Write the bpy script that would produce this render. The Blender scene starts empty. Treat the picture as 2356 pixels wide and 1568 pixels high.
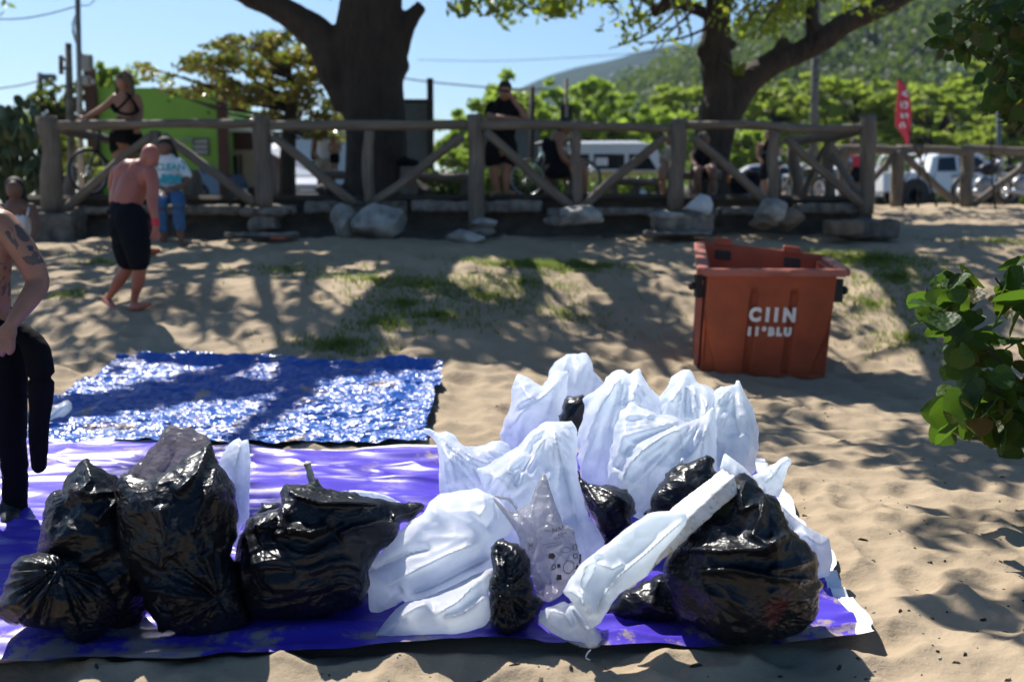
import bpy, math, random
import numpy as np
from mathutils import Vector, Matrix, Euler
from mathutils.geometry import delaunay_2d_cdt
random.seed(7); RNG = np.random.default_rng(7)
S = bpy.context.scene
COL = S.collection
# ------------------------------------------------------------------ camera
W, H, F = 2356.0, 1568.0, 2290.6          # working picture units
CAMZ, PITCH = 1.5, math.radians(7.56)
SP, CP = math.sin(PITCH), math.cos(PITCH)
cd = bpy.data.cameras.new('camera'); cam = bpy.data.objects.new('camera', cd); COL.objects.link(cam)
cam.location = (0, 0, CAMZ); cam.rotation_euler = (math.pi/2 - PITCH, 0, 0)
cd.sensor_width = 36; cd.lens = 35; cd.clip_start = .05; cd.clip_end = 5000
cd.dof.use_dof = True; cd.dof.focus_distance = 4.0; cd.dof.aperture_fstop = 1.75; cd.dof.aperture_blades = 0
S.camera = cam
# ------------------------------------------------------------------ sky, sun, exposure
SUN_EL, SUN_AZ = math.radians(52), math.radians(-31)      # azimuth from +Y towards +X
w = bpy.data.worlds.new('World'); S.world = w; w.use_nodes = True
nt = w.node_tree; sky = nt.nodes.new('ShaderNodeTexSky'); sky.sky_type = 'NISHITA'; sky.sun_disc = False
sky.sun_elevation = SUN_EL; sky.sun_rotation = SUN_AZ; sky.air_density = 1.0; sky.dust_density = .8; sky.ozone_density = 4.0
hsv = nt.nodes.new('ShaderNodeHueSaturation'); hsv.inputs['Saturation'].default_value = 1.22; nt.links.new(sky.outputs[0], hsv.inputs['Color']); nt.links.new(hsv.outputs[0], nt.nodes['Background'].inputs[0]); nt.nodes['Background'].inputs[1].default_value = .07
sd = bpy.data.lights.new('sun', 'SUN'); sd.energy = 5.0; sd.angle = math.radians(.5); sd.color = (1, .95, .88)
sun = bpy.data.objects.new('sun', sd); COL.objects.link(sun)
SUNDIR = Vector((math.sin(SUN_AZ)*math.cos(SUN_EL), math.cos(SUN_AZ)*math.cos(SUN_EL), math.sin(SUN_EL)))
sun.rotation_euler = (-SUNDIR).to_track_quat('-Z', 'Y').to_euler(); sun.location = SUNDIR*50
vs = S.view_settings; vs.view_transform = 'Standard'; vs.look = 'None'; vs.gamma = 1; vs.use_curve_mapping = False; vs.exposure = 0.88
S.cycles.max_bounces = 10; S.cycles.diffuse_bounces = 7; S.cycles.glossy_bounces = 4; S.cycles.transparent_max_bounces = 12; S.cycles.use_denoising = True
# ------------------------------------------------------------------ numeric helpers
def ray(px, py):
    u = (px-W/2)/F; v = (H/2-py)/F
    return np.stack(np.broadcast_arrays(u, v*SP+CP, v*CP-SP), -1) if np.ndim(px) else np.array((u, v*SP+CP, v*CP-SP))
def P(px, py, Y):
    d = ray(px, py); k = Y/d[1]
    return Vector((d[0]*k, Y, CAMZ+d[2]*k))
def K(Y): return Y/F        # metres per picture unit near depth Y (about)
def _h(ix, iy, iz, seed):
    h = (ix.astype(np.int64)*374761393 + iy.astype(np.int64)*668265263 + iz.astype(np.int64)*1274126177 + seed*974634777) & 0xFFFFFFFF
    h = ((h ^ (h >> 13))*1103515245) & 0xFFFFFFFF
    h = ((h ^ (h >> 16))*2654435761) & 0xFFFFFFFF
    return ((h ^ (h >> 15)) & 0xFFFFFF)/float(0xFFFFFF)
def vnoise(x, y, z=None, seed=0):
    x = np.asarray(x, float); y = np.asarray(y, float); z = np.zeros_like(x) if z is None else np.asarray(z, float)
    ix, iy, iz = np.floor(x), np.floor(y), np.floor(z); fx, fy, fz = x-ix, y-iy, z-iz
    s = lambda t: t*t*t*(t*(t*6-15)+10)
    ux, uy, uz = s(fx), s(fy), s(fz); r = 0
    for a in (0, 1):
        for b in (0, 1):
            for c in (0, 1):
                r = r + _h(ix+a, iy+b, iz+c, seed)*(ux if a else 1-ux)*(uy if b else 1-uy)*(uz if c else 1-uz)
    return r*2-1
def fbm(x, y, z=None, o=3, seed=0):
    r = 0; a = 1; t = 0; z = np.zeros_like(x) if z is None else z
    for i in range(o):
        r = r+a*vnoise(x*2**i, y*2**i, z*2**i, seed+i*17); t += a; a *= .5
    return r/t
def worley(x, y, z, seed=0):
    ix, iy, iz = np.floor(x), np.floor(y), np.floor(z); m = np.full(x.shape, 9.)
    for a in (-1, 0, 1):
        for b in (-1, 0, 1):
            for c in (-1, 0, 1):
                jx, jy, jz = ix+a, iy+b, iz+c
                d = (jx+_h(jx, jy, jz, seed)-x)**2+(jy+_h(jx, jy, jz, seed+1)-y)**2+(jz+_h(jx, jy, jz, seed+2)-z)**2
                m = np.minimum(m, d)
    return np.sqrt(m)
def sstep(a, b, x):
    t = np.clip((x-a)/(b-a), 0, 1); return t*t*(3-2*t)
# ------------------------------------------------------------------ object helpers
def top(o, label, cat, group=None, kind=None):
    o['label'] = label
    if cat: o['category'] = cat
    if group: o['group'] = group
    if kind: o['kind'] = kind
    return o
def struct(o, kind='structure', label=None):
    o['kind'] = kind
    if label: o['label'] = label
    return o
def empty(name, loc=(0, 0, 0)):
    o = bpy.data.objects.new(name, None); COL.objects.link(o); o.location = loc; o.empty_display_size = .1; return o
def link(name, me, parent=None, loc=None):
    o = bpy.data.objects.new(name, me); COL.objects.link(o)
    if loc is not None: o.location = loc
    if parent is not None: o.parent = parent
    return o
def meshobj(name, V, Fc, mat, parent=None, origin=None, smooth=True):
    """V in world coordinates; origin = where the object's own origin goes; children are stored relative to their parent's origin"""
    V = np.asarray(V, float).reshape(-1, 3)
    base = np.zeros(3)
    if parent is not None: base = np.array(wloc(parent))
    elif origin is not None: base = np.array(origin, float)
    me = bpy.data.meshes.new(name)
    me.from_pydata((V-base).tolist(), [], Fc if isinstance(Fc, list) else Fc.tolist())
    for m in (mat if isinstance(mat, (list, tuple)) else [mat]): me.materials.append(m)
    if smooth: me.polygons.foreach_set('use_smooth', np.ones(len(me.polygons), bool))
    me.update()
    return link(name, me, parent, None if parent is not None else tuple(base))
def wloc(o):
    v = Vector(o.location)
    while o.parent is not None:
        o = o.parent; v = v + Vector(o.location)
    return v
class MB:
    def __init__(s): s.v = []; s.f = []; s.n = 0
    def add(s, V, Fc):
        V = np.asarray(V, float).reshape(-1, 3); s.v.append(V); s.f += [[i+s.n for i in q] for q in Fc]; s.n += len(V); return s
    def box(s, c, d, rot=None, bev=0):
        c = np.array(c, float); d = np.array(d, float)/2
        if bev:
            V = []; 
            for ax in range(3):
                for sx in (-1, 1):
                    for sy in (-1, 1):
                        for sz in (-1, 1):
                            p = d*np.array((sx, sy, sz)); q = p.copy()
                            for k in range(3):
                                if k != ax: q[k] -= bev*(sx, sy, sz)[k]
                            V.append(q)
            bm = hull(V); V, Fc = bm
            V = np.array(V)
        else:
            V = np.array([(x, y, z) for x in (-1, 1) for y in (-1, 1) for z in (-1, 1)])*d
            Fc = [(0, 1, 3, 2), (4, 6, 7, 5), (0, 4, 5, 1), (2, 3, 7, 6), (0, 2, 6, 4), (1, 5, 7, 3)]
        if rot is not None: V = V @ np.array(rot.to_3x3() if hasattr(rot, 'to_3x3') else rot).T
        return s.add(V+c, Fc)
    def tube(s, pts, rad, seg=10, cap=True, wob=0, seed=0, smooth=0):
        pts = np.array([tuple(p) for p in pts], float); rad = np.array(rad if np.ndim(rad) else [rad]*len(pts), float)
        if smooth: pts, rad = catmull(pts, rad, smooth)
        n = len(pts); T = np.gradient(pts, axis=0); T /= np.linalg.norm(T, axis=1)[:, None]+1e-9
        up = np.array((0, 0, 1.)) if abs(T[0][2]) < .9 else np.array((0, 1., 0)); V = []
        for i in range(n):
            a = np.cross(T[i], up); a /= np.linalg.norm(a)+1e-9; b = np.cross(T[i], a); up = -b if False else up
            ang = np.arange(seg)*2*math.pi/seg
            r = rad[i]*(1+(wob*vnoise(np.cos(ang)*1.5+i*.35, np.sin(ang)*1.5, seed=seed) if wob else 0))
            V.append(pts[i]+np.outer(np.cos(ang)*r, a)+np.outer(np.sin(ang)*r, b))
        Fc = [(i*seg+j, i*seg+(j+1) % seg, (i+1)*seg+(j+1) % seg, (i+1)*seg+j) for i in range(n-1) for j in range(seg)]
        if cap: Fc += [tuple(range(seg))[::-1], tuple((n-1)*seg+j for j in range(seg))]
        return s.add(np.concatenate(V), Fc)
    def ell(s, c, r, rot=None, n=10, m=14):
        V = []
        for i in range(n+1):
            t = math.pi*i/n
            for j in range(m):
                a = 2*math.pi*j/m; V.append((math.sin(t)*math.cos(a)*r[0], math.sin(t)*math.sin(a)*r[1], math.cos(t)*r[2]))
        V = np.array(V)
        if rot is not None: V = V @ np.array(rot.to_3x3() if hasattr(rot, 'to_3x3') else rot).T
        return s.add(V+np.array(tuple(c)), [(i*m+j, i*m+(j+1) % m, (i+1)*m+(j+1) % m, (i+1)*m+j) for i in range(n) for j in range(m)])
    def build(s, name, mat, parent=None, origin=None, smooth=True):
        return meshobj(name, np.concatenate(s.v), s.f, mat, parent, origin, smooth)
def hull(V):
    import bmesh
    bm = bmesh.new(); [bm.verts.new(v) for v in V]; bmesh.ops.remove_doubles(bm, verts=bm.verts, dist=1e-6)
    r = bmesh.ops.convex_hull(bm, input=bm.verts); bm.verts.ensure_lookup_table()
    bmesh.ops.dissolve_limit(bm, angle_limit=.01, verts=bm.verts, edges=bm.edges)
    bm.verts.index_update(); out = [tuple(v.co) for v in bm.verts], [tuple(v.index for v in f.verts) for f in bm.faces]; bm.free(); return out
def catmull(pts, rad, k):
    n = len(pts); A = np.vstack([2*pts[0]-pts[1], pts, 2*pts[-1]-pts[-2]]); t = np.linspace(0, 1, k, endpoint=False); out = []; ro = []
    for i in range(n-1):
        p0, p1, p2, p3 = A[i:i+4]
        for s in t:
            out.append(.5*((2*p1)+(-p0+p2)*s+(2*p0-5*p1+4*p2-p3)*s*s+(-p0+3*p1-3*p2+p3)*s**3)); ro.append(rad[i]*(1-s)+rad[i+1]*s)
    out.append(pts[-1]); ro.append(rad[-1]); return np.array(out), np.array(ro)
def remeshed(mb, voxel, smooth=4, disp=None, proj=False):
    """fuse overlapping closed shapes into one continuous skin -> (V, F)"""
    me = bpy.data.meshes.new('tmp'); me.from_pydata(np.concatenate(mb.v).tolist(), [], mb.f); o = bpy.data.objects.new('tmp', me); COL.objects.link(o)
    m = o.modifiers.new('r', 'REMESH'); m.mode = 'VOXEL'; m.voxel_size = voxel
    if smooth: s = o.modifiers.new('s', 'SMOOTH'); s.factor = .5; s.iterations = smooth
    dg = bpy.context.evaluated_depsgraph_get(); e = o.evaluated_get(dg); m2 = e.to_mesh()
    V = np.empty(len(m2.vertices)*3); m2.vertices.foreach_get('co', V); N = np.empty(len(m2.vertices)*3); m2.vertices.foreach_get('normal', N)
    Fc = [tuple(p.vertices) for p in m2.polygons]; e.to_mesh_clear()
    bpy.data.objects.remove(o); bpy.data.meshes.remove(me)
    V = V.reshape(-1, 3); N = N.reshape(-1, 3)
    if disp is not None: V = V+N*disp(V)[:, None]
    return V, Fc
# ------------------------------------------------------------------ materials
class NT:
    def __init__(s, name):
        s.m = bpy.data.materials.new(name); s.m.use_nodes = True; s.t = s.m.node_tree; s.t.nodes.clear(); s.out = s.t.nodes.new('ShaderNodeOutputMaterial')
    def n(s, typ, ins=None, **kw):
        nd = s.t.nodes.new('ShaderNode'+typ)
        for k, v in kw.items(): setattr(nd, k, v)
        for k, v in (ins or {}).items():
            i = nd.inputs[k]
            if isinstance(v, bpy.types.NodeSocket): s.t.links.new(v, i)
            else: i.default_value = v
        return nd
    def pos(s, scale=(1, 1, 1)):
        c = s.n('TexCoord').outputs['Object']
        return s.n('Mapping', {0: c, 3: scale}).outputs[0] if scale != (1, 1, 1) else c
    def noise(s, vec, sc, det=4, rough=.55, dist=0): return s.n('TexNoise', {'Vector': vec, 'Scale': sc, 'Detail': det, 'Roughness': rough, 'Distortion': dist}).outputs[0]
    def ramp(s, fac, st):
        r = s.n('ValToRGB', {0: fac}); e = r.color_ramp.elements
        while len(e) < len(st): e.new(.5)
        for q, (p, c) in zip(e, st): q.position = p; q.color = c if len(c) == 4 else (*c, 1)
        return r.outputs[0]
    def mix(s, f, a, b, mode='MIX'): 
        n = s.n('Mix', data_type='RGBA', blend_type=mode)
        for i, v in ((0, f), (6, a), (7, b)):
            if isinstance(v, bpy.types.NodeSocket): s.t.links.new(v, n.inputs[i])
            else: n.inputs[i].default_value = v if i == 0 else (*v, 1)[:4]
        return n.outputs[2]
    def math(s, op, a, b=0, c=0): return s.n('Math', {0: a, 1: b, 2: c}, operation=op).outputs[0]
    def bump(s, h, st, d=1, nrm=None):
        i = {'Height': h, 'Strength': st, 'Distance': d}
        if nrm is not None: i['Normal'] = nrm
        return s.n('Bump', i).outputs[0]
    def pr(s, col, rough=.6, nrm=None, **kw):
        i = {'Base Color': (*col, 1) if isinstance(col, tuple) and len(col) == 3 else col, 'Roughness': rough}
        if nrm is not None: i['Normal'] = nrm
        i.update({k.replace('_', ' '): v for k, v in kw.items()}); return s.n('BsdfPrincipled', i).outputs[0]
    def fin(s, sh): s.t.links.new(sh, s.out.inputs[0]); return s.m
def m_simple(name, col, rough=.6, var=.25, sc=6, bump=0, bs=60, **kw):
    t = NT(name); p = t.pos(); n = t.noise(p, sc, 5)
    lo = tuple(c*(1-var) for c in col); hi = tuple(min(1, c*(1+var)) for c in col)
    c = t.ramp(n, [(.3, lo), (.7, hi)]); nrm = t.bump(t.noise(p, bs, 3), bump, .01) if bump else None
    return t.fin(t.pr(c, rough, nrm, **kw))
def m_leaf(name, cols, trans=.45, rough=.45):
    t = NT(name); g = t.n('NewGeometry'); r = g.outputs['Random Per Island']; oi = t.n('ObjectInfo').outputs['Random']
    r = t.math('FRACT', t.math('ADD', r, oi)); st = [(i/max(1, len(cols)-1), c) for i, c in enumerate(cols)]
    c = t.ramp(r, st); b = t.pr(c, rough); tr = t.n('BsdfTranslucent', {0: t.mix(1, c, (1.0, 1.0, .35), 'MULTIPLY')}).outputs[0]
    tr2 = t.n('BsdfTranslucent', {0: t.mix(.5, c, (.25, .4, .02))}).outputs[0]
    return t.fin(t.n('MixShader', {0: trans, 1: b, 2: tr2}).outputs[0])
def m_bark(name, a, b, sc=3, st=.8):
    t = NT(name); p = t.pos((1, 1, .25)); n = t.noise(p, sc*4, 8, .65, .4); v = t.n('TexVoronoi', {'Vector': t.n('Mapping', {0: t.n('TexCoord').outputs['Object'], 3: (1, 1, .3)}).outputs[0], 'Scale': sc*5}, feature='DISTANCE_TO_EDGE').outputs[0]
    n2 = t.noise(t.pos(), 1.3, 4)
    c = t.mix(t.ramp(n2, [(.45, (0, 0, 0)), (.7, (.6, .6, .6))]), t.ramp(n, [(.3, a), (.7, b)]), tuple(min(1, x*1.7) for x in b))
    return t.fin(t.pr(c, .9, t.bump(t.math('ADD', n, t.math('MULTIPLY', v, 1.5)), st, .04)))
M = {}
M['bark'] = m_bark('bark', (.010, .008, .006), (.042, .030, .022))
M['bark2'] = m_bark('bark_brown', (.014, .010, .008), (.060, .042, .030))
def m_wood(name, a, b):
    t = NT(name); v = t.n('Attribute', attribute_name='grain', attribute_type='GEOMETRY').outputs['Vector']
    n = t.noise(t.n('Mapping', {0: v, 3: (1, 1, .06)}).outputs[0], 30, 6, .6, .3); n2 = t.noise(t.n('Mapping', {0: v, 3: (1, 1, .5)}).outputs[0], 4, 5)
    c = t.mix(n2, t.ramp(n, [(.3, a), (.72, b)]), tuple(x*.62 for x in a))
    return t.fin(t.pr(c, .85, t.bump(n, .6, .012)))
M['wood'] = m_wood('weathered_wood', (.13, .105, .08), (.36, .305, .245))
M['wood_dark'] = m_wood('dark_wood', (.035, .028, .02), (.10, .08, .058))
def m_sand():
    t = NT('sand'); p = t.pos(); n = t.noise(p, 1.4, 6); f = t.noise(p, 260, 4, .7); g = t.noise(p, 26, 6, .65)
    c = t.ramp(n, [(.3, (.29, .23, .155)), (.68, (.40, .318, .218))])
    c = t.mix(t.math('MULTIPLY', f, .5), c, (.27, .205, .14))
    sp = t.n('TexVoronoi', {'Vector': p, 'Scale': 85}, feature='F1'); d = t.ramp(sp.outputs['Distance'], [(.10, (1, 1, 1)), (.16, (0, 0, 0))])
    keep = t.ramp(t.n('SeparateColor', {0: sp.outputs['Color']}).outputs[0], [(.90, (0, 0, 0)), (.93, (1, 1, 1))])
    c = t.mix(t.mix(1, d, keep, 'MULTIPLY'), c, (.07, .052, .035))
    pz = t.n('SeparateXYZ', {0: p}).outputs
    soil = t.math('MULTIPLY', t.ramp(pz[2], [(.85, (0, 0, 0)), (.98, (1, 1, 1))]), t.ramp(pz[1], [(0, (0, 0, 0)), (1, (1, 1, 1))]))
    nr = t.bump(f, .35, .004, t.bump(g, .5, .02))
    return t.fin(t.pr(c, .92, nr, Specular_IOR_Level=.15))
M['sand'] = m_sand()
M['soil'] = m_simple('shaded_soil', (.085, .066, .05), .95, .4, 5, .6, 30)
M['concrete'] = m_simple('old_concrete', (.17, .155, .135), .9, .65, 7, .6, 25)
M['concrete_dark'] = m_simple('stained_concrete', (.11, .105, .095), .9, .6, 6, .6, 25)
M['stone'] = m_simple('pale_stone', (.31, .30, .28), .9, .6, 4, .8, 16)
M['stone_brown'] = m_simple('brown_stone', (.17, .13, .095), .9, .4, 5, .8, 18)
M['skin_tan'] = m_simple('skin_tan', (.30, .145, .085), .5, .12, 8, .1, 90, Subsurface_Weight=.06, Subsurface_Radius=(.02, .01, .005))
M['skin_red'] = m_simple('skin_sunburnt', (.36, .12, .08), .48, .14, 7, .1, 90, Subsurface_Weight=.06, Subsurface_Radius=(.02, .01, .005))
M['skin_brown'] = m_simple('skin_brown', (.17, .08, .048), .5, .12, 8, .1, 90)
M['black_cloth'] = m_simple('black_cloth', (.004, .004, .005), .9, .3, 6, .3, 30, Specular_IOR_Level=.15)
M['navy_cloth'] = m_simple('navy_cloth', (.005, .006, .010), .9, .3, 6, .3, 30, Specular_IOR_Level=.15)
M['white_cloth'] = m_simple('white_cloth', (.78, .78, .8), .8, .05, 6, .3, 20)
M['jeans'] = m_simple('blue_denim', (.035, .11, .25), .8, .2, 10, .3, 60)
M['hair'] = m_simple('dark_hair', (.010, .008, .006), .75, .4, 20)
M['hair_brown'] = m_simple('brown_hair', (.08, .05, .03), .7, .4, 20)
M['metal'] = m_simple('grey_metal', (.30, .31, .32), .45, .15, 8, Metallic=.5)
M['black'] = m_simple('black_rubber', (.012, .012, .013), .55, .2, 8)
M['green_wall'] = m_simple('green_painted_wall', (.20, .43, .06), .75, .08, 1.5, .2, 30)
M['brown_paint'] = m_simple('dark_brown_wood', (.07, .026, .018), .7, .3, 5)
M['cream'] = m_simple('cream_paint', (.42, .36, .27), .8, .12, 4)
M['white_paint'] = m_simple('white_car_paint', (.72, .73, .74), .25, .03, 3, Coat_Weight=.6)
M['silver_paint'] = m_simple('silver_car_paint', (.55, .56, .58), .22, .03, 3, Coat_Weight=.8, Metallic=.4)
M['yellow_paint'] = m_simple('yellow_van_paint', (.60, .42, .05), .3, .05, 3, Coat_Weight=.5)
M['glass_dark'] = m_simple('tinted_glass', (.012, .016, .022), .06, .1, 2)
M['asphalt'] = m_simple('asphalt', (.085, .08, .072), .95, .3, 2, .5, 40)
M['bluegrey'] = m_simple('pale_blue_wall', (.38, .46, .53), .8, .08, 1)
M['slate'] = m_simple('slate_panel', (.085, .115, .14), .6, .15, 3)
M['red_flag'] = m_simple('red_fabric', (.62, .03, .05), .7, .05, 3)
M['white_print'] = m_simple('white_print', (.75, .74, .74), .7, .1, 20)
M['teal_print'] = m_simple('teal_print', (.03, .33, .42), .7, .3, 20)
M['orange'] = m_simple('orange_fabric', (.75, .17, .02), .6, .2, 9)
M['rim'] = m_simple('wheel_rim', (.5, .5, .52), .3, .1, 5, Metallic=.7)
# ------------------------------------------------------------------ text
def text_mesh(s, size, bold=0):
    c = bpy.data.curves.new('t', 'FONT'); c.body = s; c.size = size; c.offset = bold; c.align_x = 'CENTER'; c.align_y = 'CENTER'; c.resolution_u = 4
    o = bpy.data.objects.new('t', c); COL.objects.link(o); dg = bpy.context.evaluated_depsgraph_get()
    me = o.evaluated_get(dg).to_mesh(); V = np.array([tuple(v.co) for v in me.vertices]); Fc = [tuple(p.vertices) for p in me.polygons]
    o.evaluated_get(dg).to_mesh_clear(); bpy.data.objects.remove(o); return V, Fc
# ------------------------------------------------------------------ terrain
def hs(x, y):
    x = np.asarray(x, float); y = np.asarray(y, float)
    L = np.interp(y, [0, 5.4, 6.2, 8.3, 9.2, 10.5, 12, 13.5, 15], [0, .0, .05, .27, .56, .80, .97, 1.08, 1.10])
    R = np.interp(y, [0, 8.0, 9.0, 10, 11.3, 13, 14.2, 18, 20, 24], [0, 0, .05, .28, .74, 1.0, 1.10, 1.38, 1.52, 1.60])
    k = sstep(-1.2, 1.6, x); h = L*(1-k)+R*k
    return h
def soft_hs(x, y):
    return (hs(x, y)*2+hs(x, y-.35)+hs(x, y+.35)+hs(x, y-.7)*.5+hs(x, y+.7)*.5)/5
def G(px, py, lift=0):
    """ground point seen at a picture position"""
    d = ray(px, py); Y = 1.0
    for i in range(4000):
        p = d*(Y/d[1]); z = CAMZ+p[2]
        if z <= float(soft_hs(p[0], Y)): break
        Y += .01
    return Vector((p[0], Y, float(soft_hs(p[0], Y))+lift))
# ------------------------------------------------------------------ tarps' ground plans (needed by the sand)
def inpoly(x, y, poly):
    ins = np.zeros(np.shape(x), bool); n = len(poly)
    for i in range(n):
        x1, y1 = poly[i]; x2, y2 = poly[(i+1) % n]
        c = ((y1 > y) != (y2 > y)) & (x < (x2-x1)*(y-y1)/(y2-y1+1e-12)+x1); ins ^= c
    return ins
def edgedist(x, y, poly):
    m = np.full(np.shape(x), 1e9); n = len(poly)
    for i in range(n):
        a = np.array(poly[i][:2]); b = np.array(poly[(i+1) % n][:2]); e = b-a; t = np.clip(((x-a[0])*e[0]+(y-a[1])*e[1])/(e@e+1e-12), 0, 1)
        m = np.minimum(m, np.hypot(x-a[0]-t*e[0], y-a[1]-t*e[1]))
    return m
pf = [G(-260, 1560), G(2032, 1497)]; pb = [Vector((-4.6, 6.22, 0)), Vector((1.62, 5.75, 0))]
PUR = [(-3.1, 3.06), (pf[1].x, pf[1].y), (1.50, 5.9), (-4.4, 6.32)]
_b = [G(-60, 1026), G(972, 1036), G(1018, 862), G(268, 838)]; BLU = [(p.x, p.y) for p in _b]; print('BLU', BLU)
_p = [G(-200, 1016), G(1240, 1046)]; PUR = [PUR[0], PUR[1], (1.50, _p[1].y-.1), (-4.4, _p[0].y)]; print('PUR', PUR)
def sand_h(x, y):
    h = soft_hs(x, y)
    near = 1-sstep(7, 11, y)
    d1 = fbm(x*3.1, y*3.1+9, o=2, seed=3); d2 = fbm(x*8, y*8, o=3, seed=5); big = fbm(x*.9, y*.9, o=2, seed=8)
    rel = (-.046*np.abs(d1)**.8*1.4+.017*d2)*(.55+.45*near)+.05*big
    # footprints: oval dents with a raised rim
    wx = x*2.6+.35*vnoise(x*2, y*2, seed=31); wy = y*2.6; f = worley(wx, wy, np.zeros_like(wx)+.5, seed=40)
    rel += -.044*np.exp(-(f/.28)**2)+.017*np.exp(-((f-.42)/.12)**2)
    ins = np.zeros_like(x)
    for Q in (PUR, BLU):
        e = edgedist(x, y, Q); ins = np.maximum(ins, np.where(inpoly(x, y, Q), np.clip(e/.10, 0, 1), 0))
    k = sstep(0, 1, ins)
    rel = rel*(1-.9*k)-.022*k
    bank = sstep(9, 12, y)*(1-sstep(3.5, 6.5, x))
    rel += bank*.05*fbm(x*2.3, y*2.3, o=3, seed=21)
    return h+rel
# ------------------------------------------------------------------ sand
def make_sand():
    ts = np.linspace(-.95, .95, 640); ys = np.exp(np.linspace(math.log(1.9), math.log(24.5), 600))
    Yg, Tg = np.meshgrid(ys, ts, indexing='ij'); Xg = Tg*(Yg+1.0)
    Z = sand_h(Xg, Yg)
    n, m = Xg.shape; V = np.stack([Xg, Yg, Z], -1).reshape(-1, 3)
    i = np.arange(n-1)[:, None]*m+np.arange(m-1)[None]; Fc = np.stack([i, i+1, i+m+1, i+m], -1).reshape(-1, 4)
    me = bpy.data.meshes.new('sand'); me.vertices.add(len(V)); me.vertices.foreach_set('co', V.ravel()); me.loops.add(Fc.size); me.loops.foreach_set('vertex_index', Fc.ravel().astype(np.int32))
    me.polygons.add(len(Fc)); me.polygons.foreach_set('loop_start', np.arange(len(Fc))*4); me.polygons.foreach_set('loop_total', np.full(len(Fc), 4)); me.polygons.foreach_set('use_smooth', np.ones(len(Fc), bool))
    me.update(calc_edges=True); me.materials.append(M['sand'])
    struct(link('sand', me), label='trampled pale beach sand rising to a low bank')
make_sand()
# behind and beside: a coarse continuation, then the level ground beyond the bank
def grid(name, x0, x1, y0, y1, nx, ny, zf, mat, kind='structure'):
    X, Y = np.meshgrid(np.linspace(x0, x1, nx), np.linspace(y0, y1, ny)); Z = zf(X, Y)
    i = np.arange(ny-1)[:, None]*nx+np.arange(nx-1)[None]; Fc = np.stack([i, i+1, i+nx+1, i+nx], -1).reshape(-1, 4)
    o = meshobj(name, np.stack([X, Y, Z], -1).reshape(-1, 3), Fc, mat); struct(o, kind); return o
grid('beach', -60, 60, -40, 24.6, 90, 60, lambda x, y: soft_hs(x, np.clip(y, 0, 30))-.16, M['sand'])
DECKZ = 1.69
grid('ground', -900, 900, 24.0, 1600, 60, 60, lambda x, y: 1.62+0*x+.0*y, M['asphalt'])
# ------------------------------------------------------------------ wooden pieces
def log(name, a, b, r0, r1, mat, parent, seg=12, wob=.16, seed=0, n=9, square=False, bow=0):
    a, b = np.array(tuple(a)), np.array(tuple(b)); t = np.linspace(0, 1, n)[:, None]; pts = a+(b-a)*t
    L = np.linalg.norm(b-a); d = (b-a)/L; up = np.array((0, 0, 1.)) if abs(d[2]) < .9 else np.array((0, 1., 0)); s = np.cross(d, up); s /= np.linalg.norm(s); u = np.cross(s, d)
    off = np.stack([vnoise(t[:, 0]*3+seed, t[:, 0]*0+k*7, seed=seed) for k in (0, 1)], -1)*r0*.35
    pts = pts+s*off[:, :1]+u*(off[:, 1:]+bow*np.sin(t*math.pi))
    if square: seg = 4
    mb = MB(); mb.tube(pts, np.linspace(r0, r1, n), seg=seg, wob=0 if square else wob, seed=seed)
    # bevelled ends
    o = mb.build(name, mat, parent, smooth=not square)
    me = o.data; V = np.empty(len(me.vertices)*3); me.vertices.foreach_get('co', V); V = V.reshape(-1, 3)+np.array(wloc(parent)) if parent else V.reshape(-1, 3)
    g = np.stack([(V-a)@s, (V-a)@u, (V-a)@d], -1)+seed*3.7
    at = me.attributes.new('grain', 'FLOAT_VECTOR', 'POINT'); at.data.foreach_set('vector', g.ravel().astype(np.float32))
    return o
FY = 14.3
fence = empty('wooden_fence', P(1000, 470, FY)); top(fence, 'near log fence of thick round posts and crossed braces along the boardwalk edge', 'fence')
sd_ = 1
for (xt, yt, xb, yb, r) in [(111, 268, 121, 489, .142), (606, 265, 610, 478, .118), (1092, 263, 1093, 528, .118), (1557, 275, 1557, 480, .116), (1996, 265, 1998, 492, .105)]:
    log('post', P(xb, yb, FY), P(xt, yt, FY), r, r*.97, M['wood'], fence, seed=sd_); sd_ += 1
for (x0, y0, x1, y1) in [(136, 288, 590, 286), (627, 290, 1075, 290), (1112, 288, 1540, 292), (1577, 290, 1985, 296)]:
    log('rail', P(x0-8, y0, FY), P(x1+6, y1, FY), .064, .06, M['wood'], fence, seed=sd_, n=22, wob=.28); sd_ += 1
for (xt, yt, xb, yb, r) in [(360, 303, 362, 450, .085), (847, 300, 847, 468, .078), (1325, 298, 1328, 478, .07), (1781, 303, 1776, 470, .078)]:
    log('short_post', P(xb, yb, FY+.02), P(xt, yt, FY+.02), r, r, M['wood'], fence, seed=sd_); sd_ += 1
for (xt, yt, xb, yb) in [(345, 312, 152, 482), (378, 310, 583, 470), (632, 312, 818, 470), (1068, 314, 862, 468), (1116, 306, 1318, 482), (1530, 314, 1338, 474), (1594, 312, 1778, 480), (1808, 318, 1986, 476)]:
    log('brace', P(xb, yb, FY-.02), P(xt, yt, FY-.02), .068, .06, M['wood'], fence, seed=sd_, n=12); sd_ += 1
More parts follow.
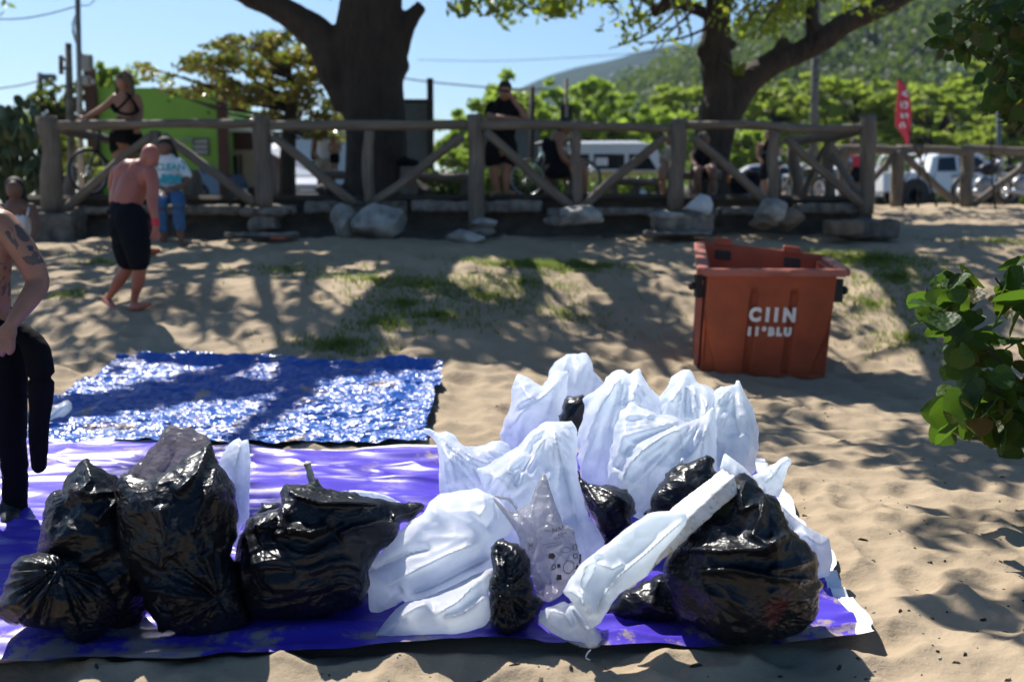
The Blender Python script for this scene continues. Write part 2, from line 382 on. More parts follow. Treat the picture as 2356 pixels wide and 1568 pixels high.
# fence that turns back from the last post, and the far fence to the right
f2 = empty('wooden_fence', P(1880, 450, 17)); top(f2, 'short log fence with sunlit rail running back behind the orange bin', 'fence')
log('post', P(1830, 470, 17.5), P(1830, 312, 17.5), .10, .1, M['wood'], f2, seed=50)
log('post', P(1908, 470, 16.6), P(1908, 325, 16.6), .085, .08, M['wood'], f2, seed=51)
log('rail', P(1822, 326, 17.6), P(1985, 303, 15.2), .075, .07, M['wood'], f2, seed=52, n=14)
log('brace', P(1985, 466, 15.6), P(1902, 332, 16.8), .055, .05, M['wood'], f2, seed=53)
log('brace', P(1845, 462, 17.3), P(1898, 338, 16.9), .055, .05, M['wood'], f2, seed=54)
f3 = empty('wooden_fence', P(2200, 470, 20)); top(f3, 'shaded log fence standing in front of the white pickup truck', 'fence')
FZ = 20.3
for i, (x, yt, yb, r) in enumerate([(1938, 338, 474, .09), (2067, 346, 476, .12), (2224, 335, 478, .13), (2395, 340, 480, .16), (2560, 340, 480, .16)]):
    log('post', P(x, yb, FZ), P(x, yt, FZ), r, r, M['wood'], f3, seed=60+i)
for i, (x0, x1) in enumerate([(1905, 2070), (2065, 2226), (2222, 2396), (2394, 2570)]):
    log('rail', P(x0, 343, FZ), P(x1, 348, FZ), .085, .085, M['wood'], f3, seed=66+i)
for i, (xt, yt, xb, yb) in enumerate([(2060, 352, 1965, 462), (2078, 356, 2200, 466), (2385, 356, 2240, 470), (2400, 356, 2540, 466)]):
    log('brace', P(xb, yb, FZ-.02), P(xt, yt, FZ-.02), .075, .07, M['wood'], f3, seed=72+i)
f4 = empty('wooden_fence', P(200, 450, 16)); top(f4, 'log rail running back behind the bicycle to the green wall', 'fence')
log('rail', P(136, 296, 14.7), P(345, 345, 19), .08, .09, M['wood'], f4, seed=80, n=14)
log('brace', P(150, 476, 14.8), P(172, 385, 15.4), .085, .08, M['wood'], f4, seed=81)
log('post', P(345, 455, 19), P(345, 330, 19), .1, .1, M['wood'], f4, seed=82)
# ------------------------------------------------------------------ boardwalk platform, its sill and the bank face
def rough_box(name, c, d, mat, parent=None, seed=0, amp=.03, voxel=.035, label=None, cat=None, sc=5, rot=None):
    mb = MB(); mb.box(c, d, rot)
    V, Fc = remeshed(mb, min(voxel, min(d)/3), 2, lambda V: amp*fbm(V[:, 0]*sc, V[:, 1]*sc, V[:, 2]*sc, o=3, seed=seed))
    o = meshobj(name, V, Fc, mat, parent, None if parent else (c[0], c[1], c[2]-d[2]/2))
    if label: top(o, label, cat)
    return o
xl, xr = P(60, 450, 14.6).x, P(2000, 450, 14.6).x
mb = MB(); mb.box(((xl+xr)/2, 19.6, DECKZ-.45), (xr-xl, 9.6, .9)); struct(mb.build('boardwalk_ground', M['soil'], smooth=False))
top(log('edge_beam', (xl, 14.62, DECKZ-.035), (xr, 14.62, DECKZ-.05), .06, .06, M['wood_dark'], None, square=True, seed=90, n=40), 'long dark timber edging the boardwalk above the concrete sill', 'beam')
mb = MB(); x = xl; i = 0
sill = empty('concrete_sill', (0, 14.6, 1.5)); top(sill, 'broken pale concrete sill running under the boardwalk edge', 'kerb')
while x < xr-.3:
    L = random.uniform(.8, 2.6); L = min(L, xr-x); dh = random.uniform(-.05, .03)
    rough_box('sill_block', (x+L/2, 14.55+random.uniform(-.03, .03), 1.505+dh), (L+random.uniform(-.12, .05), .30, .15+dh), M['concrete'], sill, seed=i, amp=.03, voxel=.03); x += L; i += 1
# undercut earth face, its shadow put into the dark soil colour
def bankface():
    n, m = 320, 30; X = np.linspace(xl-.2, xr+.1, n); T = np.linspace(0, 1, m); Xg, Tg = np.meshgrid(X, T)
    Y = 14.75-.95*(1-Tg)**1.6+.10*fbm(Xg*2, Tg*2, o=4, seed=77); Z = .85+.62*Tg+.03*fbm(Xg*5, Tg*6, o=3, seed=78)
    i = np.arange(m-1)[:, None]*n+np.arange(n-1)[None]; Fc = np.stack([i, i+1, i+n+1, i+n], -1).reshape(-1, 4)
    struct(meshobj('bank', np.stack([Xg, Y, Z], -1).reshape(-1, 3), Fc, M['soil']))
bankface()
def rock(label, x0, y0, x1, y1, Y, mat, seed, depth=.4, pts=None, cat='rock', name='rock'):
    a = P(x0, y1, Y); b = P(x1, y0, Y); c = (Vector(a)+Vector(b))/2; mb = MB()
    mb.ell(c, ((b.x-a.x)/2, depth/2, (b.z-a.z)/2), n=12, m=18)
    V, Fc = remeshed(mb, .028, 1)
    V = np.array(V); cc = np.array(c); q = V-cc
    # facet it: push onto random cutting planes
    rg = np.random.default_rng(seed)
    s = np.array(((b.x-a.x)/2, depth/2, (b.z-a.z)/2)); u = q/s
    for k in range(16):
        nn = rg.normal(size=3); nn /= np.linalg.norm(nn); dd = rg.uniform(.62, .9); e = u@nn-dd; u = u-np.where(e > 0, e, 0)[:, None]*nn
    V = cc+u*s*1.15+(.02*fbm(V[:, 0]*9, V[:, 1]*9, V[:, 2]*9, o=3, seed=seed))[:, None]
    o = meshobj(name, V, Fc, mat, None, (c.x, c.y, a.z)); top(o, label, cat, 'stones and footings under the fence'); return o
rough_box('concrete_block', tuple(P(116, 540, 14.15)), (.86, .55, .62), M['concrete_dark'], seed=3, amp=.03, label='big stained concrete block under the leftmost fence post', cat='block')
rough_box('concrete_block', tuple(P(612, 487, 14.2)), (.66, .5, .09), M['concrete'], seed=4, amp=.04, label='crumbling concrete cap under the second fence post', cat='block')
rough_box('concrete_block', tuple(P(610, 512, 14.2)), (.38, .4, .22), M['concrete'], seed=5, amp=.06, label='narrow concrete stub below the cap of the second post', cat='block')
rough_box('paving_slab', tuple(P(605, 540, 13.6)), (.95, .35, .05), M['concrete'], seed=6, amp=.03, label='thin broken slab lying on sand under the second post', cat='slab')
rough_box('brick', tuple(P(640, 547, 13.35)), (.22, .1, .06), m_simple('brick_red', (.30, .10, .06), .9), seed=7, amp=.01, voxel=.015, label='single red brick lying by the thin broken slab', cat='brick')
rock('large pale boulder holding the foot of the fence braces', 805, 466, 932, 556, 13.9, M['stone'], 11, .7)
rock('darker boulder leaning on the left of the large pale one', 764, 470, 822, 545, 14.0, M['stone'], 12, .5)
rock('flat whitish stone lying on sand in front of middle post', 1028, 530, 1112, 562, 13.3, M['stone'], 13, .4)
rock('small flat stone against the foot of the middle post', 1088, 500, 1146, 524, 14.0, M['stone'], 14, .4)
rock('thin grey stone behind the flat whitish one', 1080, 522, 1140, 540, 13.7, M['concrete'], 15, .3)
rock('pointed pale rock under the fourth short post', 1283, 470, 1392, 520, 13.9, M['stone'], 16, .5)
rock('low brown rock left of the pointed pale one', 1252, 496, 1330, 524, 13.8, M['concrete'], 17, .5)
rock('sunlit ridge of rock under the fourth thick post', 1496, 484, 1580, 506, 13.9, M['stone'], 18, .4)
rough_box('concrete_block', tuple(P(1570, 512, 14.0)), (.82, .45, .24), M['concrete'], seed=8, amp=.05, label='cracked concrete footing under the fourth thick post', cat='block')
rough_box('paving_slab', tuple(P(1558, 536, 13.7)), (.9, .4, .05), M['concrete'], seed=9, amp=.03, label='grey slab sticking out below the fourth post footing', cat='slab')
rock('grey rock with a sunlit face behind the orange bin', 1738, 458, 1812, 512, 13.9, M['stone'], 19, .5)
rock('dark brown rock right of the sunlit grey one', 1770, 480, 1848, 530, 14.0, M['stone_brown'], 20, .6)
rock('brown rock left of the sunlit grey one', 1722, 492, 1790, 530, 13.9, M['stone_brown'], 21, .5)
rough_box('concrete_block', tuple(P(1998, 526, 14.0)), (.72, .5, .26), M['concrete_dark'], seed=10, amp=.04, label='dark concrete footing under the rightmost thick post', cat='block')
rough_box('stone_block', tuple(P(1940, 525, 13.7)), (.46, .4, .2), M['stone_brown'], seed=12, amp=.04, label='squared brown stone left of the rightmost footing', cat='block')
# ------------------------------------------------------------------ hills
def m_forest(name, cols, sc):
    t = NT(name); p = t.pos(); n = t.noise(p, sc, 6, .6); v = t.n('TexVoronoi', {'Vector': p, 'Scale': sc*2.2}, feature='F1')
    c = t.ramp(n, [(.3, cols[0]), (.5, cols[1]), (.72, cols[2])])
    return t.fin(t.pr(c, 1, t.bump(v.outputs[0], 1, 1.2), Specular_IOR_Level=0.))
def leafcloud(C, R, n, size, seed, flat=1.0, shell=.0):
    """n small folded leaves through ellipsoids C (k,3), R (k,3) -> V, F"""
    g = np.random.default_rng(seed); C = np.asarray(C, float); R = np.asarray(R, float)
    vol = R.prod(1)**(2/3); k = g.choice(len(C), n, p=vol/vol.sum()); d = g.normal(size=(n, 3)); d /= np.linalg.norm(d, axis=1)[:, None]
    r = g.uniform(shell, 1, n)**(1/2.2); pos = C[k]+d*R[k]*r[:, None]
    a = g.normal(size=(n, 3)); a[:, 2] *= flat; a /= np.linalg.norm(a, axis=1)[:, None]; b = np.cross(a, g.normal(size=(n, 3))); b /= np.linalg.norm(b, axis=1)[:, None]
    s = (size*g.uniform(.6, 1.3, n))[:, None]; c = np.cross(a, b)
    p0 = pos-a*s; p2 = pos+a*s; p1 = pos+b*s*.55+c*s*.15; p3 = pos-b*s*.55+c*s*.15
    V = np.stack([p0, p1, p2, p3], 1).reshape(-1, 3); Fc = np.arange(4*n).reshape(-1, 4); return V, Fc
def leafobj(name, C, R, n, size, seed, mat, parent=None, origin=None, flat=1.0, shell=0.):
    V, Fc = leafcloud(C, R, n, size, seed, flat, shell); return meshobj(name, V, Fc, mat, parent, origin, smooth=False)
def hill(name, prof, Y0, Y1, mat, seed, rough, label, base=480):
    """ridge seen as prof (picture points) at depth Y1, falling to the plain at Y0"""
    px = np.array([p[0] for p in prof], float); py = np.array([p[1] for p in prof], float)
    n, m = 160, 60; u = np.linspace(px[0], px[-1], n); top_y = np.interp(u, px, py)
    top3 = np.array([tuple(P(a, b, Y1)) for a, b in zip(u, top_y)]); V = []
    for j in range(m):
        t = j/(m-1); tt = sstep(0, 1, np.array(min(t*1.0, 1)))**.8
        y = Y0+(Y1-Y0)*t; x = top3[:, 0]*(.72+.28*t); z = 1.5+(top3[:, 2]-1.5)*tt+rough*fbm(x*.02*40/rough/10, y*.02*40/rough/10*np.ones(n), o=4, seed=seed)*min(1, t*4)*(1-t*.6)
        V.append(np.stack([x, np.full(n, y), z], -1))
    for j in range(1, 14):
        t = j/13; V.append(np.stack([top3[:, 0]*(1+.3*t), np.full(n, Y1+(Y1-Y0)*t), 1.5+(top3[:, 2]-1.5)*(1-t*t)], -1))
    V = np.concatenate(V); mm = m+13; i = np.arange(mm-1)[:, None]*n+np.arange(n-1)[None]; Fc = np.stack([i, i+1, i+n+1, i+n], -1).reshape(-1, 4)
    o = meshobj(name, V, Fc, mat); struct(o, label=label); return V
VF = hill('hills', [(1060, 300), (1180, 215), (1265, 176), (1330, 156), (1430, 136), (1500, 118), (1560, 106), (1640, 118), (1800, 150), (2100, 190), (2500, 200)], 700, 1150, m_forest('far_forest', [(.012, .02, .012), (.02, .03, .016), (.032, .04, .02)], .02), 4, 14, 'distant wooded hills fading blue behind the trees')
VN = hill('hill', [(1150, 450), (1250, 380), (1350, 290), (1460, 215), (1560, 168), (1620, 140), (1700, 100), (1800, 66), (1900, 36), (2060, 6), (2200, -30), (2400, -60), (2700, -60), (3100, 40)], 90, 260, m_forest('near_forest', [(.015, .025, .008), (.028, .042, .012), (.05, .06, .018)], .12), 6, 5, 'wooded hillside rising to the right behind the car park')
# forest that clothes the near hillside
g = np.random.default_rng(5); nv = len(VN); sel = g.choice(160*58, 2600); sel = sel[VN[sel, 1] < 262]
C = VN[sel]+g.normal(size=(len(sel), 3))*np.array((1.5, 1.5, .6)); R = np.stack([g.uniform(2.0, 6.0, len(sel))]*3, -1)*np.array((1, 1, .75))
M['forest_leaf'] = m_leaf('forest_leaves', [(.025, .05, .012), (.045, .075, .015), (.03, .055, .022), (.10, .115, .03), (.06, .075, .02), (.03, .045, .015)], .3, .6)
o = leafobj('forest', C, R, 220000, .62, 9, M['forest_leaf'], shell=.55); struct(o, 'stuff', 'scrubby green woodland covering the near hillside')

# air between here and the far hills
hz = MB(); hz.box((0, 690, 139), (2600, 1500, 280)); hzo = hz.build('haze', None, smooth=False); hzo.data.materials.clear()
hm = bpy.data.materials.new('haze'); hm.use_nodes = True; hm.node_tree.nodes.clear(); ho = hm.node_tree.nodes.new('ShaderNodeOutputMaterial'); hv = hm.node_tree.nodes.new('ShaderNodeVolumePrincipled')
hv.inputs['Color'].default_value = (.55, .76, 1, 1); hv.inputs['Density'].default_value = .0002; hv.inputs['Anisotropy'].default_value = .3; hm.node_tree.links.new(hv.outputs[0], ho.inputs['Volume']); hzo.data.materials.append(hm); struct(hzo, 'stuff', 'thin bluish air')
# ------------------------------------------------------------------ the two big old trees
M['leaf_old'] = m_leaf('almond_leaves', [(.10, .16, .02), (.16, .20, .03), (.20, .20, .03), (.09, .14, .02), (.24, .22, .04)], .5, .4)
M['leaf_red'] = m_leaf('reddening_leaves', [(.10, .14, .03), (.18, .20, .04), (.45, .14, .07), (.14, .17, .03), (.32, .17, .06), (.08, .10, .03), (.50, .24, .14), (.20, .24, .05)], .5, .2)
M['leaf_lime'] = m_leaf('lime_leaves', [(.24, .34, .05), (.32, .41, .06), (.38, .46, .09), (.18, .26, .04)], .6, .5)
M['leaf_olive'] = m_leaf('olive_leaves', [(.26, .34, .05), (.36, .42, .07), (.44, .44, .10), (.16, .23, .04)], .6, .5)
M['leaf_dark'] = m_leaf('dark_leaves', [(.018, .035, .008), (.03, .05, .012), (.06, .06, .015), (.09, .05, .015)], .3, .4)
def trunk(parent, tubes, Y, mat, voxel=.035, amp=.035, seed=0, sc=3.0):
    mb = MB()
    for pts, rr in tubes:
        q = [P(p[0], p[1], Y+(p[2] if len(p) > 2 else 0)) for p in pts]; r = [a*K(Y) for a in rr]
        mb.tube(q, r, seg=14, smooth=4)
    V, Fc = remeshed(mb, voxel, 3, lambda V: amp*fbm(V[:, 0]*sc, V[:, 1]*sc, V[:, 2]*sc*.6, o=4, seed=seed)+amp*.35*np.abs(fbm(V[:, 0]*12, V[:, 1]*12, V[:, 2]*2.2, o=2, seed=seed+3)))
    return meshobj('trunk', V, Fc, mat, parent)
def canopy_shade(parent, cells, z0, n_leaf, size, mat, seed, root, spread=1.0):
    """limbs and leaf clusters of the crown overhead: cells = list of (x, y, z, r)"""
    g = np.random.default_rng(seed); mb = MB(); C = []; R = []
    for (x, y, z, r) in cells:
        a = np.array(root); b = np.array((x, y, z)); mid = (a+b)/2+np.array((0, 0, .6))+g.normal(size=3)*.35
        d1 = a+(mid-a)*.5+g.normal(size=3)*.2; d2 = mid+(b-mid)*.5+g.normal(size=3)*.25
        mb.tube([a, d1, mid, d2, b], [.16, .14, .11, .08, .03], seg=7, smooth=3)
        for k in range(5):
            e = b+g.normal(size=3)*np.array((r, r, r*.35))*.8; mb.tube([d2, (d2+e)/2+g.normal(size=3)*.15, e], [.035, .022, .008], seg=5, smooth=3)
            C.append(e); R.append((r*.34, r*.34, r*.5))
        C.append(b); R.append((r*.42, r*.42, r*.5))
    mb.build('limb', M['bark'], parent)
    leafobj('crown', C, R, n_leaf, size, seed, mat, parent)
T1 = empty('old_tree', P(860, 450, 16.4)); top(T1, 'massive dark forked tree trunk with broken limb stub behind the fence', 'tree')
trunk(T1, [([(862, 470), (862, 400), (864, 300), (855, 200), (848, 110), (852, 30), (856, -60), (860, -200), (845, -330)], [78, 70, 69, 72, 82, 72, 68, 62, 50]),
           ([(800, 250), (780, 170), (748, 100), (690, 50), (630, 14), (560, -22), (470, -80), (360, -160)], [30, 48, 42, 33, 28, 27, 24, 18]),
           ([(890, 150), (925, 75), (950, 35), (972, 12)], [40, 26, 19, 14]), ([(915, 180), (920, 150), (918, 120)], [12, 22, 12]),
           ([(820, -40), (770, -30), (735, -20), (725, -60)], [20, 16, 13, 8]),
           ([(800, 440), (780, 470)], [45, 70]), ([(920, 440), (950, 475)], [45, 60])], 16.4, M['bark'], seed=1)
root1 = P(855, -190, 16.4)
def shade_cells(gx0, gx1, gy0, gy1, nx, ny, h0, h1, seed, jit=.5, keep=1.0, r=1.0):
    g = np.random.default_rng(seed); out = []
    for i in range(nx):
        for j in range(ny):
            if g.random() > keep: continue
            gx = gx0+(gx1-gx0)*(i+.5)/nx+g.normal()*jit; gy = gy0+(gy1-gy0)*(j+.5)/ny+g.normal()*jit; h = g.uniform(h0, h1)
            k = (h-.5)/math.tan(SUN_EL); out.append((gx+math.sin(SUN_AZ)*k, gy+math.cos(SUN_AZ)*k, h, r*g.uniform(.7, 1.2)))
    return out
canopy_shade(T1, shade_cells(-5.5, 1.6, 9.4, 13.6, 6, 4, 6.2, 8.0, 3, keep=.42, r=.8)+shade_cells(-9, 5, 13.6, 19, 8, 4, 6.2, 8.5, 4)+shade_cells(-8.5, -4, 8.8, 13, 3, 3, 6.4, 8.2, 5), 0, 10000, .11, M['leaf_old'], 21, root1)
def shadow_limbs(parent, root, L, mat, seed):
    g = np.random.default_rng(seed); mb = MB(); off = Vector((math.sin(SUN_AZ), math.cos(SUN_AZ), math.tan(SUN_EL)))/math.tan(SUN_EL); C = []; R = []
    for (ax_, ay, ha, bx, by, hb, r) in L:
        A, B = G(ax_, ay), G(bx, by); pa = A+off*ha; pb_ = B+off*hb; md = (pa+pb_)/2+Vector((g.normal()*.12, g.normal()*.12, 0)); r0 = Vector(root)
        mb.tube([r0, (r0+pa)/2+Vector((0, 0, -.3)), pa, md, pb_], [r*1.5, r*1.3, r, r*.8, r*.45], seg=9, smooth=5, wob=.2, seed=seed)
        for k in range(3):
            q = pa+(pb_-pa)*g.uniform(.25, 1); e = q+Vector((g.normal()*.7, g.normal()*.7, g.uniform(.2, 1.0))); mb.tube([q, (q+e)/2+Vector((g.normal()*.1, 0, 0)), e], [r*.35, r*.25, .01], seg=5, smooth=3); C.append(tuple(e)); R.append((.35, .35, .45))
    mb.build('limb', M['bark'], parent); leafobj('crown', C, R, len(C)*75, .10, seed, mat, parent)
shadow_limbs(T1, root1, [(930, 600, 6, 1250, 860, 9.5, .17), (1010, 640, 6.5, 1150, 830, 9, .09), (1400, 600, 6.5, 1540, 870, 9.5, .15), (620, 570, 6, 650, 800, 8.5, .12), (760, 600, 6, 700, 780, 8, .10), (730, 850, 8, 560, 1010, 9.5, .15), (1180, 590, 6, 1420, 790, 8.5, .08), (420, 600, 6, 380, 720, 8, .09), (520, 590, 6, 470, 790, 8, .08)], M['leaf_old'], 71)
T2 = empty('old_tree', P(1655, 440, 18)); top(T2, 'dark gnarled tree with long limb reaching right beside the grey pole', 'tree')
trunk(T2, [([(1634, 470), (1636, 400), (1640, 330), (1652, 262), (1655, 200), (1646, 130), (1650, 60), (1655, 0), (1662, -100), (1650, -220)], [52, 44, 42, 46, 38, 33, 29, 28, 26, 20]),
           ([(1670, 260), (1716, 195), (1772, 148), (1835, 122), (1890, 92), (1950, 52), (2030, 12), (2140, -40), (2280, -90)], [38, 33, 28, 25, 27, 24, 23, 20, 15]),
           ([(1880, 95), (1868, 50), (1868, 5), (1860, -60)], [22, 16, 13, 10]), ([(1905, 105), (1908, 112)], [24, 20]),
           ([(1800, 110), (1806, 88)], [16, 8]), ([(1622, 120), (1606, 116)], [14, 11]), ([(1680, 104), (1690, 96)], [14, 8]),
           ([(1640, 40), (1560, 5), (1515, 22), (1500, 34)], [10, 13, 14, 9]), ([(1560, 5), (1490, -30), (1400, -40)], [12, 9, 6]), ([(1515, 22), (1480, 0), (1440, -20)], [9, 6, 4])], 18, M['bark2'], voxel=.03, seed=5)
C = []; R = []; tw = MB()
g = np.random.default_rng(44)
for (x0, x1, y0, y1, n) in [(1040, 1120, -15, 22, 10), (1110, 1330, -30, 30, 30), (1330, 1600, -40, 8, 26), (1380, 1600, 20, 110, 16), (1660, 1850, -30, 75, 44), (1850, 2040, -40, 30, 14)]:
    for k in range(n):
        x, y = g.uniform(x0, x1), g.uniform(y0, y1); dy = g.uniform(-2.4, .6); c = P(x, y, 18+dy); C.append(tuple(c)); R.append((.3, .3, .16))
        if k % 2 == 0: tw.tube([P(x+g.uniform(-60, 90), -60, 18+dy*.5), P(x+20, y-25, 18+dy), P(x, y, 18+dy)], [.03, .018, .006], seg=5, smooth=3)
for q in [[(1600, -20), (1520, 60), (1440, 100), (1400, 112)], [(1640, 60), (1560, 90), (1470, 100)], [(1600, 20), (1540, 75), (1500, 115)], [(1640, 40), (1620, 65), (1590, 80)]]:
    tw.tube([P(a, b, 17.5) for a, b in q], [.03, .02, .012, .006][:len(q)], seg=5, smooth=4)
tw.build('twigs', M['bark2'], T2)
M['leaf_sunlit'] = m_leaf('sunlit_yellow_leaves', [(.30, .36, .03), (.42, .44, .05), (.22, .30, .03), (.48, .44, .07)], .65, .4)  # leaves of the same tree, with sunlight put into their yellower colour
leafobj('crown', C, R, 1600, .07, 45, M['leaf_sunlit'], T2)
root2 = P(1660, -110, 18)
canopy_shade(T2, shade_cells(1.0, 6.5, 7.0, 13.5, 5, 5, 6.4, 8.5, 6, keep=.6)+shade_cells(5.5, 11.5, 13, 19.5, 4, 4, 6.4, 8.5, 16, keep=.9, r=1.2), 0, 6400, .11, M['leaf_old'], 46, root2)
T3 = empty('shade_tree', (-9.5, 13.5, .9)); top(T3, 'tree whose crown overhangs the tarps from beyond the left edge', 'tree')
# overhanging crown that dapples the front sand
g = np.random.default_rng(12)
mbt = MB(); mbt.tube([(-9.5, 13.5, .6), (-9.2, 13.2, 3.5), (-8.2, 12.5, 6.0), (-6.5, 11.5, 7.6)], [.38, .3, .26, .2], seg=12, smooth=4); mbt.build('trunk', M['bark'], T3)
canopy_shade(T3, shade_cells(-5.2, -4.2, 6.8, 9.2, 1, 2, 6.6, 8.0, 14, jit=.2)+shade_cells(-2.4, 1.0, 9.2, 9.9, 3, 1, 7, 8, 15, keep=1, r=.6), 0, 900, .10, M['leaf_old'], 47, (-6.5, 11.5, 7.6))
T4 = empty('shade_tree', (9.5, 9.0, .5)); top(T4, 'tree whose crown overhangs the sand from beyond the right edge', 'tree')
mbt = MB(); mbt.tube([(9.5, 9.0, .2), (9.2, 9, 3.2), (8.4, 8.8, 5.4), (7.2, 8.5, 6.6)], [.34, .27, .22, .16], seg=12, smooth=4); mbt.build('trunk', M['bark'], T4)
canopy_shade(T4, shade_cells(2.3, 4.8, 3.6, 7.2, 4, 3, 5.4, 6.8, 17, keep=.95, r=.8)+shade_cells(3.2, 5, 6.8, 8.5, 2, 2, 6, 7, 19), 0, 6000, .10, M['leaf_old'], 48, (7.2, 8.5, 6.6))
# ------------------------------------------------------------------ other trees
def simple_tree(label, cx, cy, rx, ry, Y, mat, seed, n=5000, size=.16, clumps=26, name='tree', bark='bark2', trunkpx=None, flat=False, group=None, layered=False):
    base = Vector((P(cx, cy, Y).x, Y, 1.6 if Y > 20 else 1.6)); o = empty(name, base); top(o, label, 'tree', group)
    g = np.random.default_rng(seed); C = []; R = []; mb = MB(); c0 = np.array(tuple(P(cx, cy, Y))); k = K(Y)
    mb.tube([base, base+Vector((g.normal()*.2, 0, (c0[2]-1.6)*.5)), c0], [rx*k*.07+.08, rx*k*.05+.06, rx*k*.03+.03], seg=8, smooth=4)
    for i in range(clumps):
        a = g.uniform(0, 2*math.pi); rr = math.sqrt(g.random()); zz = g.uniform(-1, 1)
        e = c0+np.array((math.cos(a)*rr*rx*k, math.sin(a)*rr*rx*k*.7, zz*ry*k*math.sqrt(max(.05, 1-rr*rr*.8))))
        C.append(e); s = rx*k*g.uniform(.16, .30); R.append((s, s, s*(.28 if layered else .6))); mid = (c0+e)/2+np.array((0, 0, -.1)); mb.tube([c0-np.array((0, 0, ry*k*.5)), mid, e], [rx*k*.03+.02, rx*k*.018+.015, .01], seg=5, smooth=3)
    C2, R2 = [], []
    for q, r in zip(C, R):
        for k_ in range(3): C2.append(np.array(q)+g.normal(size=3)*np.array(r)*.9); R2.append(np.array(r)*g.uniform(.4, .8))
    mb.build('trunk', M[bark], o); leafobj('crown', C2, R2, n, size, seed, mat, o); return o
# sea almond with reddening leaves on tiers
TA = empty('almond_tree', P(640, 450, 22)); top(TA, 'spreading tree with reddish leaves between the green wall and the big trunk', 'tree')
g = np.random.default_rng(61); mb = MB(); C = []; R = []
Ya = 21.5; sub = []; mb.tube([P(660, 460, Ya), P(662, 360, Ya), P(668, 270, Ya), P(680, 200, Ya)], [.2, .17, .14, .1], seg=10, smooth=4)
for (x, y) in [(330, 152), (350, 200), (375, 165), (400, 215), (420, 175), (440, 205), (455, 150), (470, 185), (490, 120), (505, 165), (500, 100), (540, 110), (545, 150), (560, 190), (580, 95), (590, 130), (600, 165), (610, 215), (620, 90), (640, 120), (650, 175), (660, 100), (670, 145), (690, 85), (700, 120), (705, 170), (720, 210), (735, 140), (740, 180), (755, 230), (770, 260), (700, 250), (640, 250), (590, 255), (680, 285), (730, 290), (760, 300), (600, 290), (655, 320), (700, 310), (745, 75), (700, 70)]:
    dy = g.uniform(-1.6, 1.6); e = P(x, y, Ya+dy); C.append(tuple(e)); s = g.uniform(.28, .46); R.append((s, s, s*.42)); a = P(668, min(300, y+70), Ya)
    mb.tube([a, (a+e)/2+Vector((0, 0, -.12)), e], [.05, .03, .01], seg=5, smooth=3)
C, R = [], []
while len(C) < 210:
    x, y = g.uniform(318, 792), g.uniform(70, 335); t0 = np.interp(x, [320, 420, 490, 600, 700, 790], [150, 152, 92, 80, 72, 190]); t1 = np.interp(x, [320, 500, 560, 790], [205, 212, 275, 335])
    if not t0 < y < t1 or (vnoise(np.array([x/40.]), np.array([y/22.]), seed=5)[0] < -.55): continue
    C.append(tuple(P(x, y, Ya+g.uniform(-1.6, 1.6)))); s = g.uniform(.16, .32); R.append((s, s, s*.45))
mb.build('trunk', M['bark'], TA); leafobj('crown', C, R, 9500, .062, 62, M['leaf_red'], TA, flat=.6)
gt = 'bright trees beyond the boardwalk'
for i, (lb, cx, cy, rx, ry, Y, m, lay) in enumerate([
    ('rounded lime green tree behind the leaning man in black', 1190, 290, 110, 95, 42, 'leaf_lime', 0),
    ('lime green tree with airy crown right of the leaning man', 1350, 300, 120, 105, 44, 'leaf_lime', 0),
    ('low lime green tree directly above the yellow van', 1480, 310, 110, 75, 46, 'leaf_lime', 0),
    ('olive green tree left of the gnarled trunk', 1590, 270, 90, 85, 50, 'leaf_olive', 1),
    ('yellowish flat topped tree right of the gnarled trunk', 1790, 250, 110, 75, 52, 'leaf_olive', 1),
    ('low olive tree between the gnarled trunk and the grey pole', 1740, 340, 90, 60, 46, 'leaf_lime', 1),
    ('olive tree standing behind the red flag', 1980, 255, 120, 80, 50, 'leaf_olive', 1),
    ('leafy tree above the white pickup truck', 2150, 290, 110, 80, 48, 'leaf_olive', 1),
    ('tiered green tree on the right above the far fence', 2270, 230, 120, 70, 55, 'leaf_olive', 1),
    ('lower green tree right of the pickup truck', 2320, 310, 90, 55, 44, 'leaf_olive', 1),
    ('dull green tree low behind the white motor bike', 1900, 350, 80, 45, 48, 'leaf_olive', 1),
    ('small lime tree at the left end of the bright trees', 1090, 330, 70, 55, 44, 'leaf_lime', 0)]):
    simple_tree(lb, cx, cy, rx, ry, Y, M[m], 100+i, n=4600, size=.19, clumps=38, group=gt, layered=bool(lay))
simple_tree('wispy dark green tree behind the electric boxes', 130, 250, 70, 60, 26, M['leaf_dark'], 130, n=2200, size=.08, clumps=40)
simple_tree('bright green tree peeping over the green wall', 245, 195, 55, 38, 30, M['leaf_lime'], 131, n=2400, size=.12)
simple_tree('sunlit yellow green shrub behind the bicycle', 185, 370, 45, 50, 22, M['leaf_olive'], 132, n=2600, size=.08)
simple_tree('pale green bush at the far left above the cactus', 30, 300, 70, 40, 24, M['leaf_olive'], 133, n=2000, size=.08)
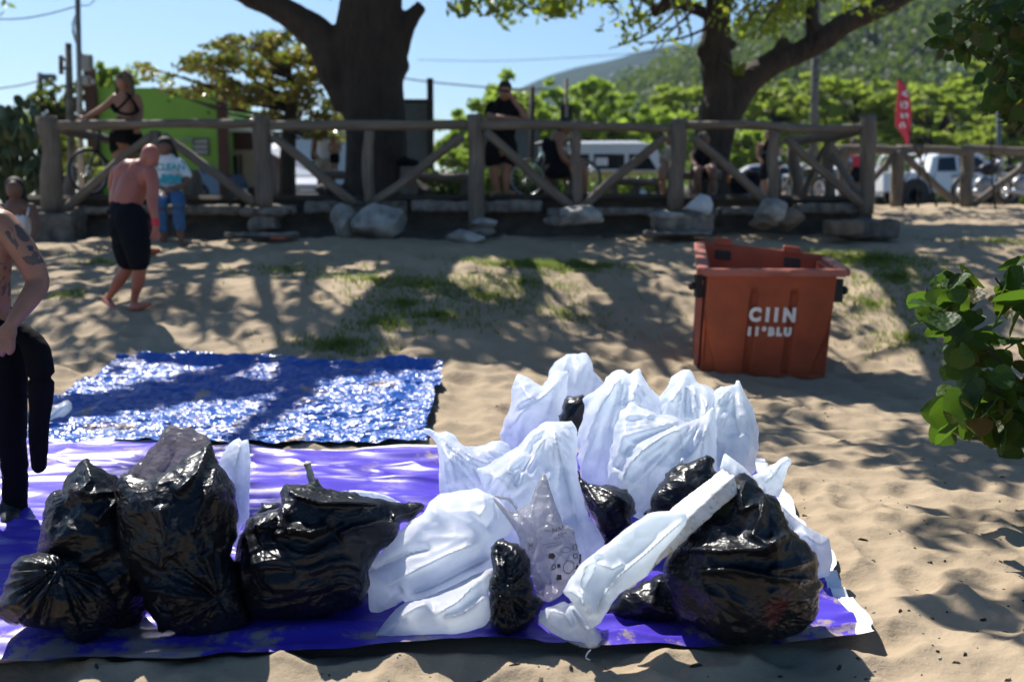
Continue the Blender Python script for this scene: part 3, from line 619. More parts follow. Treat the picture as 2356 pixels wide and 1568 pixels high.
# dense shrubs beyond the boardwalk behind the bench
for i, (lb, cx, cy, rx, ry, Y) in enumerate([('low leafy shrub right of the big trunk behind the bench', 1010, 425, 60, 26, 19), ('low leafy shrub behind the leaning man legs', 1170, 420, 75, 28, 19.5), ('low leafy shrub in front of the yellow van', 1440, 430, 110, 18, 22), ('low leafy shrub left of the seated woman', 1255, 425, 50, 24, 19.2)]):
    b = P(cx, 455, Y); o = empty('shrub', b); top(o, lb, 'shrub', 'low shrubs behind the boardwalk'); k = K(Y)
    g = np.random.default_rng(140+i); C = [tuple(P(cx+g.uniform(-rx, rx), cy+g.uniform(-ry, ry), Y+g.uniform(-.4, .4))) for _ in range(26)]
    leafobj('foliage', C, [(.22, .22, .16)]*26, 2200, .05, 140+i, m_leaf('shrub_leaves', [(.03, .07, .012), (.06, .12, .02), (.10, .13, .02)], .35, .25), o)
# prickly pear thicket on the left
cac = empty('cactus', P(45, 430, 17)); top(cac, 'tall dark thicket of prickly pear pads left of the fence', 'cactus')
mp = m_simple('cactus_pad', (.045, .075, .018), .45, .5, 9, .2, 30); pm = MB(); pm.ell((0, 0, .1), (.085, .02, .12), n=8, m=12)
proto = pm.build('pad', mp, None); pme = proto.data; bpy.data.objects.remove(proto); g = np.random.default_rng(70); base = wloc(cac)
for i in range(230):
    x = g.uniform(-60, 92); y = 262+abs(g.normal())*12+g.random()**1.0*190
    if x > 60 and y < 280: y += 25
    if i < 6: x, y = [(52, 262), (49, 245), (58, 250), (46, 272), (75, 268), (30, 275)][i]
    q = link('pad', pme, cac); q.location = Vector(P(x, y, 17+g.uniform(-.7, .5)))-base; q.rotation_euler = (g.normal()*.3, g.normal()*.55, g.uniform(0, 3.14)); s = g.uniform(.8, 1.35); q.scale = (s, s, s)
# bromeliad on the gnarled trunk
br = empty('bromeliad', P(1700, 165, 17.8)); top(br, 'spiky green plant growing in the fork of the gnarled tree', 'plant'); mb = MB(); g = np.random.default_rng(3)
for k in range(26):
    a = g.uniform(0, 6.28); p = np.array(tuple(P(1700+g.uniform(-12, 12), 175, 17.75))); L = g.uniform(.25, .42); e = p+np.array((math.cos(a)*L*.8, math.sin(a)*L*.5, L*.7)); w_ = np.array((-math.sin(a), math.cos(a), 0))*.02
    m_ = p+(e-p)*.5+np.array((0, 0, .06)); mb.add([p-w_, p+w_, m_+w_, m_-w_, e], [(0, 1, 2, 3), (3, 2, 4)])
mb.build('leaf', M['leaf_olive'], br)
# ------------------------------------------------------------------ built things in the background
def pbox(name, x0, y0, x1, y1, Y, depth, mat, parent=None, label=None, cat=None, bev=0):
    a = P(x0, y1, Y); b = P(x1, y0, Y); mb = MB(); mb.box(((a.x+b.x)/2, Y+depth/2, (a.z+b.z)/2), (abs(b.x-a.x), depth, abs(b.z-a.z)), bev=bev)
    o = mb.build(name, mat, parent, None if parent else ((a.x+b.x)/2, Y+depth/2, a.z), smooth=False)
    if label: top(o, label, cat)
    return o
gb = empty('green_building', P(360, 465, 26)); top(gb, 'plain bright green rendered building behind the fence', 'building')
pbox('wall', 216, 202, 508, 470, 26, 3, M['green_wall'], gb)
vent = pbox('vent', 444, 318, 480, 357, 25.95, .05, M['slate'], gb)
for k in range(3): pbox('slat', 447, 322+k*12, 477, 329+k*12, 25.92, .03, M['metal'], gb)
mb = MB(); mb.tube([P(415, 324, 25.8), P(425, 321, 25.8), P(444, 324, 25.8)], .035, seg=8, smooth=3); mb.build('pipe', M['metal'], gb)
pbox('drain_hole', 386, 230, 390, 235, 25.98, .02, M['black'], gb); pbox('drain_hole', 477, 256, 482, 262, 25.98, .02, M['black'], gb)
pbox('post', 208, 156, 216, 470, 25.8, .15, M['brown_paint'], None, 'dark brown post at the left corner of the green building', 'post')
pbox('post', 506, 165, 518, 470, 25.7, .15, M['brown_paint'], None, 'dark brown post at the right corner of the green building', 'post')
kb = empty('kiosk', P(550, 465, 27)); top(kb, 'small brown kiosk with cream shutters right of the green building', 'kiosk')
pbox('wall', 514, 303, 600, 470, 27, 3, M['brown_paint'], kb); pbox('shutter', 522, 345, 586, 430, 26.93, .06, M['cream'], kb); pbox('door', 524, 358, 545, 440, 26.88, .05, M['glass_dark'], kb); pbox('door_frame', 553, 356, 556, 440, 26.88, .05, M['brown_paint'], kb)
pbox('roof', 505, 292, 606, 303, 26.6, 3.6, M['white_paint'], kb)
kp = empty('billboard', P(960, 465, 24)); top(kp, 'slate grey framed panel right of the big trunk', 'billboard')
pbox('panel', 905, 236, 990, 440, 24, .12, M['slate'], kp); pbox('frame', 903, 228, 992, 236, 23.97, .16, M['black'], kp); pbox('post', 985, 180, 996, 465, 23.9, .14, M['black'], kp)
kp2 = empty('kiosk', P(1200, 465, 26)); top(kp2, 'blue grey cabinet behind the leaning man in black', 'cabinet')
pbox('panel', 1085, 290, 1240, 440, 26, .5, M['slate'], kp2); pbox('top_trim', 1195, 278, 1242, 288, 25.9, .7, M['black'], kp2)
pbox('wall', 606, 302, 830, 460, 42, 3, M['bluegrey'], None, 'pale blue grey wall seen between the fence posts', 'wall')
def pole(label, x, y0, x1, y1, Y, r, mat, cat='pole', name='pole', group=None):
    mb = MB(); mb.tube([P(x1, y1, Y), P((x+x1)/2, (y0+y1)/2, Y), P(x, y0, Y)], [r*1.1, r, r*.9], seg=10); o = mb.build(name, mat, None, P(x1, y1, Y)); top(o, label, cat, group); return o
wood_pole = M['wood_dark']
lp = empty('wooden_pole', P(163, 460, 19)); top(lp, 'weathered wooden pole with a side bracket behind the cactus', 'pole')
mb = MB(); mb.tube([P(166, 460, 19), P(162, 280, 19), P(157, 100, 19)], [.075, .07, .06], seg=10); mb.build('shaft', M['concrete'], lp)
mb = MB(); mb.tube([P(141, 171, 19), P(140, 128, 19)], .045, seg=8); mb.build('bracket', M['concrete'], lp)
for y in (137, 157):
    mb = MB(); mb.tube([P(140, y, 19), P(160, y, 19)], .03, seg=8); mb.build('rung', M['concrete'], lp)
mp_ = empty('metal_pole', P(186, 460, 20)); top(mp_, 'tall thin metal pole carrying two electric boxes', 'pole')
mb = MB(); mb.tube([P(187, 460, 20), P(183, 200, 20), P(178, -40, 20)], [.06, .055, .05], seg=10); mb.build('shaft', M['metal'], mp_)
pbox('electric_box', 187, 124, 206, 162, 19.9, .18, M['metal'], mp_, bev=.02); pbox('electric_box', 189, 173, 203, 196, 19.9, .15, M['metal'], mp_, bev=.02); pbox('switch_box', 204, 182, 213, 192, 20, .1, M['white_cloth'], mp_)
mb = MB(); mb.tube([P(180, 22, 20), P(166, 60, 20), P(175, 100, 20), P(185, 130, 20)], .012, seg=6, smooth=5); mb.tube([P(180, 22, 20), P(170, 70, 20), P(181, 105, 20), P(190, 128, 20)], .012, seg=6, smooth=5); mb.build('cable_loop', M['black'], mp_)
up = empty('utility_pole', P(90, 460, 34)); top(up, 'far utility pole with a transformer at the left', 'pole')
mb = MB(); mb.tube([P(90, 460, 34), P(92, 168, 34)], [.11, .09], seg=8); mb.build('shaft', M['concrete'], up); pbox('transformer', 96, 170, 121, 184, 33.8, .3, M['slate'], up)
mb = MB()
for q in [[(95, 200), (112, 184)], [(95, 215), (118, 186)], [(95, 186), (105, 195)]]: mb.tube([P(*p, 33.9) for p in q], .02, seg=5)
mb.build('strut', M['black'], up)
pole('grey concrete lamp post behind the gnarled tree limb', 1880, -60, 1870, 465, 32, .135, M['concrete'])
pole('blue grey post at the far right behind the motorcycles', 2298, 190, 2298, 465, 30, .07, M['slate'])
pole('dark wooden post right of the leaning man', 1224, 200, 1224, 465, 24, .065, M['wood_dark'])
bp = empty('signpost', P(1303, 465, 24)); top(bp, 'thin post carrying a black box beside the seated woman', 'post')
mb = MB(); mb.tube([P(1303, 465, 24), P(1303, 181, 24)], .045, seg=8); mb.build('shaft', M['concrete'], bp); pbox('box', 1289, 240, 1318, 276, 23.85, .12, M['black'], bp); pbox('box_plate', 1300, 243, 1307, 274, 23.8, .04, M['metal'], bp)
def wire(label, pts, Y, r=.012):
    mb = MB(); mb.tube([P(a, b, Y) for a, b in pts], r, seg=5, smooth=5); top(mb.build('wire', M['black'], None, P(*pts[0], Y)), label, 'wire')
wire('overhead cable sagging to the tall metal pole at upper left', [(-60, 44), (40, 44), (110, 33), (180, 14)], 20, .013)
wire('thin cable rising right from the metal pole', [(180, 12), (205, 12), (222, -6)], 20, .01)
wire('cable running left from the far utility pole', [(-40, 208), (40, 198), (92, 186)], 34, .025)
wire('lower faint cable crossing the sky at far left', [(-40, 262), (40, 240), (92, 205)], 34, .012)
wire('cable crossing the sky right of the big trunk', [(900, 176), (1000, 190), (1150, 203), (1260, 206)], 40, .03)
wire('faint cable high above the distant hills', [(960, 138), (1150, 140), (1400, 128), (1620, 110)], 60, .02)
# red feather flag
fl = empty('feather_flag', P(2085, 460, 36)); top(fl, 'red feather flag with white letters before the wooded hillside', 'flag')
out = [(2064, 182), (2076, 190), (2086, 206), (2094, 230), (2097, 258), (2095, 290), (2090, 333), (2084, 332), (2078, 312), (2060, 288), (2062, 250), (2066, 215)]
v = [P(a, b, 36) for a, b in out]; n = len(v); V = [tuple(p) for p in v]+[tuple(p+Vector((0, .02, 0))) for p in v]
meshobj('banner', V, [tuple(range(n)), tuple(range(n, 2*n))[::-1]]+[(i, i+n, (i+1) % n+n, (i+1) % n) for i in range(n)], M['red_flag'], fl, smooth=False)
mb = MB(); mb.tube([P(2088, 462, 36.05), P(2092, 330, 36.05), P(2098, 262, 36.05), P(2086, 204, 36.05), P(2066, 180, 36.05)], .025, seg=6, smooth=4); mb.build('flagpole', M['black'], fl)
for ch, y in (('V', 215), ('D', 242), ('S', 266), ('C', 288)):
    V, Fc = text_mesh(ch, .34 if ch != 'C' else .26, .012); c = P(2080 if y < 280 else 2076, y, 35.93); V2 = np.stack([V[:, 1]+c.x, np.full(len(V), c.y), -V[:, 0]+c.z], -1); meshobj('letter', V2, Fc, M['white_print'], fl, smooth=False)
# bench and small things on the boardwalk behind the fence
def bench(label, x0, x1, y, Y, legs, mat='wood'):
    o = empty('bench', P((x0+x1)/2, 450, Y)); top(o, label, 'bench', 'log benches on the boardwalk'); a, b = P(x0, y, Y), P(x1, y, Y)
    log('seat', a, b, .07, .07, M[mat], o, seed=int(x0)); log('seat', a+Vector((0, .16, 0)), b+Vector((0, .16, 0)), .07, .07, M[mat], o, seed=int(x0)+1)
    for x in legs: log('leg', Vector((P(x, y, Y).x, Y+.08, 1.68)), Vector((P(x, y, Y).x, Y+.08, a.z-.03)), .08, .08, M[mat], o, seed=x)
bench('long low log bench left of the big trunk', 738, 870, 403, 17.5, (760, 850)); bench('long low log bench right of the big trunk', 920, 1085, 406, 17.2, (945, 1070))
bench('sunlit log bench in front of the yellow van', 1395, 1530, 418, 19, (1410, 1462, 1520)); bench('log bench under the seated pair behind fourth post', 1545, 1660, 402, 17, (1560, 1645))
bench('log seat under the woman in the dark tank top', 1255, 1330, 402, 16.6, (1268, 1318))
log_s = [(448, 392, 16.5, .12, 'lit squat wooden bollard behind the second post', 'cone'), (428, 388, 16.8, .13, 'shaded wooden bollard behind the seated woman', '')]
for (x, y, Y, r, lb, _) in log_s: top(log('bollard', Vector((P(x, y, Y).x, Y, 1.68)), P(x, y, Y), r*1.1, r*.8, M['wood'], None, seed=x), lb, 'bollard')
top(log('bollard', Vector((P(940, 380, 16).x, 16, 1.68)), P(940, 385, 16), .14, .13, M['wood'], None, seed=5), 'squat log stool under the navy cushion', 'stool')
mb = MB(); mb.ell(P(938, 374, 16), (.19, .17, .07), n=8, m=14); mb.ell(P(930, 368, 16), (.10, .12, .06), n=8, m=12); V, Fc = remeshed(mb, .02, 2); top(meshobj('cap', V, Fc, M['navy_cloth'], None, P(938, 380, 16)), 'navy bag resting on the log stool', 'bag')
# ------------------------------------------------------------------ vehicles
def vehicle(name, label, cat, L, prof, cab, width, paint, loc, rot, wheels, wr=.33, lower=None, extras=None, windows=(), group=None, roofm=None):
    """prof: body outline (x forward, z up); cab: glasshouse outline"""
    root = empty(name, loc); top(root, label, cat, group); R_ = Matrix.Rotation(rot, 3, 'Z'); base = Vector(loc)
    def prism(nm, pl, w0, w1, mat, par=root, dy=0, bev=.04):
        n = len(pl); zs = [p[1] for p in pl]; z0, z1 = min(zs), max(zs); V = []
        for s in (-1, 1):
            for (x, z) in pl:
                t = (z-z0)/(z1-z0+1e-9); V.append((x, dy+s*(w0*(1-t)+w1*t)/2, z))
        Fc = [tuple(range(n))[::-1], tuple(range(n, 2*n))]+[(i, (i+1) % n, (i+1) % n+n, i+n) for i in range(n)]
        V = [tuple(R_ @ Vector(v)+base) for v in V]; o = meshobj(nm, V, Fc, mat, par, smooth=False)
        if bev: b = o.modifiers.new('b', 'BEVEL'); b.width = bev; b.segments = 2; b.limit_method = 'ANGLE'
        return o
    prism('body', prof, width, width*.97, paint if lower is None else lower)
    if cab: prism('cabin', cab, width*.95, width*.78, roofm or paint, bev=.05)
    for pl in windows:
        t = lambda z: (z-cab[0][1])/(max(p[1] for p in cab)-cab[0][1])
        for s in (-1, 1):
            V = []
            for off in (.012, -.05):
                for (x, z) in pl: V.append((x, s*((width*.95*(1-t(z))+width*.78*t(z))/2+off), z))
            n = len(pl); Fc = [tuple(range(n)), tuple(range(n, 2*n))[::-1]]+[(i, i+n, (i+1) % n+n, (i+1) % n) for i in range(n)]
            V = [tuple(R_ @ Vector(v)+base) for v in V]; meshobj('window', V, Fc, M['glass_dark'], root, smooth=False)
    for wx in wheels:
        for s in (-1, 1):
            c = R_ @ Vector((wx, s*(width/2-.10), wr))+base; ax = R_ @ Vector((0, 1, 0)); mb = MB(); mb.tube([c-ax*.11, c-ax*.10, c+ax*.10, c+ax*.11], [wr*.93, wr, wr, wr*.93], seg=24); t_ = mb.build('wheel', M['black'], root)
            mb = MB(); mb.tube([c+ax*s*.09, c+ax*s*.125], [wr*.62, wr*.55], seg=18); mb.build('hubcap', M['rim'], t_)
    if extras: extras(root, R_, base, prism)
    return root
GZ = 1.62
sedan = [(-2.1, .30), (-2.15, .62), (-2.05, .88), (-1.2, .93), (1.0, .90), (1.75, .78), (2.08, .62), (2.12, .32)]
scab = [(-1.55, .90), (-1.0, 1.36), (-.2, 1.44), (.35, 1.40), (1.05, .90)]
swin = [[(-1.25, .95), (-.9, 1.30), (-.38, 1.36), (-.38, .95)], [(-.30, .95), (-.30, 1.36), (.30, 1.32), (.80, .95)]]
def lights(root, R_, base, prism):
    for s in (-1, 1):
        for x, m in ((2.08, 'rim'), (-2.10, 'red_flag')):
            mb = MB(); mb.ell(R_ @ Vector((x, s*.62, .66))+base, (.10, .14, .08), n=6, m=10); mb.build('headlight' if x > 0 else 'tail_light', M[m], root)
    for sx, m in ((2.14, 'white_cloth'), (-2.17, 'white_cloth')):
        mb = MB(); mb.box(R_ @ Vector((sx, 0, .45))+base, (.02, .4, .12), R_); mb.build('number_plate', M[m], root, smooth=False)
gz = lambda x, Y: (P(x, 450, Y).x, Y, GZ)
vehicle('parked_car', 'silver car parked behind the second fence post, bonnet glaring in sun', 'car', 4.3, sedan, scab, 1.7, M['silver_paint'], (P(560, 450, 38).x, 38, GZ), math.radians(200), (-1.3, 1.3), extras=lights, windows=swin)
vehicle('parked_car', 'white car glittering in sun left of the big trunk', 'car', 4.3, sedan, scab, 1.7, M['silver_paint'], gz(705, 33), math.radians(-78), (-1.3, 1.3), extras=lights, windows=swin)
vehicle('parked_car', 'blue car half hidden behind the seated woman in white shirt', 'car', 4.3, sedan, scab, 1.7, m_simple('blue_car_paint', (.02, .10, .25), .25, .05, 3, Coat_Weight=.7), (P(415, 450, 28).x, 27.0, GZ-.1), math.radians(170), (-1.3, 1.3), extras=lights, windows=swin)
vehicle('parked_car', 'dark car with pale roof right of the gnarled tree', 'car', 4.3, sedan, scab, 1.7, M['slate'], gz(1740, 36), math.radians(175), (-1.3, 1.3), extras=lights, windows=swin, roofm=M['white_paint'])
vehicle('parked_car', 'white car seen between the crossed braces of the short fence', 'car', 4.3, sedan, scab, 1.7, M['white_paint'], gz(1945, 38), math.radians(100), (-1.3, 1.3), extras=lights, windows=swin)
vp = [(-2.1, .40), (-2.15, .75), (-2.12, 1.05), (2.05, 1.05), (2.18, .85), (2.18, .40)]
vc = [(-2.1, 1.05), (-2.08, 1.55), (-1.9, 1.92), (1.3, 1.95), (1.78, 1.80), (2.05, 1.05)]
vw = [[(-1.9, 1.15), (-1.85, 1.62), (-1.2, 1.62), (-1.2, 1.15)], [(-1.08, 1.15), (-1.08, 1.62), (-.15, 1.62), (-.15, 1.15)], [(-.02, 1.15), (-.02, 1.62), (.85, 1.62), (.85, 1.15)], [(.98, 1.12), (.98, 1.62), (1.5, 1.62), (1.78, 1.12)]]
def vex(root, R_, base, prism):
    o = prism('roof', [(-2.0, 1.71), (-1.85, 1.82), (1.2, 1.84), (1.62, 1.73)], 1.5, 1.2, M['white_paint'])
    for k in range(2): 
        mb = MB(); mb.box(R_ @ Vector((-.7+k*.9, -.84, 1.24))+base, (.35, .02, .22), R_); mb.build('curtain', M['white_cloth'], root, smooth=False)
_s = lambda L: [(x, z*.9) for x, z in L]
vp, vc, vw = _s(vp), _s(vc), [_s(q) for q in vw]
vehicle('camper_van', 'old two tone van, white above yellow, behind the fence', 'van', 4.3, vp, vc, 1.75, M['white_paint'], (P(1362, 450, 29.5).x, 29.5, GZ-.04), 0, (-1.3, 1.3), lower=M['yellow_paint'], windows=vw, extras=vex)
tp = [(-2.6, .48), (-2.62, 1.12), (-.55, 1.14), (1.35, 1.10), (2.45, 1.02), (2.6, .80), (2.6, .48)]
tcb = [(-1.12, 1.12), (-.97, 1.62), (-.67, 1.78), (.33, 1.80), (.68, 1.70), (1.33, 1.10)]
tw_ = [[(-.84, 1.16), (-.78, 1.60), (-.24, 1.64), (-.20, 1.16)], [(-.08, 1.16), (-.12, 1.64), (.53, 1.62), (1.0, 1.16)]]
def tex_(root, R_, base, prism):
    for x0, x1, z in ((-2.3, -1.0, 1.78),):
        for s in (-1, 1):
            mb = MB(); mb.tube([R_ @ Vector((x0, s*.6, 1.1))+base, R_ @ Vector((x0+.2, s*.6, 1.75))+base, R_ @ Vector((x1, s*.6, 1.80))+base], .04, seg=8, smooth=3); mb.build('roll_bar', M['white_paint'], root)
    mb = MB(); mb.box(R_ @ Vector((-.1, -.55, 1.86))+base, (.9, .08, .06), R_); mb.build('roof_rack', M['white_paint'], root, smooth=False)
    for x in (-.3, .3):
        mb = MB(); mb.box(R_ @ Vector((x, -.93, 1.0))+base, (.2, .03, .045), R_); mb.build('door_handle', M['black'], root, smooth=False)
    for x in (-.16, -.94, 1.1):
        mb = MB(); mb.box(R_ @ Vector((x, -.905, .82))+base, (.012, .02, .6), R_); mb.build('door_seam', M['black'], root, smooth=False)
    mb = MB(); mb.tube([R_ @ Vector((-1.55, -.86, .46))+base, R_ @ Vector((-1.55, -.935, .46))+base], .47, seg=28); mb.build('wheel_arch', M['black'], root, smooth=False)
vehicle('pickup_truck', 'white double cab pickup truck behind the far right fence', 'pickup truck', 5.2, tp, tcb, 1.82, M['white_paint'], (P(2186, 450, 34).x, 34, GZ-.06), 0, (-1.55, 1.55), wr=.38, windows=tw_, extras=tex_)
def two_wheeler(name, label, cat, rear, front, zr, r, mat, frame, extras, tr=.02, basket=False):
    """rear/front: wheel centres (Vector)"""
    o = empty(name, (rear+front)/2-Vector((0, 0, r))); top(o, label, cat); d = (front-rear).normalized(); s = d.cross(Vector((0, 0, 1)))
    for c in (rear, front):
        pts = [c+(d*math.cos(a)+Vector((0, 0, 1))*math.sin(a))*(r-tr) for a in np.linspace(0, 2*math.pi, 33)]; mb = MB(); mb.tube(pts, tr, seg=8, cap=False); wh = mb.build('wheel', M['black'], o)
        mb = MB(); pts = [c+(d*math.cos(a)+Vector((0, 0, 1))*math.sin(a))*(r-2.4*tr) for a in np.linspace(0, 2*math.pi, 33)]; mb.tube(pts, tr*.5, seg=6, cap=False); mb.build('rim', M['rim'], wh)
        mb = MB(); [mb.tube([c, c+(d*math.cos(a)+Vector((0, 0, 1))*math.sin(a))*(r-2.4*tr)], .0025 if tr < .03 else .006, seg=4) for a in np.linspace(0, 2*math.pi, 19)[:-1]]; mb.tube([c-s*.05, c+s*.05], .03, seg=8); mb.build('spokes', M['rim'], wh)
    frame(o, rear, front, d, s); return o
def bikeframe(mat, hb=.30):
    def fr(o, a, b, d, s):
        u = Vector((0, 0, 1)); L = (b-a).length; bb = a+d*L*.42-u*.05; seat = a+d*L*.25+u*.52; head = b-d*.20+u*.50; head2 = b-d*.14+u*.32
        mb = MB(); [mb.tube(q, .018, seg=8) for q in ([bb, seat], [seat-u*.05, head], [bb, head2], [head, head2], [a, bb], [a, seat-u*.1])]; mb.build('frame', mat, o)
        mb = MB(); mb.tube([head2, b-d*.03+u*.1, b], .016, seg=8); mb.build('fork', mat, o)
        mb = MB(); mb.ell(seat+u*.06, (.13, .07, .035), Matrix.Rotation(math.atan2(d.y, d.x), 3, 'Z'), n=8, m=12); mb.build('saddle', M['black'], o)
        mb = MB(); hc = head+u*.14-d*.02; mb.tube([head, hc], .016, seg=8); mb.tube([hc-s*hb-d*.06, hc-s*.12+d*.04, hc, hc+s*.12+d*.04, hc+s*hb-d*.06], .014, seg=8, smooth=3); mb.build('handlebar', M['black'], o)
        mb = MB(); mb.tube([bb-s*.03, bb+s*.03], .09, seg=18); mb.build('chainring', M['metal'], o)
        mb = MB(); mb.tube([bb-s*.10, bb-s*.10-u*.16], .012, seg=6); mb.tube([bb+s*.10, bb+s*.10+u*.16], .012, seg=6); mb.build('crank', M['metal'], o)
    return fr
c1 = P(205, 402, 14.75); c1.z = DECKZ+.345; c2 = c1+Vector((.50, .88, 0)); two_wheeler('bicycle', 'black bicycle leaning inside the fence beside the woman in black shorts', 'bicycle', c2, c1, 0, .345, M['black'], bikeframe(m_simple('black_paint', (.015, .015, .018), .3, .1, 3)), None)
c1 = P(1340, 405, 17.4); c1.z = DECKZ+.33; c2 = c1-Vector((.95, 0, 0)); two_wheeler('bicycle', 'mint green bicycle standing behind the leaning man', 'bicycle', c2, c1, 0, .33, M['black'], bikeframe(m_simple('mint_paint', (.45, .62, .55), .35, .1, 3)), None)
def motoframe(mat, bodycol):
    def fr(o, a, b, d, s):
        u = Vector((0, 0, 1)); R3 = Matrix.Rotation(math.atan2(d.y, d.x), 3, 'Z'); m = (a+b)/2
        mb = MB(); mb.ell(m+u*.12, (.26, .16, .2), R3, n=8, m=12); mb.ell(m-d*.1-u*.05, (.2, .14, .12), R3, n=8, m=12); V, Fc = remeshed(mb, .02, 1); meshobj('engine', V, Fc, M['metal'], o)
        mb = MB(); mb.ell(m+d*.12+u*.48, (.28, .13, .15), R3, n=10, m=14); mb.build('fuel_tank', bodycol, o)
        mb = MB(); mb.ell(m-d*.36+u*.46, (.36, .12, .07), R3, n=8, m=14); mb.build('seat', M['black'], o)
        mb = MB(); hd = b-d*.32+u*.62; mb.tube([hd, b+s*.09], .025, seg=8); mb.tube([hd, b-s*.09], .025, seg=8); mb.build('fork', mat, o)
        mb = MB(); mb.tube([hd-s*.36-d*.15+u*.12, hd+u*.08, hd+s*.36-d*.15+u*.12], .016, seg=8, smooth=4); mb.build('handlebar', M['black'], o)
        mb = MB(); mb.ell(hd+d*.10, (.08, .10, .10), R3, n=8, m=12); mb.build('headlight', M['rim'], o)
        mb = MB(); mb.tube([m+s*.16-u*.1, a+s*.16-u*.02-d*.25], .045, seg=10); mb.build('exhaust', M['rim'], o)
        pts = [b+(d*math.cos(t)+u*math.sin(t))*.33 for t in np.linspace(.4, 2.4, 9)]; mb = MB(); mb.tube(pts, .06, seg=8); mb.build('mudguard', bodycol, o)
        mb = MB(); [mb.tube([hd-s*q*.3+u*.1, hd-s*q*.34+u*.26], .008, seg=5) for q in (-1, 1)]; [mb.ell(hd-s*q*.36+u*.29, (.05, .03, .035), R3, n=6, m=8) for q in (-1, 1)]; mb.build('mirror', M['black'], o)
    return fr
for (x, Y, an, lb, col) in [(1783, 20.5, 80, 'white motorbike seen end on behind the fifth short post', 'white_paint'), (2262, 23.5, 20, 'black motorcycle right of the pickup behind the far fence', 'black'), (2345, 23, 35, 'second black motorcycle at the right edge behind the far fence', 'black'), (1945, 22, 70, 'dark motorcycle behind the crossed braces of the short fence', 'black'), (1845, 23.5, 110, 'motorcycle half hidden behind the grey square post', 'slate')]:
    a = Vector((P(x, 450, Y).x, Y, GZ+.31)); d = Vector((math.cos(math.radians(an)), math.sin(math.radians(an)), 0)); two_wheeler('motorcycle', lb, 'motorcycle', a-d*.65, a+d*.65, 0, .31, M['black'], motoframe(M['metal'], M[col]), None, tr=.05)
# parasol and clutter
um = empty('parasol', P(655, 450, 27)); top(um, 'white tilted beach parasol left of the white car', 'parasol')
c = P(668, 330, 27); V = [tuple(c+Vector((-.02, 0, 0)))]; R3 = Euler((0, math.radians(28), 0)).to_matrix()
for k in range(10): a = 2*math.pi*k/10; V.append(tuple(c+R3 @ Vector((math.cos(a)*.75-.05, math.sin(a)*.75, -.42))))
meshobj('canopy', V+[tuple(Vector(v)-Vector((0, 0, .015))) for v in V], [(0, k+1, (k+1) % 10+1) for k in range(10)]+[(11, (k+1) % 10+12, k+12) for k in range(10)], M['white_cloth'], um, smooth=False)
mb = MB(); mb.tube([c, c-Vector((.1, 0, 1.5))], .02, seg=6); mb.build('pole', M['metal'], um)
mb = MB(); mb.ell(P(1700, 426, 18), (.34, .25, .17), n=8, m=14); mb.ell(P(1725, 415, 18), (.2, .2, .2), n=8, m=12); V, Fc = remeshed(mb, .03, 2); top(meshobj('duffel_bag', V, Fc, M['navy_cloth'], None, P(1700, 450, 18)), 'dark blue duffel bag behind the fifth bay of the fence', 'bag')
mb = MB(); mb.ell(P(1672, 412, 17.8), (.07, .07, .10), n=8, m=12); top(mb.build('ball', M['orange'], None, P(1672, 425, 17.8)), 'small orange bundle beside the dark blue duffel bag', 'bundle')
mb = MB(); mb.ell(P(666, 442, 22), (.10, .1, .12), n=8, m=12); top(mb.build('bundle', M['orange'], None, P(666, 455, 22)), 'orange bundle on ground right of the second post', 'bundle')
for i, (x0, y0, x1, y1, Yy, lb) in enumerate([(2155, 475, 2062, 210, 18.5, 'thin leaning sapling stem in front of the white pickup'), (2112, 478, 2120, 230, 18.8, 'upright thin sapling stem right of the pickup rear wheel'), (2078, 478, 2092, 380, 18.4, 'short forked sapling stem at the pickup rear wheel'), (2290, 480, 2286, 230, 18.9, 'thin dark stem at the right behind the far fence')]):
    mb = MB(); g = np.random.default_rng(i); mb.tube([P(x0, y0, Yy), P((x0*2+x1)/3+g.uniform(-8, 8), (y0*2+y1)/3, Yy), P((x0+x1*2)/3+g.uniform(-10, 10), (y0+2*y1)/3, Yy), P(x1+12, y1, Yy)], [.022, .018, .012, .006], seg=6, smooth=4)
    mb.tube([P((x0*2+x1)/3, (y0*2+y1)/3, Yy), P((x0+x1)/2+30, (y0+y1)/2-30, Yy)], [.012, .005], seg=5); top(mb.build('sapling', M['bark2'], None, P(x0, y0, Yy)), lb, 'sapling', 'saplings by the far fence')
hs_ = empty('house', P(2170, 170, 150)); top(hs_, 'small pale house roof among trees on the hillside', 'house'); pbox('wall', 2150, 164, 2222, 182, 150, 5, M['bluegrey'], hs_); pbox('roof', 2190, 155, 2222, 165, 149, 7, M['white_cloth'], hs_)
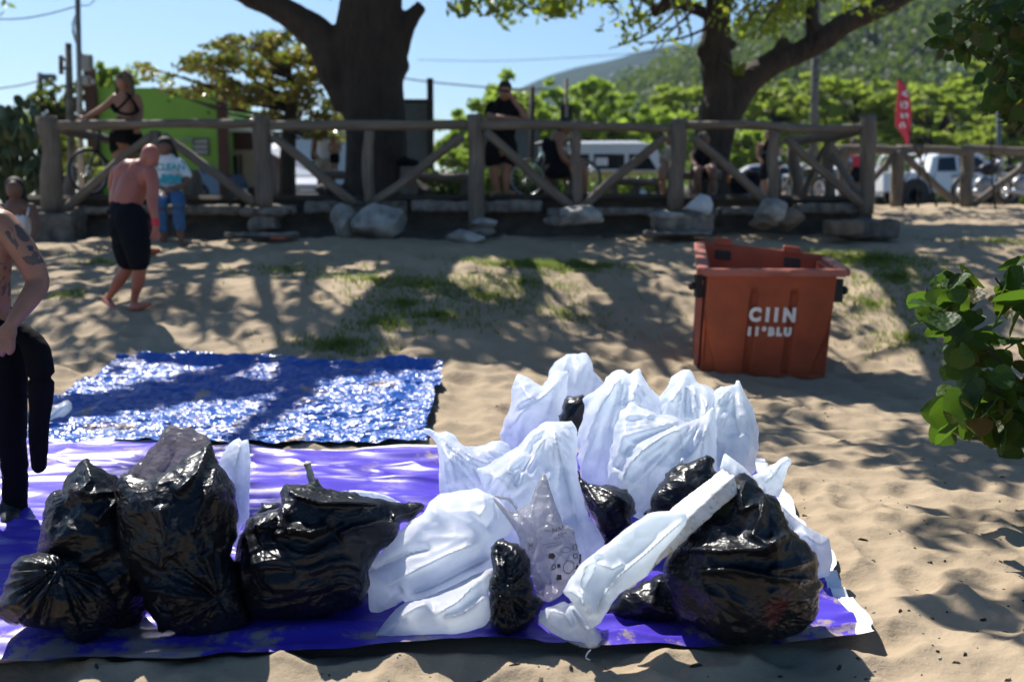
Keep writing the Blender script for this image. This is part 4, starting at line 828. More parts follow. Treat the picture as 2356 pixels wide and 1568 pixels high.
# ------------------------------------------------------------------ people
def flesh(parts, Y, voxel, smooth=3, disp=None):
    mb = MB()
    for q in parts:
        if q[0] == 'e':
            _, x, y, dy, rx, rz, rd = q[:7]; rot = Euler((0, math.radians(q[7]) if len(q) > 7 else 0, 0)).to_matrix()
            k = K(Y+dy); mb.ell(P(x, y, Y+dy), (rx*k, rd*k, rz*k), rot, n=14, m=18)
        else:
            pts = [P(p[0], p[1], Y+p[2]) for p in q[1:]]; r = [p[3]*K(Y+p[2]) for p in q[1:]]
            mb.tube(pts, r, seg=14, smooth=4)
            for p, rr in ((pts[0], r[0]), (pts[-1], r[-1])): mb.ell(p, (rr, rr, rr), n=8, m=12)
    return remeshed(mb, voxel, smooth, disp)
def person(label, Y, foot, body, clothes, skin, voxel=.011, hv=None, cat='person', group=None):
    o = empty('person', P(*foot)); top(o, label, cat, group)
    V, Fc = flesh(body, Y, voxel); meshobj('body', V, Fc, M[skin], o)
    for (nm, mat, parts, *r) in clothes:
        V, Fc = flesh(parts, Y, (r[0] if r else voxel*1.15), r[1] if len(r) > 1 else 3, (lambda V: .006*fbm(V[:, 0]*14, V[:, 1]*14, V[:, 2]*9, o=3, seed=4)) if nm not in ('hair', 'sunglasses', 'wristband') else None)
        meshobj(nm, V, Fc, M[mat], o)
    return o
def fingers(x, y, dy, dx, dyy, L, r, n=4, spread=.28, curl=.0, thumb=1):
    """palm at x,y pointing (dx,dyy); returns tube parts for n fingers and a thumb"""
    out = []; nx, ny = -dyy, dx; lens = [.86, 1, .95, .75]
    for i in range(n):
        s = (i-(n-1)/2)/((n-1)/2) if n > 1 else 0; ox, oy = x+nx*s*r*2.9, y+ny*s*r*2.9; l = L*lens[i]
        ex, ey = dx+nx*s*spread, dyy+ny*s*spread
        out.append(('t', (ox-dx*L*.35, oy-dyy*L*.35, dy, r*1.05), (ox+ex*l*.45, oy+ey*l*.45, dy-.004, r), (ox+ex*l*.85, oy+ey*l*.85, dy+curl, r*.85)))
    if thumb: out.append(('t', (x-dx*L*.5+nx*r*3*thumb, y-dyy*L*.5+ny*r*3*thumb, dy, r*1.3), (x+nx*r*5.2*thumb, y+ny*r*5.2*thumb, dy-.008, r*1.1), (x+dx*L*.35+nx*r*5.4*thumb, y+dyy*L*.35+ny*r*5.4*thumb, dy-.01, r*.9)))
    return out
# 1 the bald man walking up the bank (seen from behind)
wY = 9.25; fx = P(318, 716, wY)
body = [('e', 346, 357, -.02, 20, 25, 23, 8), ('e', 350, 372, -.04, 14, 14, 16, 0), ('e', 326, 357, 0, 3.5, 7, 5),
        ('t', (338, 372, 0, 14), (326, 390, .02, 17)),
        ('t', (322, 392, .02, 27), (312, 415, .02, 33), (302, 440, 0, 33), (292, 470, 0, 33), (288, 500, 0, 35)), ('t', (296, 392, .06, 26), (290, 425, .06, 30), (282, 460, .03, 30)),
        ('e', 300, 392, .05, 40, 24, 26, -14), ('e', 336, 405, -.03, 18, 27, 22, 8),
        ('t', (346, 398, -.10, 16), (352, 430, -.14, 14), (350, 465, -.17, 12.5), (355, 492, -.19, 9.5), (358, 514, -.2, 7.5), (358, 530, -.2, 8)),
        ('t', (270, 395, .15, 15), (262, 430, .22, 13), (276, 466, .26, 11), (290, 480, .26, 8)),
        ('e', 357, 533, -.2, 8, 10, 9), *fingers(356, 540, -.2, -.15, 1, 15, 2.3, curl=-.03, thumb=-1),
        ('t', (278, 500, .05, 26), (296, 560, .08, 24), (298, 598, .10, 19), (292, 618, .12, 15), (273, 647, .16, 14), (258, 672, .20, 9), (250, 686, .24, 7)),
        ('t', (250, 682, .27, 9), (246, 690, .26, 10), (258, 706, .14, 9), (268, 718, .05, 6)),
        ('t', (306, 500, -.05, 26), (318, 560, -.08, 24), (322, 600, -.08, 19), (321, 620, -.08, 15), (318, 650, -.04, 14), (311, 676, 0, 9.5), (308, 698, .02, 7.5)),
        ('t', (303, 710, .05, 9), (312, 707, .0, 10), (330, 702, -.02, 8), (345, 699, -.02, 5))]
person('sunburnt bald man in black shorts walking barefoot up the sandy bank', wY, (318, 716, wY), body,
       [('shorts', 'navy_cloth', [('t', (288, 482, 0, 36), (292, 500, 0, 38), (290, 525, 0, 40)), ('t', (285, 505, .03, 32), (290, 560, .08, 31), (296, 594, .09, 28)), ('t', (300, 500, -.06, 37), (314, 560, -.09, 32), (320, 600, -.09, 25)), ('e', 290, 488, 0, 43, 16, 36, 4), ('e', 308, 500, -.03, 34, 22, 36)], .013, 3),
        ('wristband', 'red_flag', [('t', (357, 508, -.2, 9.2), (357.5, 515, -.2, 9))], .006, 1)], 'skin_red', .010)
# 2 the woman in the white shirt seated on the platform edge
sY = 13.75
body = [('e', 380, 340, .05, 15, 20, 17), ('t', (380, 355, .06, 7), (382, 368, .08, 8)), ('e', 381, 345, -.04, 2.5, 4, 4),
        ('t', (384, 380, .1, 20), (386, 410, .1, 20), (388, 440, .1, 24)), ('e', 388, 372, .1, 30, 10, 14),
        ('t', (362, 378, .08, 9), (356, 405, .05, 8), (360, 428, -.1, 6.5), (380, 437, -.22, 5.5)), ('t', (417, 378, .08, 9), (428, 405, .05, 8.5), (424, 424, -.08, 7), (398, 434, -.2, 5.5)),
        ('e', 384, 438, -.24, 6, 5, 5), *fingers(388, 437, -.26, 1, -.2, 8, 1.5), ('e', 396, 434, -.22, 6, 5, 5), *fingers(392, 434, -.24, -1, .2, 8, 1.5, thumb=-1),
        ('t', (376, 448, .08, 16), (372, 452, -.2, 15), (372, 466, -.42, 13), (373, 500, -.40, 11), (376, 530, -.36, 10), (376, 560, -.34, 7)), ('t', (396, 448, .08, 16), (406, 452, -.2, 15), (410, 466, -.42, 13), (410, 500, -.40, 11), (414, 530, -.38, 10), (417, 552, -.38, 7)),
        ('t', (376, 566, -.30, 7), (374, 570, -.42, 7.5), (372, 572, -.56, 6)), ('t', (418, 556, -.34, 7), (422, 559, -.48, 7), (427, 560, -.60, 6))]
person('seated woman in white T-shirt and blue cropped jeans facing the beach', sY, (390, 560, sY-.3), body,
       [('hair', 'hair', [('e', 380, 330, .07, 17, 16, 18), ('t', (396, 340, .12, 8), (404, 362, .14, 7), (408, 380, .15, 5)), ('t', (366, 338, .12, 6), (362, 360, .14, 5))]),
        ('shirt', 'white_cloth', [('t', (386, 374, .1, 23), (387, 405, .1, 25), (388, 438, .08, 27)), ('e', 388, 376, .1, 33, 13, 17), ('t', (366, 376, .1, 13), (357, 396, .07, 12), (355, 404, .05, 12)), ('t', (412, 376, .1, 13), (425, 396, .07, 13), (429, 402, .05, 12.5))]),
        ('jeans', 'jeans', [('t', (376, 448, .08, 18), (372, 454, -.2, 17), (371, 468, -.42, 15.5), (372, 500, -.40, 14), (374, 523, -.38, 14)), ('t', (396, 448, .08, 18), (406, 454, -.2, 17), (411, 468, -.42, 15.5), (411, 500, -.41, 14), (414, 520, -.40, 13.5)), ('e', 388, 446, .05, 28, 14, 20)]),
        ('sandal', 'black', [('e', 373, 576, -.46, 8, 2.2, 20)], .012, 1), ('sandal', 'black', [('e', 423, 563, -.48, 8, 2.2, 20)], .012, 1)], 'skin_brown', .011)
sh = [o for o in bpy.data.objects if o.get('label', '').startswith('seated woman in white')][0]
V, Fc = text_mesh('CLEAN', .125, .004); c = P(391, 385, sY-.165); meshobj('shirt_lettering', np.stack([V[:, 0]+c.x, np.full(len(V), c.y-.01)+np.abs(V[:, 0])*.2, V[:, 1]+c.z], -1), Fc, M['teal_print'], sh, smooth=False)
c = P(390, 412, sY-.165); g = np.random.default_rng(2); Vv = []; xs = np.linspace(-.15, .15, 13)
for x in xs: Vv += [(c.x+x, c.y-.012+abs(x)*.2, c.z-.06+.008*g.normal()), (c.x+x, c.y-.012+abs(x)*.2, c.z+.075-abs(x)*.2+.018*g.normal())]
meshobj('shirt_print', Vv, [(2*i, 2*i+2, 2*i+3, 2*i+1) for i in range(12)], M['teal_print'], sh, smooth=False)
# 3 woman in crossed sports top leaning on the rail
bY = 14.75
body = [('e', 283, 189, 0, 15, 20, 18), ('t', (286, 200, .02, 8), (288, 216, .02, 9)), ('t', (288, 222, .02, 17), (290, 245, .02, 22), (291, 268, 0, 20), (291, 292, 0, 24), (290, 320, 0, 28)), ('e', 290, 226, .02, 30, 13, 14), ('e', 274, 240, 0, 14, 22, 16),
        ('t', (266, 226, 0, 10.5), (245, 243, -.05, 8.5), (225, 256, -.12, 7.5), (205, 266, -.18, 5.5), (192, 271, -.20, 4.5)), ('e', 188, 272, -.2, 6, 3.5, 6), *fingers(184, 272, -.2, -1, .12, 11, 1.5, thumb=-1),
        ('t', (314, 226, .02, 10), (322, 250, .03, 8.5), (320, 274, -.05, 7), (317, 292, -.15, 5)), ('e', 316, 297, -.18, 5, 7, 5), *fingers(316, 302, -.19, 0, 1, 8, 1.5),
        ('t', (276, 322, 0, 19), (276, 355, 0, 17), (280, 392, 0, 12), (282, 420, 0, 10), (284, 445, .02, 6)), ('t', (304, 322, 0, 19), (302, 355, .02, 17), (304, 392, .02, 12), (306, 420, .02, 10), (306, 445, .02, 6)), ('t', (284, 448, 0, 6), (282, 450, -.15, 5)), ('t', (306, 448, 0, 6), (308, 450, -.15, 5))]
person('woman in black crossed back sports top and shorts leaning one arm on the rail', bY, (292, 450, bY), body,
       [('hair', 'hair_brown', [('e', 284, 184, .01, 16, 17, 19), ('t', (290, 168, -.06, 8), (297, 180, -.10, 9), (302, 200, -.12, 7.5), (308, 220, -.12, 4)), ('t', (272, 190, -.02, 7), (268, 212, -.02, 4)), ]),
        ('sports_top', 'black_cloth', [('t', (263, 245, -.05, 7), (268, 255, -.10, 4), (284, 262, -.155, 3.4), (305, 262, -.15, 3.4), (318, 254, -.08, 4)), ('t', (266, 254, -.06, 6), (275, 248, -.11, 3.2), (290, 232, -.125, 3), (300, 220, -.10, 3)), ('t', (316, 252, -.08, 5), (310, 240, -.11, 3.2), (300, 225, -.125, 3), (292, 216, -.09, 3)), ('e', 268, 246, .0, 12, 13, 16)], .009, 1),
        ('shorts', 'black_cloth', [('t', (290, 290, 0, 27), (290, 312, 0, 31)), ('t', (274, 315, 0, 22), (272, 340, 0, 20)), ('t', (306, 315, 0, 22), (306, 336, .02, 20)), ('e', 290, 318, -.03, 34, 20, 26)])], 'skin_tan', .011)
# 4 man in black leaning on the rail
mY = 14.75
body = [('e', 1162, 212, -.12, 14.5, 20, 17, -4), ('e', 1158, 217, -.24, 2.5, 4, 4), ('t', (1162, 226, -.08, 8), (1160, 240, -.02, 9)), ('e', 1160, 248, 0, 34, 14, 17), ('t', (1158, 250, 0, 22), (1156, 275, 0, 26), (1156, 310, .03, 24), (1154, 340, .06, 26)),
        ('t', (1130, 250, 0, 11), (1127, 268, -.12, 9), (1150, 271, -.28, 7.5), (1186, 275, -.32, 6)), ('e', 1190, 276, -.32, 6.5, 5, 6), *fingers(1194, 277, -.33, 1, .2, 8, 1.6),
        ('t', (1188, 250, 0, 11), (1208, 268, -.15, 9), (1212, 276, -.24, 8), (1200, 255, -.22, 6.5), (1186, 238, -.18, 5)), ('e', 1183, 232, -.17, 6, 7, 5), *fingers(1181, 226, -.17, -.3, -1, 7, 1.6),
        ('t', (1142, 342, .06, 17), (1138, 372, .04, 14), (1136, 395, .02, 11), (1140, 418, .03, 10.5), (1146, 438, .05, 6)), ('t', (1166, 342, .06, 17), (1168, 372, .06, 14), (1164, 395, .05, 11), (1164, 418, .05, 10.5), (1164, 438, .05, 6)),
        ('t', (1146, 443, .03, 6.5), (1136, 446, -.12, 6), (1130, 447, -.2, 4)), ('t', (1164, 443, .03, 6.5), (1176, 444, -.1, 6), (1184, 443, -.16, 4))]
person('man in black T-shirt, shorts and sunglasses leaning on the rail with hand at cheek', mY, (1155, 449, mY), body,
       [('hair', 'hair', [('e', 1162, 201, -.10, 15.5, 15, 18)]), ('sunglasses', 'black', [('e', 1154, 209, -.25, 5.5, 3.2, 3), ('e', 1167, 210, -.25, 5.5, 3.2, 3), ('t', (1150, 208, -.25, 1.4), (1172, 209, -.24, 1.4))], .006, 1),
        ('shirt', 'black_cloth', [('t', (1159, 246, 0, 25), (1157, 275, 0, 29), (1157, 300, .02, 30)), ('e', 1160, 248, 0, 37, 15, 20), ('t', (1132, 248, 0, 14), (1127, 262, -.06, 13)), ('t', (1188, 248, 0, 14), (1200, 260, -.07, 13))]),
        ('shorts', 'black_cloth', [('t', (1155, 300, .04, 28), (1155, 330, .06, 31)), ('t', (1140, 335, .05, 22), (1134, 365, .04, 22)), ('t', (1168, 335, .06, 22), (1172, 362, .06, 21))]),
        ('flip_flop', 'red_flag', [('e', 1136, 450, -.05, 8, 2, 18)], .011, 1), ('flip_flop', 'red_flag', [('e', 1177, 447, -.02, 12, 2, 16)], .011, 1)], 'skin_tan', .011)
# 5 seated woman with dark tank top, side on
tY = 16.3
body = [('e', 1303, 290, 0, 14, 17, 15), ('t', (1300, 300, 0, 7), (1292, 312, 0, 8)), ('t', (1284, 318, 0, 17), (1276, 345, 0, 18), (1272, 375, 0, 20), (1272, 392, 0, 20)), ('e', 1286, 320, 0, 15, 12, 20),
        ('t', (1288, 322, -.15, 9), (1290, 345, -.18, 8), (1300, 368, -.2, 6.5), (1318, 374, -.2, 5)), ('e', 1322, 374, -.2, 6, 4, 5), *fingers(1326, 373, -.2, 1, -.2, 8, 1.5), ('t', (1286, 322, .15, 9), (1292, 348, .18, 8), (1318, 366, .1, 5.5)),
        ('t', (1274, 394, -.08, 18), (1300, 388, -.1, 16), (1332, 380, -.1, 12), (1342, 398, -.1, 11), (1344, 425, -.08, 9), (1346, 446, -.06, 6)), ('t', (1276, 394, .1, 18), (1304, 390, .12, 15), (1326, 386, .12, 12), (1334, 410, .12, 10), (1336, 446, .12, 6)), ('t', (1346, 450, -.06, 6), (1358, 452, -.06, 5)), ('t', (1336, 450, .12, 6), (1348, 452, .12, 5))]
person('woman in dark tank top and navy shorts seated sideways beside the thin post', tY, (1300, 454, tY), body,
       [('hair', 'hair', [('e', 1300, 284, 0, 15, 14, 16), ('t', (1290, 288, 0, 8), (1286, 304, 0, 6))]), ('tank_top', 'navy_cloth', [('t', (1282, 328, 0, 18), (1274, 350, 0, 21), (1270, 385, 0, 23)), ('t', (1290, 312, -.08, 4), (1284, 326, -.1, 6)), ('e', 1258, 335, .02, 12, 18, 14)]),
        ('shorts', 'navy_cloth', [('t', (1272, 392, -.08, 21), (1300, 388, -.1, 18)), ('t', (1272, 392, .1, 21), (1300, 390, .12, 18))])], 'skin_tan', .012)
# 6,7 pair seated behind the fourth post
pY = 16.6
def seated_pair(x, label, shirt, dark, flip=1, skin='skin_tan'):
    X = lambda a: x+a*flip
    body = [('e', X(2), 322, 0, 13, 16, 15), ('t', (X(0), 334, 0, 7), (X(0), 346, 0, 8)), ('t', (X(-2), 352, 0, 18), (X(-4), 375, 0, 18), (X(-6), 396, 0, 19)), ('e', X(-1), 352, 0, 24, 10, 14), ('t', (X(-20), 354, -.02, 8), (X(-22), 375, -.1, 7), (X(-6), 388, -.28, 5.5), (X(8), 386, -.32, 5)), ('t', (X(18), 354, -.02, 8), (X(22), 374, -.1, 7), (X(10), 386, -.3, 5)), ('e', X(6), 386, -.32, 5, 5, 5), *fingers(X(8), 388, -.33, .7, .7, 7, 1.4),
            ('t', (X(-10), 396, -.05, 14), (X(-14), 392, -.4, 12), (X(-13), 412, -.5, 9.5), (X(-10), 446, -.48, 6)), ('t', (X(8), 396, -.05, 14), (X(20), 390, -.4, 12), (X(22), 412, -.5, 9.5), (X(20), 446, -.48, 6)), ('t', (X(-10), 450, -.5, 6), (X(-12), 452, -.66, 5)), ('t', (X(20), 450, -.5, 6), (X(22), 452, -.66, 5))]
    return person(label, pY, (x, 455, pY-.3), body, [('hair', 'hair', [('e', X(1), 316, .03, 14, 13, 16), ('t', (X(-8), 322, .05, 7), (X(-10), 340, .08, 5))]), ('shirt', shirt, [('t', (X(-1), 350, 0, 20), (X(-4), 375, 0, 21), (X(-6), 394, 0, 22)), ('t', (X(-18), 353, 0, 10), (X(-21), 365, -.04, 10)), ('t', (X(16), 353, 0, 10), (X(20), 364, -.04, 10))]),
             ('shorts', dark, [('t', (X(-10), 396, -.03, 17), (X(-14), 393, -.3, 15)), ('t', (X(8), 396, -.03, 17), (X(18), 392, -.3, 15))])], skin, .013)
seated_pair(1618, 'person in black top seated with knees forward right of the fourth post', 'black_cloth', 'navy_cloth', 1, 'skin_brown')
seated_pair(1546, 'person with bare shins seated half hidden behind the fourth post', 'cream', 'navy_cloth', -1)
# 8 parent with child on the hip, far
def stand(x, y0, y1, Y, label, top_mat, bot_mat, skin='skin_tan', arms='hip', hair='hair'):
    s = (y1-y0)/250.; Z = lambda v: y0+v*s; X = lambda a: x+a*s
    if arms == 'up': A = [('t', (X(-30), Z(52), 0, 8*s), (X(-46), Z(30), 0, 7*s), (X(-28), Z(8), 0, 5*s)), ('t', (X(30), Z(52), 0, 8*s), (X(50), Z(36), 0, 7*s), (X(22), Z(6), 0, 5*s))]
    else: A = [('t', (X(-30), Z(52), 0, 9*s), (X(-36), Z(85), .02, 7*s), (X(-22), Z(112), -.15, 6*s)), ('t', (X(30), Z(52), 0, 9*s), (X(38), Z(85), 0, 7*s), (X(28), Z(108), -.15, 6*s))]
    body = [('e', x, Z(18), 0, 14*s, 18*s, 16*s), ('t', (x, Z(30), 0, 8*s), (x, Z(44), 0, 9*s)), ('e', x, Z(52), 0, 31*s, 12*s, 15*s), ('t', (x, Z(55), 0, 20*s), (x, Z(85), 0, 22*s), (x, Z(120), 0, 24*s)), *A,
            ('t', (X(-12), Z(122), 0, 16*s), (X(-13), Z(180), 0, 11*s), (X(-13), Z(240), 0, 6*s)), ('t', (X(12), Z(122), 0, 16*s), (X(13), Z(180), 0, 11*s), (X(13), Z(240), 0, 6*s)), ('t', (X(-13), Z(244), 0, 6*s), (X(-14), Z(247), -.16, 5*s)), ('t', (X(13), Z(244), 0, 6*s), (X(14), Z(247), -.16, 5*s))]
    return person(label, Y, (x, y1, Y), body, [('hair', hair, [('e', x, Z(11), .02, 15*s, 13*s, 17*s)]), ('shirt', top_mat, [('t', (x, Z(54), 0, 22*s), (x, Z(85), 0, 25*s), (x, Z(112), 0, 26*s))]), ('shorts', bot_mat, [('t', (x, Z(114), 0, 26*s), (x, Z(126), 0, 27*s)), ('t', (X(-13), Z(128), 0, 19*s), (X(-14), Z(160), 0, 17*s)), ('t', (X(13), Z(128), 0, 19*s), (X(14), Z(160), 0, 17*s))])], skin, .016)
stand(746, 284, 462, 21, 'adult in white top standing left of the big trunk, holding a child', 'white_cloth', 'cream', 'skin_tan')
stand(770, 312, 405, 20.7, 'small child in blue swimwear held beside the big trunk', 'skin_tan', 'navy_cloth', 'skin_tan')
mb = MB(); mb.ell(P(729, 352, 21.2), (.13, .12, .3), n=8, m=12); top(mb.build('backpack', M['navy_cloth'], None, P(729, 380, 21.2)), 'navy backpack worn by the adult left of the big trunk', 'backpack')
stand(655, 360, 465, 27, 'distant person with raised arms beside the white parasol', 'black_cloth', 'black_cloth', 'skin_tan', 'up')
stand(1768, 300, 465, 26, 'distant person with helmet behind the white motorbike', 'black_cloth', 'navy_cloth', 'skin_tan')
stand(1965, 318, 465, 27, 'distant person in red top behind the crossed braces', 'red_flag', 'navy_cloth', 'skin_brown')
# 9 girl in a pale camisole at far left
gY = 11.8
body = [('e', 33, 436, -.05, 17, 23, 20), ('e', 31, 446, -.18, 3, 5, 4), ('t', (34, 455, 0, 9), (37, 470, .02, 10)), ('e', 38, 480, 0, 40, 14, 18), ('t', (38, 480, 0, 26), (38, 510, 0, 27), (38, 550, 0, 28), (38, 590, 0, 32)),
        ('t', (4, 480, 0, 12), (-2, 510, -.04, 10), (4, 545, -.15, 8), (16, 560, -.25, 6)), ('t', (72, 480, 0, 12), (82, 510, -.04, 10), (76, 545, -.14, 8), (52, 560, -.25, 6)), ('e', 46, 562, -.27, 8, 6, 7), *fingers(40, 562, -.27, -1, 0, 12, 2.2), ('e', 22, 562, -.26, 8, 6, 7), *fingers(28, 562, -.26, 1, 0, 12, 2.2, thumb=-1),
        ('t', (26, 590, 0, 24), (24, 640, 0, 19), (24, 700, 0, 13)), ('t', (52, 590, 0, 24), (52, 640, 0, 19), (52, 700, 0, 13))]
person('dark haired girl in pale camisole looking down at the far left', gY, (38, 620, gY), body,
       [('hair', 'hair', [('e', 34, 426, 0, 20, 20, 23), ('t', (48, 440, .05, 11), (56, 465, .08, 9), (60, 485, .08, 5)), ('t', (20, 436, .04, 8), (16, 460, .08, 6))]), ('camisole', 'white_cloth', [('t', (38, 506, 0, 29), (38, 530, 0, 30), (38, 548, 0, 30)), ('t', (14, 500, -.16, 2.5), (12, 478, -.06, 2.5)), ('t', (62, 500, -.16, 2.5), (66, 478, -.06, 2.5))]),
        ('shorts', 'navy_cloth', [('t', (38, 580, 0, 34), (38, 600, 0, 34)), ('t', (25, 600, 0, 27), (24, 640, 0, 25)), ('t', (53, 600, 0, 27), (53, 640, 0, 25))])], 'skin_brown', .012)
# 10 the tattooed man close at the left edge, wetsuit peeled to the waist
def m_tattoo():
    t = NT('tattooed_skin'); p = t.pos(); n = t.noise(p, 8, 5); c = t.ramp(n, [(.3, (.22, .105, .062)), (.7, (.29, .148, .09))])
    ink = t.ramp(t.noise(t.pos((1, 1, .6)), 9, 3, .5, 2.2), [(.485, (0, 0, 0)), (.515, (1, 1, 1))])
    def blob(cx, cz, r):
        d = t.n('VectorMath', {0: t.n('Mapping', {0: p, 3: (1, 0.001, 1)}).outputs[0], 1: (cx, 0, cz)}, operation='DISTANCE').outputs['Value']
        return t.ramp(t.math('ADD', t.math('DIVIDE', d, r), t.math('MULTIPLY', t.noise(p, 22, 3), .5)), [(.95, (1, 1, 1)), (1.05, (0, 0, 0))])
    b = wloc(TATT); A = P(52, 548, 4.66)-b; B = P(14, 640, 4.72)-b; C_ = P(62, 590, 4.6)-b
    mk = t.mix(1, blob(A.x, A.z, .10), blob(B.x, B.z, .11), 'ADD'); mk = t.mix(1, mk, blob(C_.x, C_.z, .06), 'ADD'); mk = t.mix(1, mk, ink, 'MULTIPLY')
    c = t.mix(t.math('MULTIPLY', mk, .85), c, (.022, .034, .036))
    return t.fin(t.pr(c, .45, t.bump(t.noise(p, 140, 3), .12, .004), Subsurface_Weight=.05, Subsurface_Radius=(.02, .01, .005)))
TATT = empty('person', P(10, 1215, 4.72)); top(TATT, 'shirtless tattooed man at the left edge with black wetsuit rolled to the waist', 'person'); M['tattoo'] = m_tattoo()
tY = 4.72
body = [('e', -88, 372, -.05, 42, 58, 50), ('t', (-86, 405, 0, 29), (-80, 445, .02, 33)), ('e', -88, 388, -.16, 6, 10, 8), ('e', -48, 380, .0, 5, 14, 9),
        ('e', -60, 495, .02, 78, 32, 42, 10), ('t', (-60, 500, .02, 58), (-52, 560, .02, 64), (-48, 630, .02, 58), (-44, 690, .02, 56), (-42, 740, .02, 62)), ('t', (-20, 505, .0, 38), (-6, 560, .0, 34), (-14, 630, 0, 36), (-16, 700, 0, 38)),
        ('t', (4, 515, -.02, 34), (34, 548, -.03, 32), (62, 590, -.02, 30), (84, 636, 0, 27), (84, 660, -.02, 26), (64, 692, -.10, 23), (40, 725, -.16, 18), (26, 746, -.19, 15)),
        ('e', 18, 764, -.2, 22, 23, 12, 20), *fingers(4, 784, -.21, -.62, .78, 34, 6.0, spread=.18, curl=.02, thumb=-1),
        ('t', (-130, 515, .02, 30), (-150, 600, .06, 28), (-140, 690, .02, 20), (-110, 740, -.1, 14)), ('e', -104, 752, -.12, 20, 22, 12), *fingers(-92, 770, -.13, .5, .85, 34, 6, thumb=1),
        ('t', (-60, 740, .02, 44), (-70, 950, .02, 30), (-70, 1150, .02, 20), (-72, 1190, .0, 22), (-80, 1202, -.12, 16)), ('t', (-10, 740, .02, 44), (18, 940, .02, 30), (30, 1140, .04, 20), (28, 1185, .02, 22), (20, 1198, -.10, 16))]
V, Fc = flesh(body, tY, .0075, 3); meshobj('body', V, Fc, M['tattoo'], TATT)
V, Fc = flesh([('t', (-42, 720, .02, 66), (-40, 770, .02, 72), (-40, 820, .02, 74)), ('e', -10, 760, 0, 48, 42, 44), ('t', (10, 810, .02, 50), (16, 880, .02, 46), (22, 960, .03, 40), (28, 1020, .03, 33), (34, 1080, .04, 29), (34, 1150, .04, 28), (34, 1176, .04, 32)), ('t', (-76, 810, .02, 52), (-74, 960, .02, 42), (-72, 1080, .02, 32), (-72, 1170, .02, 31))], tY, .013, 3, lambda V: .010*fbm(V[:, 0]*9, V[:, 1]*9, V[:, 2]*16, o=3, seed=9)); meshobj('wetsuit_legs', V, Fc, M['black_cloth'], TATT)
V, Fc = flesh([('t', (52, 760, -.04, 22), (80, 800, -.06, 30), (94, 860, -.07, 32), (94, 930, -.07, 26), (90, 1000, -.07, 23), (90, 1070, -.07, 20)), ('e', 90, 1064, -.07, 20, 18, 12)], tY, .011, 2, lambda V: .010*fbm(V[:, 0]*10, V[:, 1]*10, V[:, 2]*10, o=3, seed=10)); meshobj('wetsuit_sleeve', V, Fc, M['black_cloth'], TATT)
for x, y in ((30, 1192), (-76, 1194)):
    V, Fc = flesh([('t', (x, y-30, .04, 30), (x, y, .03, 32), (x-8, y+12, -.14, 24)), ('e', x-4, y+14, -.06, 30, 12, 62)], tY, .011, 2); meshobj('boot', V, Fc, M['black'], TATT)
mb = MB(); a = P(-6, 800, tY-.21); mb.tube([a+Vector((math.cos(t)*.012, math.sin(t)*.012, 0)) for t in np.linspace(0, 6.28, 13)], .002, seg=5); mb.build('ring', m_simple('gold', (.8, .55, .15), .25, .1, 3, Metallic=1.), TATT)
# ------------------------------------------------------------------ plastics
def m_black_plastic(name, tint=(.004, .005, .008), trans=0.0, sc=1.0, full=False):
    t = NT(name); p = t.pos(); w1 = t.noise(p, 5*sc, 3, .5); wp = t.n('Mix', {0: .12, 4: p, 5: t.n('TexNoise', {'Vector': p, 'Scale': 6*sc, 'Detail': 3}).outputs['Color']}, data_type='VECTOR').outputs[1]
    h = None
    for s, a in ((8*sc, 1.0), (20*sc, .55), (50*sc, .25)):
        v = t.math('MULTIPLY', t.n('TexVoronoi', {'Vector': t.n('Mapping', {0: wp, 3: (1, 1, 1.7)}).outputs[0], 'Scale': s}, feature='F1').outputs[0], a); h = v if h is None else t.math('ADD', h, v)
    n = t.noise(p, 9, 4); c = t.ramp(n, [(.40, tint), (.66, (.007, .009, .014)), (.80, (.014, .010, .008))])
    nr = t.n('Bump', {'Height': h, 'Strength': t.ramp(t.noise(p, 4.5, 3), [(.38, (.2, .2, .2)), (.64, (.8, .8, .8))]), 'Distance': .026}).outputs[0]
    if full:
        vv = t.n('TexVoronoi', {'Vector': wp, 'Scale': 9}, feature='F1'); k = t.n('SeparateColor', {0: vv.outputs['Color']}).outputs
        cc = t.ramp(k[0], [(0, (.07, .008, .008)), (.3, (.012, .03, .06)), (.55, (.06, .06, .065)), (.8, (.05, .03, .015)), (1, (.01, .05, .04))])
        mk = t.math('MULTIPLY', t.ramp(vv.outputs['Distance'], [(.30, (1, 1, 1)), (.45, (0, 0, 0))]), t.ramp(k[1], [(.55, (0, 0, 0)), (.62, (1, 1, 1))]))
        c = t.n('Mix', {0: t.math('MULTIPLY', mk, .8), 6: c, 7: cc}, data_type='RGBA').outputs[2]
    b = t.pr(c, .33, nr, IOR=1.36)
    if trans:
        tr = t.n('BsdfTransparent', {0: (.62, .61, .63, 1)}).outputs[0]; tl = t.n('BsdfTranslucent', {0: (.46, .45, .46, 1), 'Normal': nr}).outputs[0]
        b = t.n('MixShader', {0: trans, 1: b, 2: t.n('MixShader', {0: .45, 1: tl, 2: tr}).outputs[0]}).outputs[0]
    return t.fin(b)
M['bag_black'] = m_black_plastic('black_plastic')
M['bag_black_full'] = m_black_plastic('black_plastic_over_rubbish', full=True)
M['film_grey'] = m_black_plastic('thin_black_film', (.06, .052, .055), .68)
